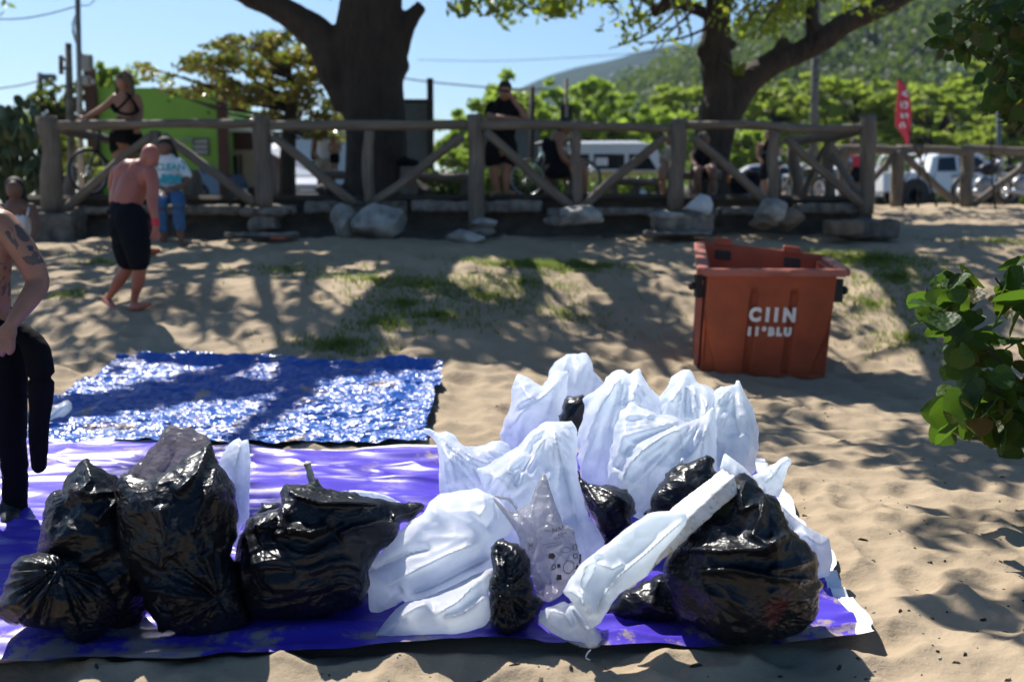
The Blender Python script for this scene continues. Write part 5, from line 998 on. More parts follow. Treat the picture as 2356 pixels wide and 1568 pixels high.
def m_white_plastic(name, col=(.90, .91, .93), rough=.33, trans=.58, weave=0, crumple=.2, sc=1.0):
    t = NT(name); p = t.pos(); wp = t.n('Mix', {0: .10, 4: p, 5: t.n('TexNoise', {'Vector': p, 'Scale': 5, 'Detail': 3}).outputs['Color']}, data_type='VECTOR').outputs[1]
    h = t.math('ADD', t.n('TexVoronoi', {'Vector': wp, 'Scale': 9*sc}, feature='F1').outputs[0], t.math('MULTIPLY', t.n('TexVoronoi', {'Vector': wp, 'Scale': 24*sc}, feature='F1').outputs[0], .3))
    nr = t.bump(h, crumple, .03)
    ed = t.n('TexVoronoi', {'Vector': t.n('Mapping', {0: wp, 3: (1, 1, .55)}).outputs[0], 'Scale': 5.5*sc}, feature='DISTANCE_TO_EDGE').outputs[0]
    nr = t.bump(t.ramp(ed, [(0, (1, 1, 1)), (.07, (.15, .15, .15)), (.5, (0, 0, 0))]), .14, .02, nr)
    dk = t.ramp(t.noise(p, 6.5, 4, .5), [(.34, (.80, .83, .86)), (.56, (1, 1, 1))])
    c = t.mix(1, dk, t.ramp(t.noise(p, 4, 4), [(.35, tuple(x*.95 for x in col)), (.6, col)]), 'MULTIPLY')
    b = t.pr(c, rough, nr); tl = t.n('BsdfTranslucent', {0: t.mix(1, dk, (.88, .95, 1), 'MULTIPLY'), 'Normal': nr}).outputs[0]
    return t.fin(t.n('MixShader', {0: trans, 1: b, 2: tl}).outputs[0])
M['bag_white'] = m_white_plastic('white_plastic')
M['sack_white'] = m_white_plastic('white_woven_sack', (.88, .89, .91), .45, .58, 1, .1)
M['film_white'] = m_white_plastic('thin_white_film', (.9, .92, .93), .35, .62, 0, .4, 1.4)
# crop-to-picture converters for tracing
def C4(q): return (q[0]/1.8357*.92031, (850+q[1]/1.8357)*.92031)
def C5(q): return ((560+q[0]/2.3973)*.92031, (1050+q[1]/2.3973)*.92031)
def C6(q): return ((1150+q[0]/1.836)*.92031, (850+q[1]/1.836)*.92031)
def C7(q): return ((1860+q[0]/4.43)*.92031, (1350+q[1]/4.43)*.92031)
def C8(q): return ((1220+q[0]/3.0735)*.92031, (1130+q[1]/3.0735)*.92031)
def densify(poly, s, closed=True, rnd=0):
    out = []; n = len(poly)
    for i in range(n if closed else n-1):
        a, b = np.array(poly[i]), np.array(poly[(i+1) % n]); k = max(1, int(round(np.linalg.norm(b-a)/s)))
        for j in range(k): out.append(a+(b-a)*j/k)
    return np.array(out)
def round_poly(poly, amt=.22):
    """one corner-cutting pass that keeps sharp tips"""
    out = []; n = len(poly)
    for i in range(n):
        a, b, c = (np.array(poly[(i+k) % n], float) for k in (-1, 0, 1)); u, v = a-b, c-b; cs = u@v/(np.linalg.norm(u)*np.linalg.norm(v)+1e-9)
        if cs > .1: out.append(b)
        else: out += [b+u*amt, b+v*amt]
    return out
def tri(poly, s):
    B = densify(poly, s); n = len(B); x0, y0 = B.min(0); x1, y1 = B.max(0); pts = []
    ys = np.arange(y0+s*.5, y1, s*.866)
    X = []
    for j, y in enumerate(ys): xs = np.arange(x0+(s*.5 if j % 2 else 0), x1, s); X.append(np.stack([xs, np.full(len(xs), y)], -1))
    X = np.concatenate(X); ok = inpoly(X[:, 0], X[:, 1], B.tolist()); X = X[ok]
    d = np.full(len(X), 1e9)
    for b in B: d = np.minimum(d, (X[:, 0]-b[0])**2+(X[:, 1]-b[1])**2)
    X = X[d > (s*.6)**2]; A = np.vstack([B, X])
    r = delaunay_2d_cdt([Vector(p) for p in A], [(i, (i+1) % n) for i in range(n)], [], 1, 1e-5)
    V = np.array([tuple(v) for v in r[0]]); Fc = [tuple(f) for f in r[2]]
    bd = np.zeros(len(V), bool)
    for i, o in enumerate(r[3]): bd[i] = any(k < n for k in o)
    # clean: any vertex very near the outline is outline
    return V, Fc, bd
def poisson(V, Fc, bd, it=350):
    E = set()
    for f in Fc:
        for a, b in zip(f, f[1:]+f[:1]): E.add((min(a, b), max(a, b)))
    E = np.array(list(E)); n = len(V); L = np.linalg.norm(V[E[:, 0]]-V[E[:, 1]], axis=1); free = ~bd
    deg = np.bincount(E.ravel(), minlength=n).astype(float)
    def A(x): return deg*x-np.bincount(E[:, 0], x[E[:, 1]], n)-np.bincount(E[:, 1], x[E[:, 0]], n)
    b = np.where(free, 1., 0.); x = np.zeros(n); r = b.copy(); p = r.copy(); rs = r@r
    for _ in range(it):
        Ap = A(p)*free; al = rs/(p@Ap+1e-30); x += al*p; r -= al*Ap; rn = r@r
        if rn < 1e-8: break
        p = r+rn/rs*p; rs = rn
    return x/x.max()
def edges_of(Fc):
    A = np.array([f[:3] for f in Fc]); E = np.vstack([A[:, :2], A[:, 1:], A[:, ::2]]); E.sort(axis=1); return np.unique(E, axis=0)
def wrinkle(X, E, pin, nrm, ex, iters=140, bend=.06, hold=.012, seed=0, scale=12, amp=.004):
    """give the film more material than its frame has room for and let it buckle (position based)"""
    n = len(X); i, j = E[:, 0], E[:, 1]; L0 = np.linalg.norm(X[i]-X[j], axis=1)*ex; deg = np.bincount(i, minlength=n)+np.bincount(j, minlength=n); w_ = (~pin).astype(float)[:, None]; O = X.copy()
    q = X*scale; X = X+nrm*(amp*fbm(q[:, 0]+seed, q[:, 1], q[:, 2], o=2, seed=seed))[:, None]*w_
    def acc(v): return np.stack([np.bincount(i, v[:, k], n)-np.bincount(j, v[:, k], n) for k in range(3)], 1)
    vel = np.zeros_like(X)
    for it in range(iters):
        X = X+vel*.85*w_; X0 = X
        for _ in range(2):
            d = X[i]-X[j]; L = np.linalg.norm(d, axis=1)+1e-9; c = d*(-.5*(L-L0)/L)[:, None]; X = X+acc(c)/deg[:, None]*1.6*w_
        D = X-O; s = np.stack([np.bincount(i, D[j, k], n)+np.bincount(j, D[i, k], n) for k in range(3)], 1)/deg[:, None]
        X = X+w_*(bend*(s-D)-hold*D*.5)
        vel = np.clip(X-X0, -.004, .004)+vel*.0
    return X
SURF = {}
def pillow(name, poly, Y, T, mat, parent=None, label=None, cat=None, group=None, s=4.5, seed=0, crum=(), fans=(), strokes=(), back=1.0, lean=1.0, power=.5, rnd=True, key=None, tilt=None, ex=.10, exdir=None, bend=.06, hold=.012, iters=110, rough_=5):
    """a filled bag: its outline at depth Y, swelling T metres towards and T*back away; lean>0 tips its top backwards"""
    if mat is M['sack_white']: rough_ = min(rough_, 2.2); bend = .2; ex = min(ex, .07)
    poly = round_poly(poly, .05 if mat is M['sack_white'] else .14) if rnd else poly
    if rnd: q_ = densify(poly, 9); a_ = rough_; poly = [tuple(p) for p in q_+np.stack([a_*fbm(q_[:, 0]/22, q_[:, 1]/22, o=2, seed=seed+50), a_*fbm(q_[:, 0]/22, q_[:, 1]/22, o=2, seed=seed+60)], -1)]
    V2, Fc, bd = tri(poly, s); h = poisson(V2, Fc, bd)**power; c = V2[~bd].mean(0) if (~bd).any() else V2.mean(0)
    d = ray(c[0], c[1]); d = d/np.linalg.norm(d); d[2] *= lean; d /= np.linalg.norm(d); nrm = -d
    if tilt: nrm = nrm+np.array(tilt); nrm /= np.linalg.norm(nrm)
    yb = V2[:, 1].max(); xb = V2[V2[:, 1].argmax(), 0]
    P0 = np.array(tuple(P(c[0], c[1], Y) if Y else G(xb, yb, .02))); o = np.array((0, 0, CAMZ)); R_ = ray(V2[:, 0], V2[:, 1])
    t = ((P0-o)@nrm)/(R_@nrm); B = o+R_*t[:, None]
    q = B*1.0; amp = np.clip(h*1.6, 0, 1)
    dd = np.zeros(len(V2))
    for (sc, a, kind) in crum:
        x, y, z = q[:, 0]*sc+seed, q[:, 1]*sc, q[:, 2]*sc
        wx = x+.45*vnoise(x*.7, z*.7, seed=seed); wz = z+.45*vnoise(x*.7+9, z*.7, seed=seed+1)
        if kind == 'w': dd += a*(worley(wx, y*0+.5, wz, seed)-.5)*2
        elif kind == 'r': dd += a*(.5-np.abs(fbm(wx, wz, o=2, seed=seed)))*1.6
        elif kind == 'h': dd += a*(.5-np.abs(vnoise(wx*.35, wz*2.4, seed=seed)))*1.6
        elif kind == 'v': dd += a*(.5-np.abs(vnoise(wx*2.4, wz*.35, seed=seed)))*1.6
        else: dd += a*fbm(wx, wz, o=3, seed=seed)
    for (gx, gy, k, a, r0, r1) in fans:
        ang = np.arctan2(V2[:, 1]-gy, V2[:, 0]-gx); r = np.hypot(V2[:, 0]-gx, V2[:, 1]-gy)
        f = (.5-np.abs(vnoise(ang*k+seed*3.1, r*.004, seed=seed+5)))*1.5+.4*(.5-np.abs(vnoise(ang*k*2.3+1, r*.006, seed=seed+6)))
        dd += a*f*sstep(0, r0, r)*(1-sstep(r1*.35, r1, r))
    for st in strokes:
        pts, a, wd = st[0], st[1]*1.3, st[2]; m = np.full(len(V2), 1e9); tt = np.zeros(len(V2)); side = np.zeros(len(V2)); n = len(pts)-1
        for i in range(n):
            a0, b0 = np.array(pts[i], float), np.array(pts[i+1], float); e = b0-a0; u = np.clip(((V2-a0)@e)/(e@e), 0, 1); pr = a0+u[:, None]*e; ds = np.linalg.norm(V2-pr, axis=1)
            bt = ds < m; m = np.where(bt, ds, m); tt = np.where(bt, (i+u)/n, tt); sg = e[0]*(V2[:, 1]-a0[1])-e[1]*(V2[:, 0]-a0[0]); side = np.where(bt, np.sign(sg), side)
        end = sstep(0, .12, tt)*(1-sstep(.88, 1, tt)); wv = np.where(side > 0, wd*.45, wd*1.3) if len(st) > 3 else wd
        dd += a*1.12*end*np.exp(-m/(wv*.85))
    Fr = B+nrm*((T*h)+dd*amp)[:, None]
    if ex:
        E = edges_of(Fc); mx = np.full(len(E), 1+ex); 
        if exdir is not None:
            gx, gy, an = exdir; md = (V2[E[:, 0]]+V2[E[:, 1]])/2-np.array((gx, gy)); ed = V2[E[:, 1]]-V2[E[:, 0]]; ed /= np.linalg.norm(ed, axis=1)[:, None]+1e-9; md /= np.linalg.norm(md, axis=1)[:, None]+1e-9
            tg = np.abs(ed[:, 0]*md[:, 1]-ed[:, 1]*md[:, 0]); mx = 1+ex*((1-an)+an*2*tg**2)-.02*an*(1-tg)
        Fr = wrinkle(Fr, E, bd, nrm, mx, iters, bend, hold, seed)
    Bk = B-nrm*(T*back*h*.9+.4*dd*amp)[:, None]
    def gclamp(A, lift):
        g = soft_hs(A[:, 0], A[:, 1])+lift; A = A.copy(); A[:, 2] = np.maximum(A[:, 2], g); return A
    Fr = gclamp(Fr, .018); Bk = gclamp(Bk, .014)
    n = len(V2); idx = np.arange(n)+n; mp = np.where(bd, np.arange(n), 0); free = np.where(~bd)[0]; mp[free] = n+np.arange(len(free))
    allV = np.vstack([Fr, Bk[free]])
    sgn = np.array([ (V2[f[1]][0]-V2[f[0]][0])*(V2[f[2]][1]-V2[f[0]][1])-(V2[f[1]][1]-V2[f[0]][1])*(V2[f[2]][0]-V2[f[0]][0]) for f in Fc])
    FF = []
    for f, sg in zip(Fc, sgn):
        g_ = f if sg < 0 else f[::-1]; FF.append(g_)
        bk = tuple(int(mp[i]) for i in g_[::-1])
        if not all(bd[i] for i in f): FF.append(bk)
    base = (float(allV[:, 0].mean()), float(allV[:, 1].mean()), float(allV[:, 2].min()))
    o_ = meshobj(name, allV, FF, mat, parent, base)
    if label: top(o_, label, cat, group)
    if key: SURF[key] = (V2, Fr)
    return o_
# ------------------------------------------------------------------ tarps
def m_tarp(name, col, rough, bumpst, sc, ior=1.45, edge_sand=False):
    t = NT(name); p = t.pos(); wp = t.n('Mix', {0: .15, 4: p, 5: t.n('TexNoise', {'Vector': p, 'Scale': 4, 'Detail': 4}).outputs['Color']}, data_type='VECTOR').outputs[1]
    wp = t.n('Mapping', {0: wp, 3: (.65, 1.35, 1)}).outputs[0]; h = None
    for s, a in ((6*sc, 1.0), (15*sc, .45), (36*sc, .2)):
        v = t.math('MULTIPLY', t.n('TexVoronoi', {'Vector': wp, 'Scale': s}, feature='F1').outputs[0], a); h = v if h is None else t.math('ADD', h, v)
    nr = t.bump(h, bumpst, .04)
    sand = t.noise(p, 2.6, 8, .7, .6); py = t.n('SeparateXYZ', {0: p}).outputs[1]
    d = t.math('ADD', t.noise(t.pos(), 5.5, 10, .72), t.ramp(py, [(.0, (.17, .17, .17)), (.42, (0, 0, 0))]) if edge_sand else 0)
    c = t.mix(t.ramp(t.math('ADD', t.math('MULTIPLY', sand, .5), t.math('MULTIPLY', d, .5)), [(.55, (0, 0, 0)), (.60, (.85, .85, .85))]), col, (.36, .28, .19))
    return t.fin(t.pr(c, rough, nr, IOR=ior))
M['tarp_purple'] = m_tarp('purple_tarpaulin', (.062, .036, .42), .36, .16, .22, ior=1.36, edge_sand=True)
M['tarp_blue'] = m_tarp('blue_tarpaulin', (.024, .10, .38), .27, .85, 1.35)
M['tarp_white'] = m_simple('white_tarp_hem', (.75, .76, .8), .45, .05, 4, .3, 12)
def tarp(name, label, Q, nu, nv, mat, edge, lift, wr, seed, hem=(), raise_=None, fine=True):
    U, Vv = np.meshgrid(np.linspace(0, 1, nu), np.linspace(0, 1, nv)); q = [np.array(p) for p in Q]
    X = (1-U)*(1-Vv)*q[0][0]+U*(1-Vv)*q[1][0]+U*Vv*q[2][0]+(1-U)*Vv*q[3][0]; Y = (1-U)*(1-Vv)*q[0][1]+U*(1-Vv)*q[1][1]+U*Vv*q[2][1]+(1-U)*Vv*q[3][1]
    wv = lambda s: edge*fbm(s*9, s*0+seed, o=3, seed=seed)
    Y = Y+wv(U)*(1-Vv)**4+.4*wv(U+5)*Vv**6; X = X+.5*wv(Vv+3)*U**6-.5*wv(Vv+8)*(1-U)**6
    d = np.minimum(np.minimum(U*3, (1-U)*3), np.minimum(Vv*2, (1-Vv)*2)); e = np.clip(1-d*6, 0, 1)
    a = .45*fbm(X*1.1, Y*2.6, o=2, seed=seed)
    Wk = wr*(.5-np.abs(fbm(X*1.6+a, Y*4.2+a, o=4 if fine else 2, seed=seed+2)))+wr*.6*(.5-worley(X*(4.5 if fine else 2.2)+a*2, Y*(7 if fine else 4.5), X*0+.3, seed+4))+(wr*.35*(.5-worley(X*11, Y*15+a, X*0+.3, seed+7)) if fine else wr*.5*(.5-np.abs(vnoise(X*3+a*6, Y*9+a*3, seed=seed+7))))
    Z = soft_hs(X, Y)+lift+Wk+e**2*.022*(.3+fbm(U*14, Vv*14, o=2, seed=seed+9))
    if raise_ is not None: Z = Z+raise_(X, Y, U, Vv)
    n, m = nu, nv; i = np.arange(m-1)[:, None]*n+np.arange(n-1)[None]; Fc = np.stack([i, i+1, i+n+1, i+n], -1).reshape(-1, 4)
    V = np.stack([X, Y, Z], -1).reshape(-1, 3)
    uc = ((U[:-1, :-1]+U[1:, 1:])/2).ravel(); vc = ((Vv[:-1, :-1]+Vv[1:, 1:])/2).ravel(); hm = np.zeros(len(Fc), bool)
    for side, w_ in hem: hm |= {'R': uc > 1-w_, 'B': vc > 1-w_}[side]
    o = meshobj(name, V, Fc[~hm], mat, None, (q[0][0]/2+q[1][0]/2, q[0][1], 0)); top(o, label, 'tarpaulin')
    if hm.any(): meshobj('white_hem', V, Fc[hm], M['tarp_white'], o)
    return o
tarp('tarpaulin', 'large purple tarpaulin with white hem spread under all the rubbish bags', PUR, 560, 330, M['tarp_purple'], .09, .016, .045, 3, hem=(('R', .012), ('B', .007)), fine=False)
tarp('tarpaulin', 'crinkled glittering blue tarpaulin lying behind the purple one', BLU, 420, 330, M['tarp_blue'], .06, .02, .060, 11, raise_=lambda X, Y, U, V: .05*sstep(.97, 1, V)+.03*sstep(.94, 1, U))
# ------------------------------------------------------------------ the bags, back to front
BW = dict(mat=M['bag_white'], cat='rubbish bag', s=5)
BB = dict(mat=M['bag_black'], cat='rubbish bag', s=4.5)
g1, g2, g3 = 'white rubbish bags on the purple tarpaulin', 'black rubbish bags on the purple tarpaulin', ''
c6 = lambda L: [C6(q) for q in L]; c5 = lambda L: [C5(q) for q in L]; c4 = lambda L: [C4(q) for q in L]
def wbag(label, poly, Y, T, seed, name='white_bag', **k):
    a = dict(mat=M['bag_white'], s=4.6, ex=.10, bend=.13, power=.7, crum=((3.5, .045, 'v'), (7, .022, 'r')))
    if k.get('fans') and 'exdir' not in k: f_ = k['fans'][0]; a['exdir'] = (f_[0], f_[1], .6)
    a.update(k); return pillow(name, poly, Y, T, a.pop('mat'), None, label, 'rubbish bag', g1, seed=seed, **a)
def bbag(label, poly, Y, T, seed, name='black_bag', **k):
    a = dict(mat=M['bag_black'], s=4.2, ex=.045, bend=.07, rough_=9, crum=((4, .035, 'r'), (9, .014, 'w'), (20, .004, 'w'))); a.update(k); return pillow(name, poly, Y, T, a.pop('mat'), None, label, 'rubbish bag', g2, seed=seed, **a)
wbag('white bag at the very back of the pile with a square open top', c6([(400, 330), (405, 200), (410, 140), (440, 95), (500, 65), (580, 50), (600, 85), (622, 150), (665, 200), (640, 300), (600, 400), (500, 430)]), 5.55, .12, 1, fans=((C6((520, 500))[0], C6((520, 500))[1], 5, .02, 30, 320),))
wbag('twin peaked white bag at the left rear of the pile', c6([(180, 440), (205, 370), (233, 290), (236, 215), (258, 155), (300, 165), (345, 190), (372, 207), (400, 175), (440, 145), (503, 138), (503, 170), (490, 230), (472, 300), (450, 365), (480, 480), (440, 560), (300, 580), (200, 520)]), 5.2, .14, 2,
     strokes=((c6([(500, 150), (430, 210), (370, 270), (290, 330), (220, 420)]), .05, 22), (c6([(480, 180), (440, 260), (420, 370)]), .03, 14), (c6([(258, 165), (290, 220), (330, 280)]), .03, 16)), fans=((*C6((450, 160)), 4, .015, 30, 300),))
bbag('small black bag stuffed between the rear white bags', c6([(450, 370), (468, 310), (478, 272), (508, 250), (550, 250), (585, 262), (640, 232), (620, 260), (590, 310), (580, 380), (570, 470), (500, 480)]), 5.05, .08, 3)
wbag('tall white bag left of centre in the rear row', c6([(535, 430), (560, 350), (577, 300), (560, 265), (620, 230), (660, 193), (668, 165), (700, 140), (745, 127), (772, 152), (792, 135), (830, 130), (850, 180), (880, 225), (912, 262), (960, 310), (960, 420), (860, 560), (760, 680), (660, 670), (560, 655), (548, 620)]), 4.75, .19, 4,
     strokes=((c6([(745, 135), (700, 230), (640, 330), (590, 450), (570, 600)]), .05, 22), (c6([(830, 140), (800, 240), (790, 300)]), .04, 20), (c6([(720, 200), (730, 320), (700, 430)]), -.03, 14), (c6([(790, 150), (770, 230), (745, 300)]), -.035, 12)), fans=((*C6((760, 150)), 6, .03, 40, 420),))
wbag('white bag with blunt double peak in the middle of the rear row', c6([(900, 300), (925, 250), (965, 200), (970, 170), (1010, 150), (1050, 130), (1075, 160), (1082, 196), (1170, 225), (1200, 300), (1260, 400), (1280, 520), (1230, 600), (1100, 640), (940, 560), (880, 420)]), 4.7, .17, 5,
     strokes=((c6([(1050, 140), (1020, 220), (960, 300)]), .04, 18), (c6([(1080, 200), (1080, 300), (1060, 380)]), .04, 20), (c6([(1165, 230), (1130, 320), (1100, 400)]), .04, 16)), fans=((*C6((1050, 150)), 6, .028, 40, 420),))
wbag('tall white bag with a small ear at the right end of the rear row', c6([(1150, 300), (1172, 228), (1210, 205), (1268, 205), (1272, 188), (1285, 185), (1303, 215), (1312, 250), (1345, 310), (1370, 400), (1368, 500), (1345, 620), (1250, 640), (1170, 560), (1140, 420)]), 4.6, .15, 6,
     strokes=((c6([(1285, 200), (1300, 300), (1330, 420), (1320, 560)]), .03, 18), (c6([(1260, 210), (1250, 320), (1280, 450)]), -.035, 13), (c6([(1210, 215), (1180, 330), (1170, 470)]), .04, 18)), fans=((*C6((1270, 200)), 6, .024, 40, 420),))
wbag('big slack white bag with a long diagonal fold in the centre of the pile', c6([(678, 640), (682, 560), (700, 480), (706, 400), (740, 330), (780, 285), (850, 318), (900, 336), (980, 345), (1040, 372), (1112, 350), (1165, 300), (1180, 400), (1170, 520), (1190, 620), (1100, 780), (900, 860), (780, 800), (735, 700), (690, 672)]), 4.35, .17, 7,
     strokes=((c6([(1112, 352), (1020, 400), (930, 450), (840, 510), (770, 590), (740, 680)]), .075, 26, 1), (c6([(740, 330), (760, 430), (720, 560)]), .045, 22), (c6([(1160, 330), (1120, 430), (1060, 520), (990, 580)]), .045, 20), (c6([(860, 330), (930, 360), (1010, 380)]), .035, 12), (c6([(800, 470), (760, 520), (720, 600)]), -.04, 14)), fans=((*C6((1130, 340)), 7, .028, 40, 420),))
bbag('black bag half hidden between the tall white bag and the central ones', c6([(535, 535), (548, 600), (560, 640), (640, 670), (700, 675), (760, 690), (797, 722), (810, 780), (780, 850), (740, 900), (690, 960), (620, 920), (600, 800), (570, 760), (555, 700)]), 4.2, .11, 8, fans=((*C6((560, 640)), 6, .02, 30, 260),))
wbag('white bag lying behind the big black one at the right', c6([(1190, 590), (1215, 513), (1245, 535), (1300, 580), (1345, 625), (1400, 680), (1470, 750), (1530, 810), (1600, 860), (1697, 905), (1712, 1010), (1692, 1088), (1658, 1110), (1600, 1200), (1500, 1100), (1400, 900), (1260, 700)]), 3.95, .09, 9, mat=M['sack_white'],
     strokes=((c6([(1560, 850), (1620, 930), (1660, 1080)]), .04, 18), (c6([(1690, 915), (1650, 940), (1560, 880)]), .02, 10)))
wbag('small pointed corner of a white bag at the right rear', c6([(1340, 620), (1400, 590), (1490, 538), (1517, 545), (1515, 572), (1492, 640), (1468, 722), (1440, 712), (1400, 700)]), 4.15, .04, 10, mat=M['film_white'], strokes=((c6([(1490, 550), (1440, 620), (1400, 660)]), .02, 12),))
bbag('black bag behind the foam board with a crumpled peak', c6([(840, 800), (870, 760), (900, 680), (940, 620), (1000, 568), (1060, 545), (1130, 522), (1162, 545), (1175, 590), (1200, 650), (1150, 760), (1040, 860), (900, 900)]), 3.95, .12, 11)
wbag('thin white bag behind the tall black one on the left', c4([(1000, 560), (1050, 480), (1100, 445), (1110, 462), (1125, 455), (1143, 450), (1146, 600), (1150, 780), (1145, 830), (1110, 850), (1090, 960), (1060, 940), (1050, 620)]), 4.05, .07, 12, mat=M['film_white'], strokes=((c4([(1110, 460), (1080, 600), (1100, 800)]), .03, 14), (c4([(1130, 460), (1125, 600), (1130, 800)]), -.02, 10)))
wbag('small white bag lying on the blue tarpaulin beside the tattooed man', c4([(150, 330), (230, 300), (300, 275), (325, 284), (326, 310), (290, 350), (250, 375), (270, 405), (285, 436), (225, 440), (150, 440)]), 6.5, .08, 13, mat=M['film_white'], strokes=((c4([(310, 290), (250, 340), (200, 370)]), .03, 14),))
wbag('white bag with a jagged spout at the left of the white pile', c5([(1180, 40), (1215, 45), (1290, 75), (1340, 70), (1380, 90), (1430, 150), (1500, 160), (1560, 140), (1600, 120), (1660, 110), (1700, 140), (1735, 190), (1760, 300), (1740, 420), (1640, 500), (1500, 500), (1380, 480), (1290, 440), (1290, 300), (1290, 170), (1250, 110), (1200, 75)]), 4.45, .13, 14, mat=M['film_white'],
     strokes=((c5([(1250, 80), (1320, 170), (1380, 280), (1400, 400)]), .04, 12), (c5([(1300, 90), (1400, 200), (1500, 300), (1560, 400)]), .04, 12), (c5([(1400, 120), (1480, 220), (1600, 270)]), .03, 12), (c5([(1290, 140), (1330, 260), (1340, 400)]), .03, 10)), fans=((*C5((1220, 50)), 9, .03, 30, 300),))
wbag('large sunlit white bag with a rounded pinked mouth in the centre', c6([(75, 595), (150, 560), (240, 510), (300, 450), (360, 390), (400, 372), (430, 368), (510, 372), (535, 400), (540, 440), (535, 520), (540, 600), (558, 700), (580, 772), (600, 820), (640, 880), (668, 935), (600, 1010), (540, 1100), (400, 1180), (300, 1150), (230, 1000), (180, 850), (140, 720), (100, 660)]), 4.0, .20, 15,
     strokes=((c6([(240, 515), (230, 600), (270, 700)]), .05, 20), (c6([(430, 380), (440, 480), (480, 620), (520, 800)]), .045, 22), (c6([(500, 380), (510, 500), (530, 640), (580, 800)]), .03, 14), (c6([(330, 430), (330, 540), (290, 620)]), -.04, 16), (c6([(100, 600), (190, 640), (260, 720)]), .04, 16), (c6([(460, 560), (440, 700), (480, 860)]), -.03, 14)), fans=((*C6((420, 380)), 6, .03, 40, 480),))
wbag('white sack slumped on its side with a square sewn corner at the front', c5([(1190, 560), (1230, 490), (1300, 440), (1440, 415), (1510, 408), (1590, 440), (1650, 470), (1700, 540), (1745, 640), (1700, 690), (1640, 720), (1600, 760), (1610, 830), (1610, 885), (1560, 960), (1400, 1060), (1250, 1100), (1120, 1112), (1070, 1082), (1030, 1110), (960, 1140), (925, 1166), (885, 1160), (868, 1130), (865, 1040), (820, 932), (858, 912), (862, 862), (950, 780), (1050, 670), (1120, 600)]), 3.62, .15, 16, mat=M['sack_white'],
     strokes=((c5([(862, 905), (980, 870), (1120, 800), (1250, 770)]), -.06, 9, 1), (c5([(870, 880), (1000, 740), (1150, 610), (1300, 500)]), .045, 26), (c5([(850, 930), (1000, 980), (1150, 900), (1330, 810), (1560, 720)]), .055, 24, 1), (c5([(1640, 800), (1450, 890), (1280, 980), (1100, 1050)]), .045, 16, 1), (c5([(1540, 430), (1560, 520), (1520, 600)]), .03, 14), (c5([(1600, 470), (1620, 570), (1560, 660)]), -.03, 12), (c5([(930, 1150), (900, 1060), (840, 940)]), .012, 5), (c5([(960, 1120), (1020, 1040), (1080, 1010)]), .02, 12)), crum=((5, .014, 'r'), (11, .006, 'r')))
wbag('white sack lying lowest at the front beside the small black bag', c5([(1620, 880), (1622, 930), (1582, 1040), (1616, 1080), (1608, 1170), (1560, 1240), (1490, 1280), (1400, 1300), (1250, 1304), (1100, 1302), (960, 1306), (905, 1302), (905, 1280), (960, 1210), (1030, 1130), (1090, 1090), (1200, 1060), (1350, 1000), (1480, 930)]), None, .14, 17, mat=M['sack_white'],
     strokes=((c5([(1600, 900), (1500, 980), (1400, 1080), (1250, 1180)]), .05, 20, 1), (c5([(1590, 1040), (1480, 1120), (1420, 1160), (1300, 1190)]), .035, 18, 1), (c5([(920, 1290), (1050, 1200), (1150, 1120), (1230, 1070)]), .04, 18), (c5([(1000, 1290), (1060, 1200), (1110, 1170)]), -.02, 9)), crum=((5, .014, 'r'), (11, .006, 'r')))
# left group of black bags
bbag('lumpy black bag at the left with a pointed crumpled top', c4([(390, 545), (420, 570), (480, 590), (530, 625), (550, 680), (600, 760), (660, 900), (700, 1200), (640, 1300), (500, 1330), (360, 1250), (250, 1150), (190, 1040), (168, 960), (190, 850), (200, 750), (235, 700), (295, 690), (300, 640), (340, 600)]), None, .21, 20, crum=((4, .03, 'r'), (8, .028, 'w'), (18, .008, 'w')), strokes=((c4([(300, 690), (420, 720), (540, 700)]), .04, 12), (c4([(390, 560), (420, 650), (350, 720)]), .03, 10), (c4([(430, 850), (520, 760), (560, 720)]), .03, 10)))
tallb = bbag('tall black bag on the left with a thin see-through open mouth', c4([(530, 750), (540, 650), (600, 600), (680, 640), (760, 600), (830, 560), (930, 480), (975, 470), (1000, 540), (1060, 630), (1085, 700), (1085, 820), (1080, 900), (1050, 990), (1090, 1070), (1105, 1150), (1140, 1230), (1145, 1290), (1060, 1340), (960, 1360), (850, 1355), (740, 1330), (700, 1290), (660, 1200), (640, 1130), (560, 1060), (530, 900)]), None, .22, 21,
     strokes=((c4([(620, 1130), (740, 1140), (850, 1160), (960, 1178)]), .075, 9, 1), (c4([(960, 480), (900, 620), (800, 720)]), .035, 12), (c4([(1000, 560), (960, 700), (900, 820), (880, 900)]), .03, 12), (c4([(700, 1180), (740, 1240), (800, 1250)]), .04, 10), (c4([(930, 960), (960, 1060), (990, 1160)]), .04, 12), (c4([(740, 760), (760, 900), (740, 1060)]), .03, 14)), fans=((*C4((1000, 1170)), 6, .02, 30, 260),), crum=((3, .045, 'r'), (7, .018, 'w'), (18, .004, 'w')))
pillow('bag_mouth', c4([(540, 655), (600, 585), (700, 490), (742, 430), (770, 388), (810, 395), (860, 405), (945, 430), (972, 470), (950, 560), (850, 600), (760, 640), (700, 690), (600, 700)]), 3.92, .05, M['film_grey'], tallb, s=4.5, seed=22, crum=((9, .012, 'w'), (20, .006, 'w')), strokes=((c4([(775, 400), (730, 500), (640, 620)]), .03, 9), (c4([(800, 440), (790, 540), (740, 620)]), .03, 9), (c4([(800, 440), (880, 470), (950, 450)]), .03, 7)), back=.5)
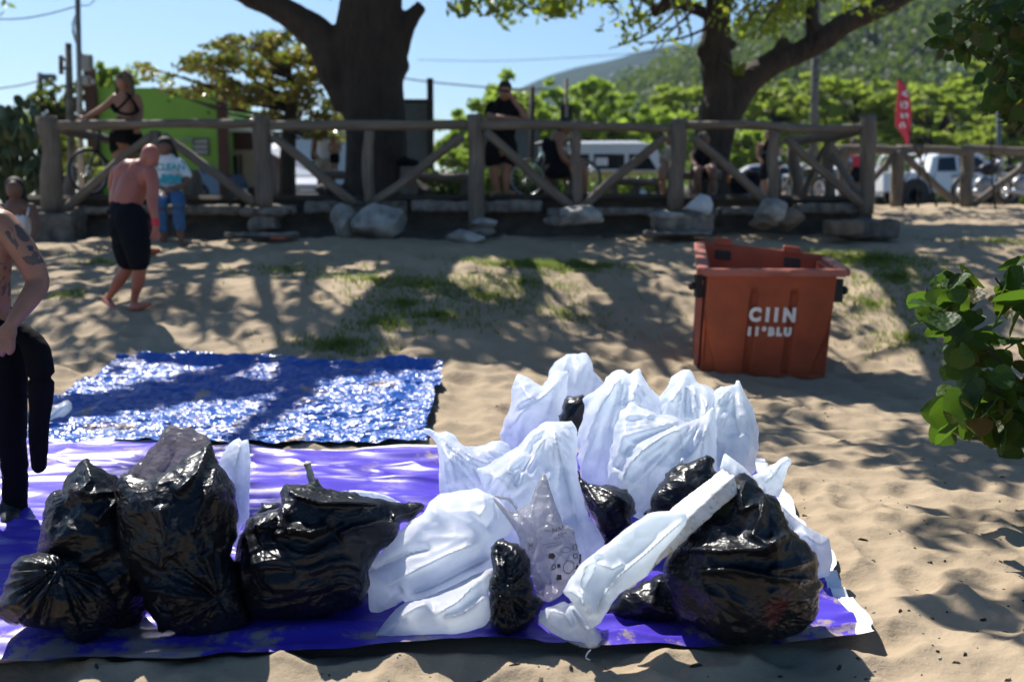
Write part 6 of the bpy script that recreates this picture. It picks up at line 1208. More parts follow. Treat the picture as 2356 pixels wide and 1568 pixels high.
bbag('black bag in the front left corner twisted towards a knot', c4([(-60, 1200), (0, 1170), (30, 1130), (60, 1020), (110, 982), (180, 972), (280, 985), (380, 1000), (460, 1050), (520, 1110), (562, 1180), (552, 1270), (500, 1340), (420, 1386), (360, 1400), (312, 1372), (280, 1310), (200, 1330), (100, 1310), (0, 1270), (-60, 1260)]), None, .19, 23, fans=((*C4((270, 1050)), 5, .026, 20, 300),), strokes=((c4([(200, 980), (290, 1010), (380, 1050)]), .03, 10),), crum=((4, .02, 'r'), (10, .012, 'w'), (24, .005, 'w')))
bbag('dark folded flap of a black bag behind the bamboo one', c5([(180, 600), (195, 560), (240, 482), (335, 500), (350, 560), (250, 640)]), 4.2, .06, 24)
bam = bbag('wide black bag in the middle with a bamboo stick poking out', c5([(338, 440), (345, 400), (370, 375), (430, 368), (480, 385), (512, 375), (560, 352), (600, 390), (680, 420), (760, 437), (880, 452), (960, 470), (1060, 492), (1192, 505), (1196, 560), (1130, 600), (1055, 620), (1050, 690), (960, 790), (880, 880), (872, 1000), (830, 1100), (700, 1150), (560, 1190), (400, 1204), (250, 1212), (150, 1212), (110, 1150), (90, 1050), (50, 950), (40, 850), (60, 760), (100, 660), (150, 590), (230, 550), (330, 510), (345, 470)]), None, .25, 25,
     strokes=((c5([(345, 420), (360, 560), (380, 660), (520, 680), (640, 640)]), .055, 10, 1), (c5([(370, 420), (440, 470), (560, 510), (750, 510), (950, 510)]), .05, 9, 1), (c5([(1060, 620), (900, 620), (760, 650), (660, 700)]), .055, 12, 1), (c5([(1190, 510), (1100, 560), (980, 590)]), .035, 10), (c5([(180, 640), (260, 620), (330, 580)]), .035, 10), (c5([(300, 690), (420, 680), (560, 690)]), .03, 7), (c5([(140, 1000), (120, 880), (130, 760)]), .02, 8)), crum=((3, .045, 'r'), (7, .014, 'w'), (12, .008, 'h')))
# white sheet seen inside its mouth, and the stick itself
pillow('white_lining', c5([(700, 424), (800, 414), (890, 425), (970, 448), (1060, 492), (960, 486), (860, 470), (760, 448)]), 3.98, .02, M['sack_white'], bam, s=5)
st_ = empty('bamboo_stick', P(*C5((500, 260)), 3.9)); top(st_, 'pale bamboo stick poking up out of the black bag', 'stick')
mb = MB(); A_ = [P(*C5((575, 500)), 3.70), P(*C5((540, 400)), 3.72), P(*C5((522, 345)), 3.73), P(*C5((518, 330)), 3.73), P(*C5((511, 300)), 3.735), P(*C5((502, 272)), 3.74), P(*C5((500, 258)), 3.74), P(*C5((499, 252)), 3.74)]
mb.tube(A_, [.014, .014, .0135, .0155, .0115, .0135, .0165, .0145], seg=14); mb.build('cane', m_simple('bamboo', (.58, .49, .37), .5, .35, 40, .3, 90), st_)
mb = MB(); q = P(*C5((499, 250)), 3.74); mb.ell(q, (.010, .010, .003), n=6, m=12); mb.build('pith', M['sack_white'], st_)
# right group in front
bbag('low black bag squashed under the foam board', c6([(670, 1260), (715, 1190), (780, 1140), (860, 1100), (930, 1070), (1020, 1100), (1060, 1250), (1040, 1300), (950, 1300), (880, 1293), (780, 1285)]), None, .10, 26)
bigb = bbag('biggest black bag at the right, bulging with colourful rubbish', c6([(925, 1080), (950, 960), (1000, 900), (1100, 780), (1180, 690), (1240, 640), (1270, 612), (1300, 603), (1345, 648), (1400, 690), (1450, 740), (1500, 800), (1526, 880), (1580, 902), (1632, 970), (1657, 1080), (1656, 1180), (1642, 1260), (1560, 1340), (1440, 1390), (1350, 1402), (1250, 1396), (1150, 1360), (1050, 1290), (1000, 1295), (960, 1230)]), None, .21, 27, mat=M['bag_black_full'],
     strokes=((c6([(1320, 640), (1290, 720), (1300, 790), (1370, 760)]), .035, 10), (c6([(1400, 700), (1380, 820), (1340, 900), (1400, 940), (1470, 920)]), .045, 14), (c6([(1520, 880), (1400, 960), (1200, 970), (1000, 960)]), .035, 12), (c6([(1640, 1100), (1450, 1090), (1250, 1050), (1050, 1060)]), .03, 9), (c6([(1640, 1000), (1520, 1040), (1400, 1060)]), .03, 9)), crum=((3, .045, 'r'), (6, .034, 'w'), (13, .010, 'w')), ex=.05)
g = np.random.default_rng(9)
small = bbag('small crumpled black bag at the front between the sack and the see-through bag', c6([(135, 990), (140, 940), (165, 928), (210, 910), (260, 935), (300, 960), (325, 1010), (330, 1100), (345, 1160), (392, 1195), (365, 1250), (345, 1292), (280, 1332), (230, 1366), (170, 1352), (145, 1290), (120, 1195), (130, 1130), (155, 1060)]), None, .13, 28, s=3.8, fans=((*C6((200, 1150)), 6, .02, 20, 160),), crum=((6, .03, 'r'), (13, .022, 'w'), (28, .009, 'w'), (55, .003, 'w')))
# see-through carrier bag
def m_clear():
    t = NT('clear_film'); p = t.pos(); h = t.math('ADD', t.n('TexVoronoi', {'Vector': p, 'Scale': 14}, feature='F1').outputs[0], t.noise(p, 12, 3)); nr = t.bump(h, .6, .02)
    b = t.pr((.42, .42, .45), .22, nr); tl = t.n('BsdfTranslucent', {0: (.5, .5, .54, 1)}).outputs[0]; tr = t.n('BsdfTransparent', {0: (.84, .84, .86, 1)}).outputs[0]
    f = t.n('MixShader', {0: .45, 1: b, 2: tl}).outputs[0]; return t.fin(t.n('MixShader', {0: t.math('ADD', t.math('MULTIPLY', t.noise(p, 6, 3), .7), .22), 1: f, 2: tr}).outputs[0])
M['clear'] = m_clear()
c8 = lambda L: [C8(q) for q in L]
clear = pillow('carrier_bag', c8([(246, 440), (300, 398), (320, 400), (350, 320), (385, 220), (420, 165), (440, 168), (470, 250), (510, 380), (560, 500), (575, 545), (612, 560), (662, 598), (680, 700), (712, 800), (715, 860), (640, 960), (600, 1040), (560, 1100), (470, 1150), (430, 1135), (380, 1110), (350, 1010), (310, 880), (250, 780), (240, 660), (190, 570), (120, 475), (60, 400), (36, 346), (48, 343), (75, 374), (130, 425), (180, 450), (228, 462), (196, 412), (155, 374), (84, 354), (52, 338), (52, 322), (110, 338), (165, 343), (205, 393)]), 3.50, .10, M['clear'], None, 'see-through grey carrier bag with handles and dark print in front of the white bags', 'carrier bag', s=3.4, seed=30,
     strokes=((c8([(420, 170), (390, 260), (340, 420), (330, 530)]), .015, 6), (c8([(430, 175), (470, 320), (500, 480), (480, 560)]), .02, 6), (c8([(60, 350), (160, 480), (260, 560), (330, 700)]), .02, 7), (c8([(240, 460), (340, 540), (400, 700), (480, 900), (500, 1080)]), .025, 9), (c8([(380, 900), (430, 1000), (440, 1120)]), .02, 7)), crum=((9, .012, 'r'), (20, .006, 'w')), key='clear', power=.6, rough_=1.2)
mi = m_simple('dark_print', (.03, .026, .026), .6, .2, 30)
def on_surface(key, V, cx, cy, sx, rot=0, lift=.006):
    """lay flat artwork V (in picture units about 0,0) on a bag's near side"""
    V2, Fr = SURF[key]; ca, sa = math.cos(rot), math.sin(rot); out = []
    o = np.array((0, 0, CAMZ))
    for v in V:
        x = cx+(v[0]*ca+v[1]*sa)*sx; y = cy-(-v[0]*sa+v[1]*ca)*sx; d = (V2[:, 0]-x)**2+(V2[:, 1]-y)**2; k = np.argsort(d)[:3]; w_ = 1/(d[k]+1e-3); w_ /= w_.sum()
        dist = (np.linalg.norm(Fr[k]-o, axis=1)*w_).sum()-lift; r = ray(x, y); out.append(o+r/np.linalg.norm(r)*dist)
    return np.array(out)
for txt, x, y, s_, r in [('NAC', 548, 590, 52, .22), ('RAVE', 572, 625, 30, .30), ('TERCA', 470, 603, 24, .05), ('RECICLE', 545, 655, 20, .28), ('para um futuro', 480, 698, 19, .18), ('melhor e limpo', 500, 718, 19, .2), ('8', 325, 712, 46, -.1)]:
    V, Fc = text_mesh(txt, s_/3.34, .02 if txt == 'NAC' else 0); c = C8((x, y)); meshobj('bag_print', on_surface('clear', V, c[0], c[1], 1, r*-1+0), Fc, mi, clear, smooth=False)
def ring(a, b, w_, n=18):
    V = []; 
    for i in range(n): t = 2*math.pi*i/n; V += [(a*math.cos(t), b*math.sin(t)), ((a-w_)*math.cos(t), (b-w_)*math.sin(t))]
    return V, [(2*i, (2*i+2) % (2*n), (2*i+3) % (2*n), 2*i+1) for i in range(n)]
for (x, y, a, b, w_, r) in [(598, 748, 12, 7, 1.2, -.1), (668, 728, 6, 8, 2.2, .2), (672, 795, 6, 6, 2, .2), (620, 880, 13, 16, 1.8, .3), (505, 880, 5, 7, 2.2, .3), (325, 712, 6, 11, 1, 0)]:
    V, Fc = ring(a, b, w_); c = C8((x, y)); meshobj('bag_print', on_surface('clear', V, c[0], c[1], 1, r), Fc, mi, clear, smooth=False)
for (x, y, pl) in [(490, 795, [(-8, -5), (4, -8), (9, 0), (4, 7), (-6, 6)]), (700, 815, [(-2, -12), (4, -10), (5, 10), (1, 11), (0, 0)]), (685, 878, [(-6, -5), (5, -6), (0, 8)]), (547, 960, [(-7, -7), (6, -5), (5, 6), (-5, 7)]), (545, 870, [(-4, -5), (4, -4), (3, 4), (-4, 4)])]:
    c = C8((x, y)); meshobj('bag_print', on_surface('clear', pl, c[0], c[1], 1), [tuple(range(len(pl)))], mi, clear, smooth=False)
# foam board in its white sack
fb = empty('foam_board', P(*C6((1040, 800)), 3.4)); top(fb, 'grubby white polystyrene board sticking diagonally out of a white sack', 'foam board')
E0, E1 = P(*C6((900, 905)), 3.42), P(*C6((1205, 590)), 3.66)
F0, F1 = P(*C6((960, 985)), 3.38), P(*C6((1262, 626)), 3.64)
ax = (E1-E0).normalized(); wd = (F1-E1); nm = ax.cross(wd).normalized(); th = .03
nf = Vector(nm) if nm.y < 0 else -Vector(nm)
wdn = wd - ax*wd.dot(ax); 
# board: broad sunlit top face and a thick near side
tL0, tR0 = P(*C6((600, 1180)), 3.30), P(*C6((690, 1205)), 3.20)
cs = [P(*C6((856, 805)), 3.52), P(*C6((1200, 588)), 3.78), P(*C6((1250, 608)), 3.66), P(*C6((1030, 800)), 3.44)]
def m_foam():
    t = NT('polystyrene'); p = t.pos(); v = t.n('TexVoronoi', {'Vector': p, 'Scale': 220}, feature='DISTANCE_TO_EDGE').outputs[0]; n = t.noise(p, 12, 6, .7); s_ = t.noise(p, 45, 4, .7)
    c = t.mix(t.ramp(s_, [(.58, (0, 0, 0)), (.66, (.7, .7, .7))]), t.ramp(n, [(.35, (.52, .50, .46)), (.6, (.80, .80, .79))]), (.25, .20, .14))
    return t.fin(t.pr(c, .85, t.bump(v, .4, .004)))
M['foam'] = m_foam()
def slab(name, topq, down, mat, parent, n=26, amp=.006, seed=0):
    """a slab with an uneven skin: top quad + thickness vector"""
    a, b, c, d = [np.array(tuple(q)) for q in topq]; dn = np.array(tuple(down)); mb = MB(); mb.add([a, b, c, d, a+dn, b+dn, c+dn, d+dn], [(0, 1, 2, 3), (7, 6, 5, 4), (0, 4, 5, 1), (1, 5, 6, 2), (2, 6, 7, 3), (3, 7, 4, 0)])
    V, Fc = remeshed(mb, .007, 1, lambda V: amp*fbm(V[:, 0]*16, V[:, 1]*16, V[:, 2]*16, o=3, seed=seed)); return meshobj(name, V, Fc, mat, parent)
# near side faces camera: between (1265,625)-(1040,830) upper edge and lower edge ~ 25 px below
topq = [P(*C6((640, 1010)), 3.36), P(*C6((1205, 588)), 3.46), P(*C6((1262, 622)), 3.33), P(*C6((760, 1075)), 3.24)]
slab('board', topq, (0.012, -.012, -.055), M['foam'], fb, seed=2)
wbag('white sack wrapped round the foam board, reaching to the front', c6([(475, 1152), (500, 1100), (545, 1040), (600, 990), (680, 930), (780, 850), (860, 795), (885, 788), (960, 785), (1035, 790), (1045, 815), (1035, 850), (980, 912), (900, 1010), (862, 1080), (790, 1125), (730, 1165), (690, 1225), (640, 1300), (600, 1330), (560, 1260), (520, 1210)]), 3.24, .042, 33, mat=M['sack_white'], s=4,
     strokes=((c6([(1040, 810), (960, 880), (850, 980), (730, 1080), (650, 1180), (620, 1290)]), .035, 12, 1), (c6([(560, 1050), (620, 1020), (700, 1050), (760, 1020)]), .02, 10), (c6([(490, 1140), (560, 1180), (600, 1280)]), .03, 11), (c6([(640, 980), (610, 1080), (560, 1150)]), -.025, 9), (c6([(600, 1000), (560, 1100), (580, 1240)]), .03, 9)), crum=((8, .008, 'r'),), power=.4)
wbag('foot of the white sack with a sewn hem lying on the sand edge', c6([(358, 1288), (368, 1250), (400, 1225), (480, 1195), (500, 1205), (520, 1200), (560, 1240), (600, 1290), (632, 1330), (645, 1350), (648, 1392), (630, 1427), (570, 1420), (500, 1385), (420, 1340)]), None, .05, 34, mat=M['sack_white'], s=3.6,
     strokes=((c6([(500, 1205), (540, 1280), (580, 1360), (600, 1415)]), .045, 11, 1), (c6([(400, 1235), (480, 1260), (520, 1330)]), .02, 10), (c6([(600, 1300), (620, 1360), (625, 1415)]), .02, 7), (c6([(370, 1290), (450, 1340), (560, 1405), (625, 1412)]), .012, 4)), crum=((8, .008, 'r'),))
mb = MB(); mb.tube([P(*C6(q), 3.16) for q in [(600, 1418), (585, 1435), (578, 1455), (596, 1466)]], .0025, seg=6, smooth=4); top(mb.build('string', M['white_cloth'], None, P(*C6((590, 1466)), 3.16)), 'short white string dangling from the sack hem', 'string')
# ------------------------------------------------------------------ orange container
def bin_():
    c = G(1725, 905); 
    A, B = P(1612, 858, 8.78), P(1896, 872, 8.62)       # near bottom corners
    base = Vector((0, 0, 0)); z0 = .0; A.z = B.z = z0
    TA, TB = P(1628, 622, 8.62), P(1922, 632, 8.46); hgt = (TA.z+TB.z)/2
    ux = (B-A).normalized(); uy = Vector((-ux.y, ux.x, 0)); D = .92
    o = empty('waste_container', (A+B)/2+uy*D/2); top(o, 'open orange wheeled waste container with white painted letters', 'container')
    mo = m_simple('orange_plastic', (.30, .058, .022), .5, .22, 4, .15, 30); mo2 = m_simple('faded_orange_plastic', (.36, .11, .075), .5, .2, 5, .2, 30)
    Wb = (B-A).length; Wt = (TB-TA).length; cx = (A+B)/2; cxt = (TA+TB)/2; cxt.z = 0
    def pt(u, v, t): # u -.5..5 across, v 0..1 deep, t 0..1 high
        w_ = Wb+(Wt-Wb)*t; m = cx+(cxt-cx)*t; flare = .09*t; return m+ux*(u*w_)+uy*(-flare+v*(D-.06+2*flare))+Vector((0, 0, z0+hgt*t+v*t*(.18-.12*(u+.5))))
    # front panel with pressed ribs
    N, K_ = 120, 40; V = []; Fc = []
    for j in range(K_+1):
        t = j/K_
        for i in range(N+1):
            u = -.5+i/N; d = 0.
            for rc in (-.135, .175): d += .04*(sstep(.03, .022, np.array(abs(u-rc*(1-.12*t)))) if False else float(sstep(0, 1, np.array((.032-abs(u-(rc+.02*t)))/.008))))*float(sstep(0, 1, np.array((.86-t)/.04)))
            eb = .5-.10*float(sstep(.45, .95, np.array(1-t)))-.0; e_ = float(sstep(0, 1, np.array((abs(u)-eb+.02)/.02)))*float(sstep(0, 1, np.array((.72-t)/.15))); d += .03*e_
            p = pt(u, 0, t)+uy*d; V.append(tuple(p))
    for j in range(K_):
        for i in range(N): q = j*(N+1)+i; Fc.append((q, q+1, q+N+2, q+N+1))
    n0 = len(V); V += [tuple(Vector(v)+uy*.03) for v in V]; Fc += [tuple(i+n0 for i in f[::-1]) for f in Fc]
    meshobj('front_panel', V, Fc, mo, o)
    def wall(nm, a, b, mat=mo):
        V = []; 
        for (u, v) in (a, b):
            for t in (0, 1): V.append(pt(u, v, t))
        c_ = pt(0, .5, .5); q = [V[0], V[2], V[3], V[1]]; inn = []
        for p in q:
            d = (c_-p); d.z = 0; inn.append(p+d.normalized()*.035)
        meshobj(nm, [tuple(x) for x in q+inn], [(0, 1, 2, 3), (7, 6, 5, 4), (0, 4, 5, 1), (1, 5, 6, 2), (2, 6, 7, 3), (3, 7, 4, 0)], mat, o, smooth=False)
    wall('side_panel', (-.5, .012), (-.5, 1)); wall('side_panel', (.5, .012), (.5, 1)); wall('back_panel', (-.5, 1), (.5, 1))
    V = [pt(u, v, .06) for u, v in ((-.49, .01), (.49, .01), (.49, .99), (-.49, .99))]; meshobj('floor', [tuple(p) for p in V]+[tuple(p-Vector((0, 0, .05))) for p in V], [(0, 1, 2, 3), (7, 6, 5, 4), (0, 4, 5, 1), (1, 5, 6, 2), (2, 6, 7, 3), (3, 7, 4, 0)], mo, o, smooth=False)
    # rim beams
    def beam(nm, a, b, w_, h_, mat, dz=0, out=0):
        a, b = Vector(a), Vector(b); d = (b-a).normalized(); s = d.cross(Vector((0, 0, 1))).normalized(); mb = MB(); R = Matrix((d, s, Vector((0, 0, 1)))).transposed(); mb.box((a+b)/2+Vector((0, 0, dz)), ((b-a).length, w_, h_), R, bev=.008); return mb.build(nm, mat, o, smooth=False)
    f1, f2_, b1, b2 = pt(-.54, -.02, 1), pt(.56, -.02, 1), pt(-.54, 1.02, 1), pt(.56, 1.02, 1)
    beam('rim', f1, f2_, .10, .065, mo2, .01); beam('rim', b1, b2, .06, .07, mo, .02); beam('rim', f1+uy*.055, b1-uy*.035, .10, .06, mo2, .012); beam('rim', f2_+uy*.055, b2-uy*.035, .10, .06, mo2, .012)
    beam('lip', pt(-.14, -.065, 1), pt(.14, -.065, 1), .05, .035, mo2, .02)
    for u in (-.33, .27): beam('hinge_block', pt(u-.075, 1.02, 1), pt(u+.075, 1.02, 1), .09, .075, mo, .065)
    for u in (-.33, .27): beam('hinge_recess', pt(u-.07, .975, 1), pt(u+.07, .975, 1), .01, .09, M['black'], -.05)
    # side ribs seen on the left, trunnion and wheels
    for v in (.22, .5, .78): beam_a = pt(-.5, v, .02)-ux*.03; beam_b = pt(-.5, v, .88)-ux*.03; mb = MB(); mb.tube([beam_a, beam_b], .035, seg=4); mb.build('rib', mo2, o, smooth=False)
    for v in (.3, .7): beam_a = pt(.5, v, .02)+ux*.02; beam_b = pt(.5, v, .88)+ux*.02; mb = MB(); mb.tube([beam_a, beam_b], .03, seg=4); mb.build('rib', mo, o, smooth=False)
    for s in (-1, 1):
        p = pt(s*.5, .25, .82); mb = MB(); mb.tube([p, p+ux*s*.12], .03, seg=10); mb.box(p+ux*s*.05, (.08, .14, .20)); mb.ell(p+ux*s*.12, (.035, .04, .04), n=6, m=10); mb.build('trunnion', M['black'], o, smooth=False)
    for u, v in ((-.42, .15), (.42, .15), (-.42, .85), (.42, .85)):
        p = pt(u, v, 0)+Vector((0, 0, -.05)); mb = MB(); mb.tube([p-uy*.02, p+uy*.02], .075, seg=14); mb.build('wheel', M['black'], o)
    mb = MB(); p = pt(-.05, -.003, .018); mb.ell(p, (.03, .01, .02), n=6, m=10); mb.build('drain_plug', M['black'], o)
    fr = math.radians(0)
    def sten(txt, u, t, size, sp=1):
        V, Fc = text_mesh(txt, size, .011); out = []
        up = (pt(0, 0, 1)-pt(0, 0, 0)).normalized()
        for v in V: out.append(tuple(pt(u, 0, t)+ux*(v[0]*sp)+up*v[1]-uy*.006))
        meshobj('stencil', out, Fc, M['white_print'], o, smooth=False)
    sten('C I I N', .035, .615, .165, .84); sten('1 1 ° B L U', .02, .46, .095, .86)
bin_()
# ------------------------------------------------------------------ grass, twigs, pebbles
def blades(name, label, spots, mat, seed, L=.07):
    g = np.random.default_rng(seed); V = []; Fc = []
    for (px, py, rx, ry, n) in spots:
        c = G(px, py)
        for i in range(n):
            a, r = g.uniform(0, 6.28), abs(g.normal())*.6; x, y = c.x+math.cos(a)*r*rx, c.y+math.sin(a)*r*ry
            V.append((x, y, g.uniform(.5, 1.2), g.uniform(0, 6.28)))
    A = np.array(V); Z = sand_h(A[:, 0], A[:, 1]); out = []; Fc = []
    for k in range(3):
        an = A[:, 3]+k*2.1; l = L*A[:, 2]; dx, dy = np.cos(an), np.sin(an); w_ = .0045
        b0 = np.stack([A[:, 0]-dy*w_, A[:, 1]+dx*w_, Z-.01], -1); b1 = np.stack([A[:, 0]+dy*w_, A[:, 1]-dx*w_, Z-.01], -1)
        m = np.stack([A[:, 0]+dx*l*.3, A[:, 1]+dy*l*.3, Z+l*.6], -1); m1 = m+np.stack([dy*w_, -dx*w_, 0*dx], -1); t = np.stack([A[:, 0]+dx*l*.8, A[:, 1]+dy*l*.8, Z+l*.75], -1); out.append(np.stack([b0, b1, m1, m, t], 1))
    O = np.concatenate(out).reshape(-1, 3); n = len(O)//5
    for i in range(n): q = 5*i; Fc += [(q, q+1, q+2, q+3), (q+3, q+2, q+4)]
    o = meshobj(name, O, Fc, mat, None, (0, 9, 0), smooth=False); struct(o, 'stuff', label)
M['grass'] = m_leaf('grass_blades', [(.10, .17, .03), (.17, .22, .04), (.28, .27, .10), (.12, .18, .03)], .45, .5)
blades('grass', 'patchy low grass on the sandy bank', [(860, 640, .7, .5, 260), (930, 690, .5, .35, 260), (880, 735, .45, .3, 260), (780, 790, .45, .25, 400), (980, 650, .9, .4, 420), (1210, 610, .8, .35, 900), (1340, 608, .6, .25, 700), (1120, 680, .8, .4, 260), (1200, 650, .9, .4, 260), (1010, 720, .6, .3, 300), (2020, 600, .8, .5, 900), (2060, 640, .6, .5, 500), (1960, 600, .6, .6, 300), (2000, 700, .8, .6, 360), (2090, 780, .6, .5, 260), (1900, 590, .6, .4, 260), (2300, 560, .8, .8, 260), (240, 600, .5, .3, 120), (150, 680, .5, .3, 120), (1300, 720, 1.2, .6, 200), (660, 620, 1.0, .6, 160)], M['grass'], 5)
def bits(name, label, n, mat, seed, area, smin, smax):
    g = np.random.default_rng(seed); V = []; Fc = []
    px = g.uniform(area[0], area[1], n); py = g.uniform(area[2], area[3], n)
    for i in range(n):
        d = ray(px[i], py[i]); Y = CAMZ/-(d[2]/d[1]) if d[2] < 0 else 9; c = np.array((d[0]/d[1]*Y, Y)); 
        if inpoly(c[0], c[1], PUR) or inpoly(c[0], c[1], BLU): continue
        s = g.uniform(smin, smax); a = g.uniform(0, 6.28); el = g.uniform(1, 3.2); R = np.array(((math.cos(a), -math.sin(a)), (math.sin(a), math.cos(a)))); z = float(sand_h(np.array([c[0]]), np.array([c[1]]))[0]); k = len(V)
        pts = np.array(((-el, -.4), (-el*.3, -1), (el, -.5), (el*.7, .8), (-el*.5, .9)))*s*g.uniform(.6, 1.2, (5, 1)); pts = pts@R.T
        V += [(c[0]+p[0], c[1]+p[1], z-.002) for p in pts]+[(c[0]+p[0]*.6, c[1]+p[1]*.6, z+s*g.uniform(.4, 1.1)) for p in pts]
        Fc += [tuple(k+5+j for j in range(5))]+[(k+j, k+(j+1) % 5, k+5+(j+1) % 5, k+5+j) for j in range(5)]
    o = meshobj(name, V, Fc, mat, None, (0, 4, 0), smooth=False); struct(o, 'stuff', label)
mt = m_simple('dry_bark_bits', (.045, .032, .022), .9, .5, 50)
bits('debris', 'dark bark crumbs and twigs scattered over the sand', 420, mt, 3, (-100, 2450, 860, 1590), .0022, .007)
bits('debris', 'larger dark leaf scraps scattered over the sand', 40, mt, 4, (1000, 2400, 900, 1590), .005, .010)
bits('pebbles', 'pale shell crumbs scattered over the sand', 90, M['stone'], 6, (-100, 2450, 1000, 1590), .002, .005)
g = np.random.default_rng(21); mb = MB()
for i in range(16):
    c = G(240+g.uniform(-45, 45), 578+g.uniform(-14, 14)); a = g.uniform(0, 6.28); l = g.uniform(.1, .25); mb.tube([c, c+Vector((math.cos(a)*l*.5, math.sin(a)*l*.5, .03+g.uniform(0, .05))), c+Vector((math.cos(a)*l, math.sin(a)*l, g.uniform(.0, .1)))], [.008, .006, .003], seg=5, smooth=3)
top(mb.build('driftwood', M['concrete'], None, G(240, 590)), 'tangle of pale dry sticks beside the concrete block', 'driftwood')
mb = MB(); mb.tube([G(335, 590, .02), G(350, 583, .03), G(366, 580, .02)], [.02, .035, .02], seg=8, smooth=3); top(mb.build('cloth_scrap', m_simple('red_orange_cloth', (.45, .10, .04), .8), None, G(350, 585)), 'reddish cloth scrap on sand by the seated woman feet', 'cloth')
# ------------------------------------------------------------------ big-leaved shrub and branch at the right edge
def big_leaf():
    n = 9; V = []; Fc = []; w_ = [0, .30, .46, .52, .50, .44, .34, .20, 0]
    for i in range(n):
        y = i/(n-1); z = -.10*y*y; ww = w_[i]; V += [(-ww, y, z+.10*ww+.02*math.sin(i*2.1)), (-ww*.5, y, z+.03*ww), (0, y, z-.02), (ww*.5, y, z+.03*ww), (ww, y, z+.10*ww+.02*math.cos(i*2.3))]
    for i in range(n-1):
        for j in range(4): q = i*5+j; Fc.append((q, q+1, q+6, q+5))
    me = bpy.data.meshes.new('leaf'); me.from_pydata(V, [], Fc); me.polygons.foreach_set('use_smooth', np.ones(len(me.polygons), bool)); return me
def m_big_leaf(name, cols, trans):
    t = NT(name); r = t.n('ObjectInfo').outputs['Random']; p = t.pos(); xyz = t.n('SeparateXYZ', {0: p}).outputs
    c = t.ramp(r, [(i/(len(cols)-1), q) for i, q in enumerate(cols)])
    v = t.math('ABSOLUTE', t.math('SINE', t.math('MULTIPLY', t.math('SUBTRACT', xyz[1], t.math('MULTIPLY', t.math('ABSOLUTE', xyz[0]), .8)), 24)))
    nr = t.bump(t.noise(p, 2, 2), .25, .12)
    return t.fin(t.n('MixShader', {0: trans, 1: t.pr(c, .5, nr, Specular_IOR_Level=.25), 2: t.n('BsdfTranslucent', {0: t.mix(.45, c, (.22, .42, .02))}).outputs[0]}).outputs[0])
LM = big_leaf(); LM.materials.append(m_big_leaf('shrub_big_leaf', [(.012, .040, .008), (.018, .055, .010), (.035, .08, .012), (.014, .036, .010), (.05, .09, .015), (.07, .04, .012), (.016, .048, .010)], .35))
def leafy(name, label, cat, root, branches, leaves, seed, size, Y):
    o = empty(name, root); top(o, label, cat); base = Vector(root); g = np.random.default_rng(seed)
    for br in branches:
        mb = MB(); mb.tube([P(x, y, Y+d) for x, y, d in br], np.linspace(.012, .004, len(br)), seg=7, smooth=4); mb.build('branch', M['bark2'], o)
    for (x0, x1, y0, y1, n) in leaves:
        for i in range(n):
            p = P(g.uniform(x0, x1), g.uniform(y0, y1), Y+g.uniform(-.3, .35)); q = link('leaf', LM, o); q.location = p-base
            q.rotation_euler = (g.normal()*.6-.7, g.normal()*.6, g.uniform(0, 6.28)); s = size*g.uniform(.6, 1.25); q.scale = (s, s, s)
    return o
SY = 4.5
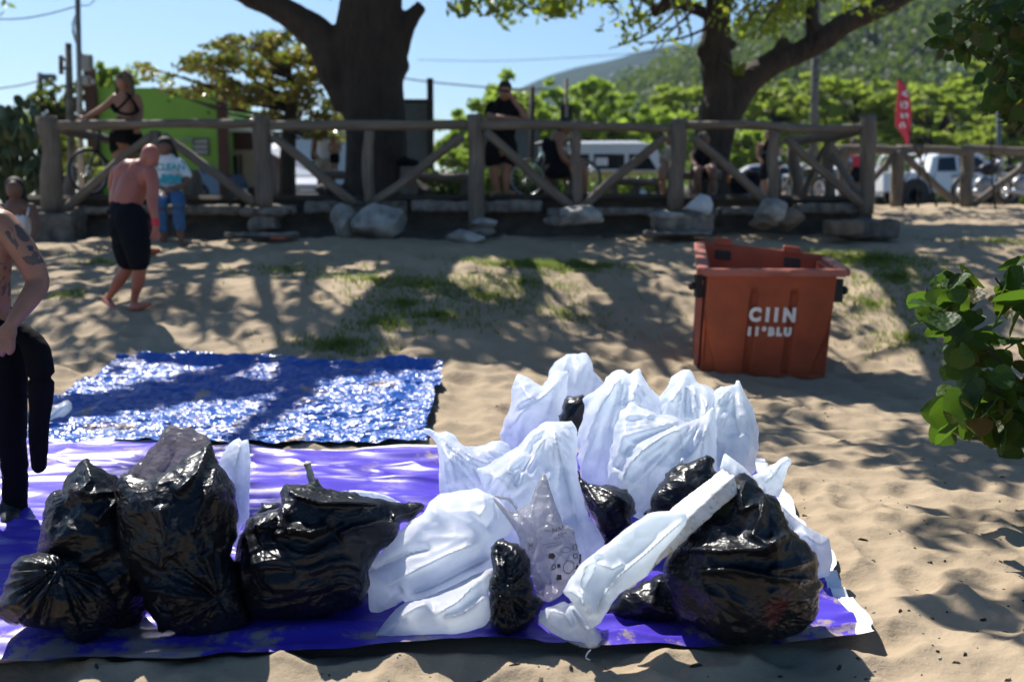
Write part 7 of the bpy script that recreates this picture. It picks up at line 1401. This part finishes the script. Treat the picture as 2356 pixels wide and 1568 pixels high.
leafy('shrub', 'broad leaved green shrub reaching in from the right edge over the sand', 'shrub', (3.1, 4.6, 0), [[(2560, 1180, .2), (2440, 980, .1), (2330, 860, 0), (2230, 760, 0), (2180, 680, 0)], [(2560, 1180, .2), (2420, 1000, .2), (2300, 930, 0), (2220, 900, -.1)], [(2560, 1100, .3), (2460, 900, .2), (2380, 760, .1), (2290, 640, 0)], [(2560, 1000, .3), (2420, 760, .3), (2330, 600, .2)], [(2240, 780, 0), (2150, 720, 0), (2130, 660, 0)], [(2330, 860, 0), (2260, 960, -.1), (2240, 1000, -.1)], [(2540, 1180, .1), (2400, 1060, 0), (2310, 990, 0)]],
      [(2125, 2185, 650, 745, 20), (2165, 2245, 612, 695, 26), (2190, 2285, 705, 815, 34), (2195, 2265, 845, 900, 9), (2178, 2290, 900, 990, 44), (2255, 2360, 860, 995, 36), (2240, 2300, 985, 1000, 3), (2300, 2370, 590, 690, 12), (2290, 2370, 640, 740, 8), (2320, 2390, 770, 850, 7), (2340, 2500, 600, 1050, 80), (2300, 2360, 940, 1000, 6)], 31, .125, SY)
leafy('tree_branch', 'shaded leafy branches hanging in at the top right corner', 'branch', (5.4, 6.6, 1.0), [[(2700, 300, .6), (2520, 180, .3), (2400, 110, 0), (2280, 60, 0), (2160, 30, 0)], [(2520, 180, .3), (2420, 200, .1), (2330, 190, 0), (2230, 110, 0)], [(2640, 400, .5), (2480, 330, .3), (2380, 290, 0), (2310, 250, 0)], [(2700, 100, .6), (2500, 20, .3), (2380, 0, 0), (2260, -20, 0)]],
      [(2140, 2240, 30, 120, 18), (2160, 2260, 80, 130, 9), (2230, 2360, -10, 110, 34), (2270, 2370, 110, 210, 34), (2300, 2400, 190, 260, 16), (2370, 2560, -20, 260, 50)], 32, .12, 6.6)
pillow('white_bag', [(1574, 478), (1590, 462), (1612, 446), (1634, 452), (1641, 470), (1637, 490), (1612, 487), (1590, 484)], 13.7, .12, M['sack_white'], None, 'small whitish bag lying on the footing of the fourth thick post', 'rubbish bag', s=3, seed=36, rough_=1.5)
# root the hanging branches: a stem outside the frame that carries them
bt = [o for o in bpy.data.objects if o.get('category') == 'branch'][0]; mb = MB(); mb.tube([(7.4, 7.2, 0), (7.2, 7.1, 1.6), (6.9, 7.0, 2.6), P(2640, 340, 7.1)], [.14, .12, .09, .04], seg=10, smooth=4); mb.tube([(7.0, 7.05, 2.2), P(2700, 200, 7.2), P(2600, 120, 7.0)], [.09, .06, .04], seg=8, smooth=4); mb.build('trunk', M['bark2'], bt)
leafobj('small_leaves', [tuple(P(x, y, 7.2)) for x, y in [(2370, 230), (2390, 160), (2350, 90), (2400, 60), (2300, 40), (2410, 250)]], [(.3, .4, .22)]*6, 1300, .05, 33, M['leaf_dark'], bt)
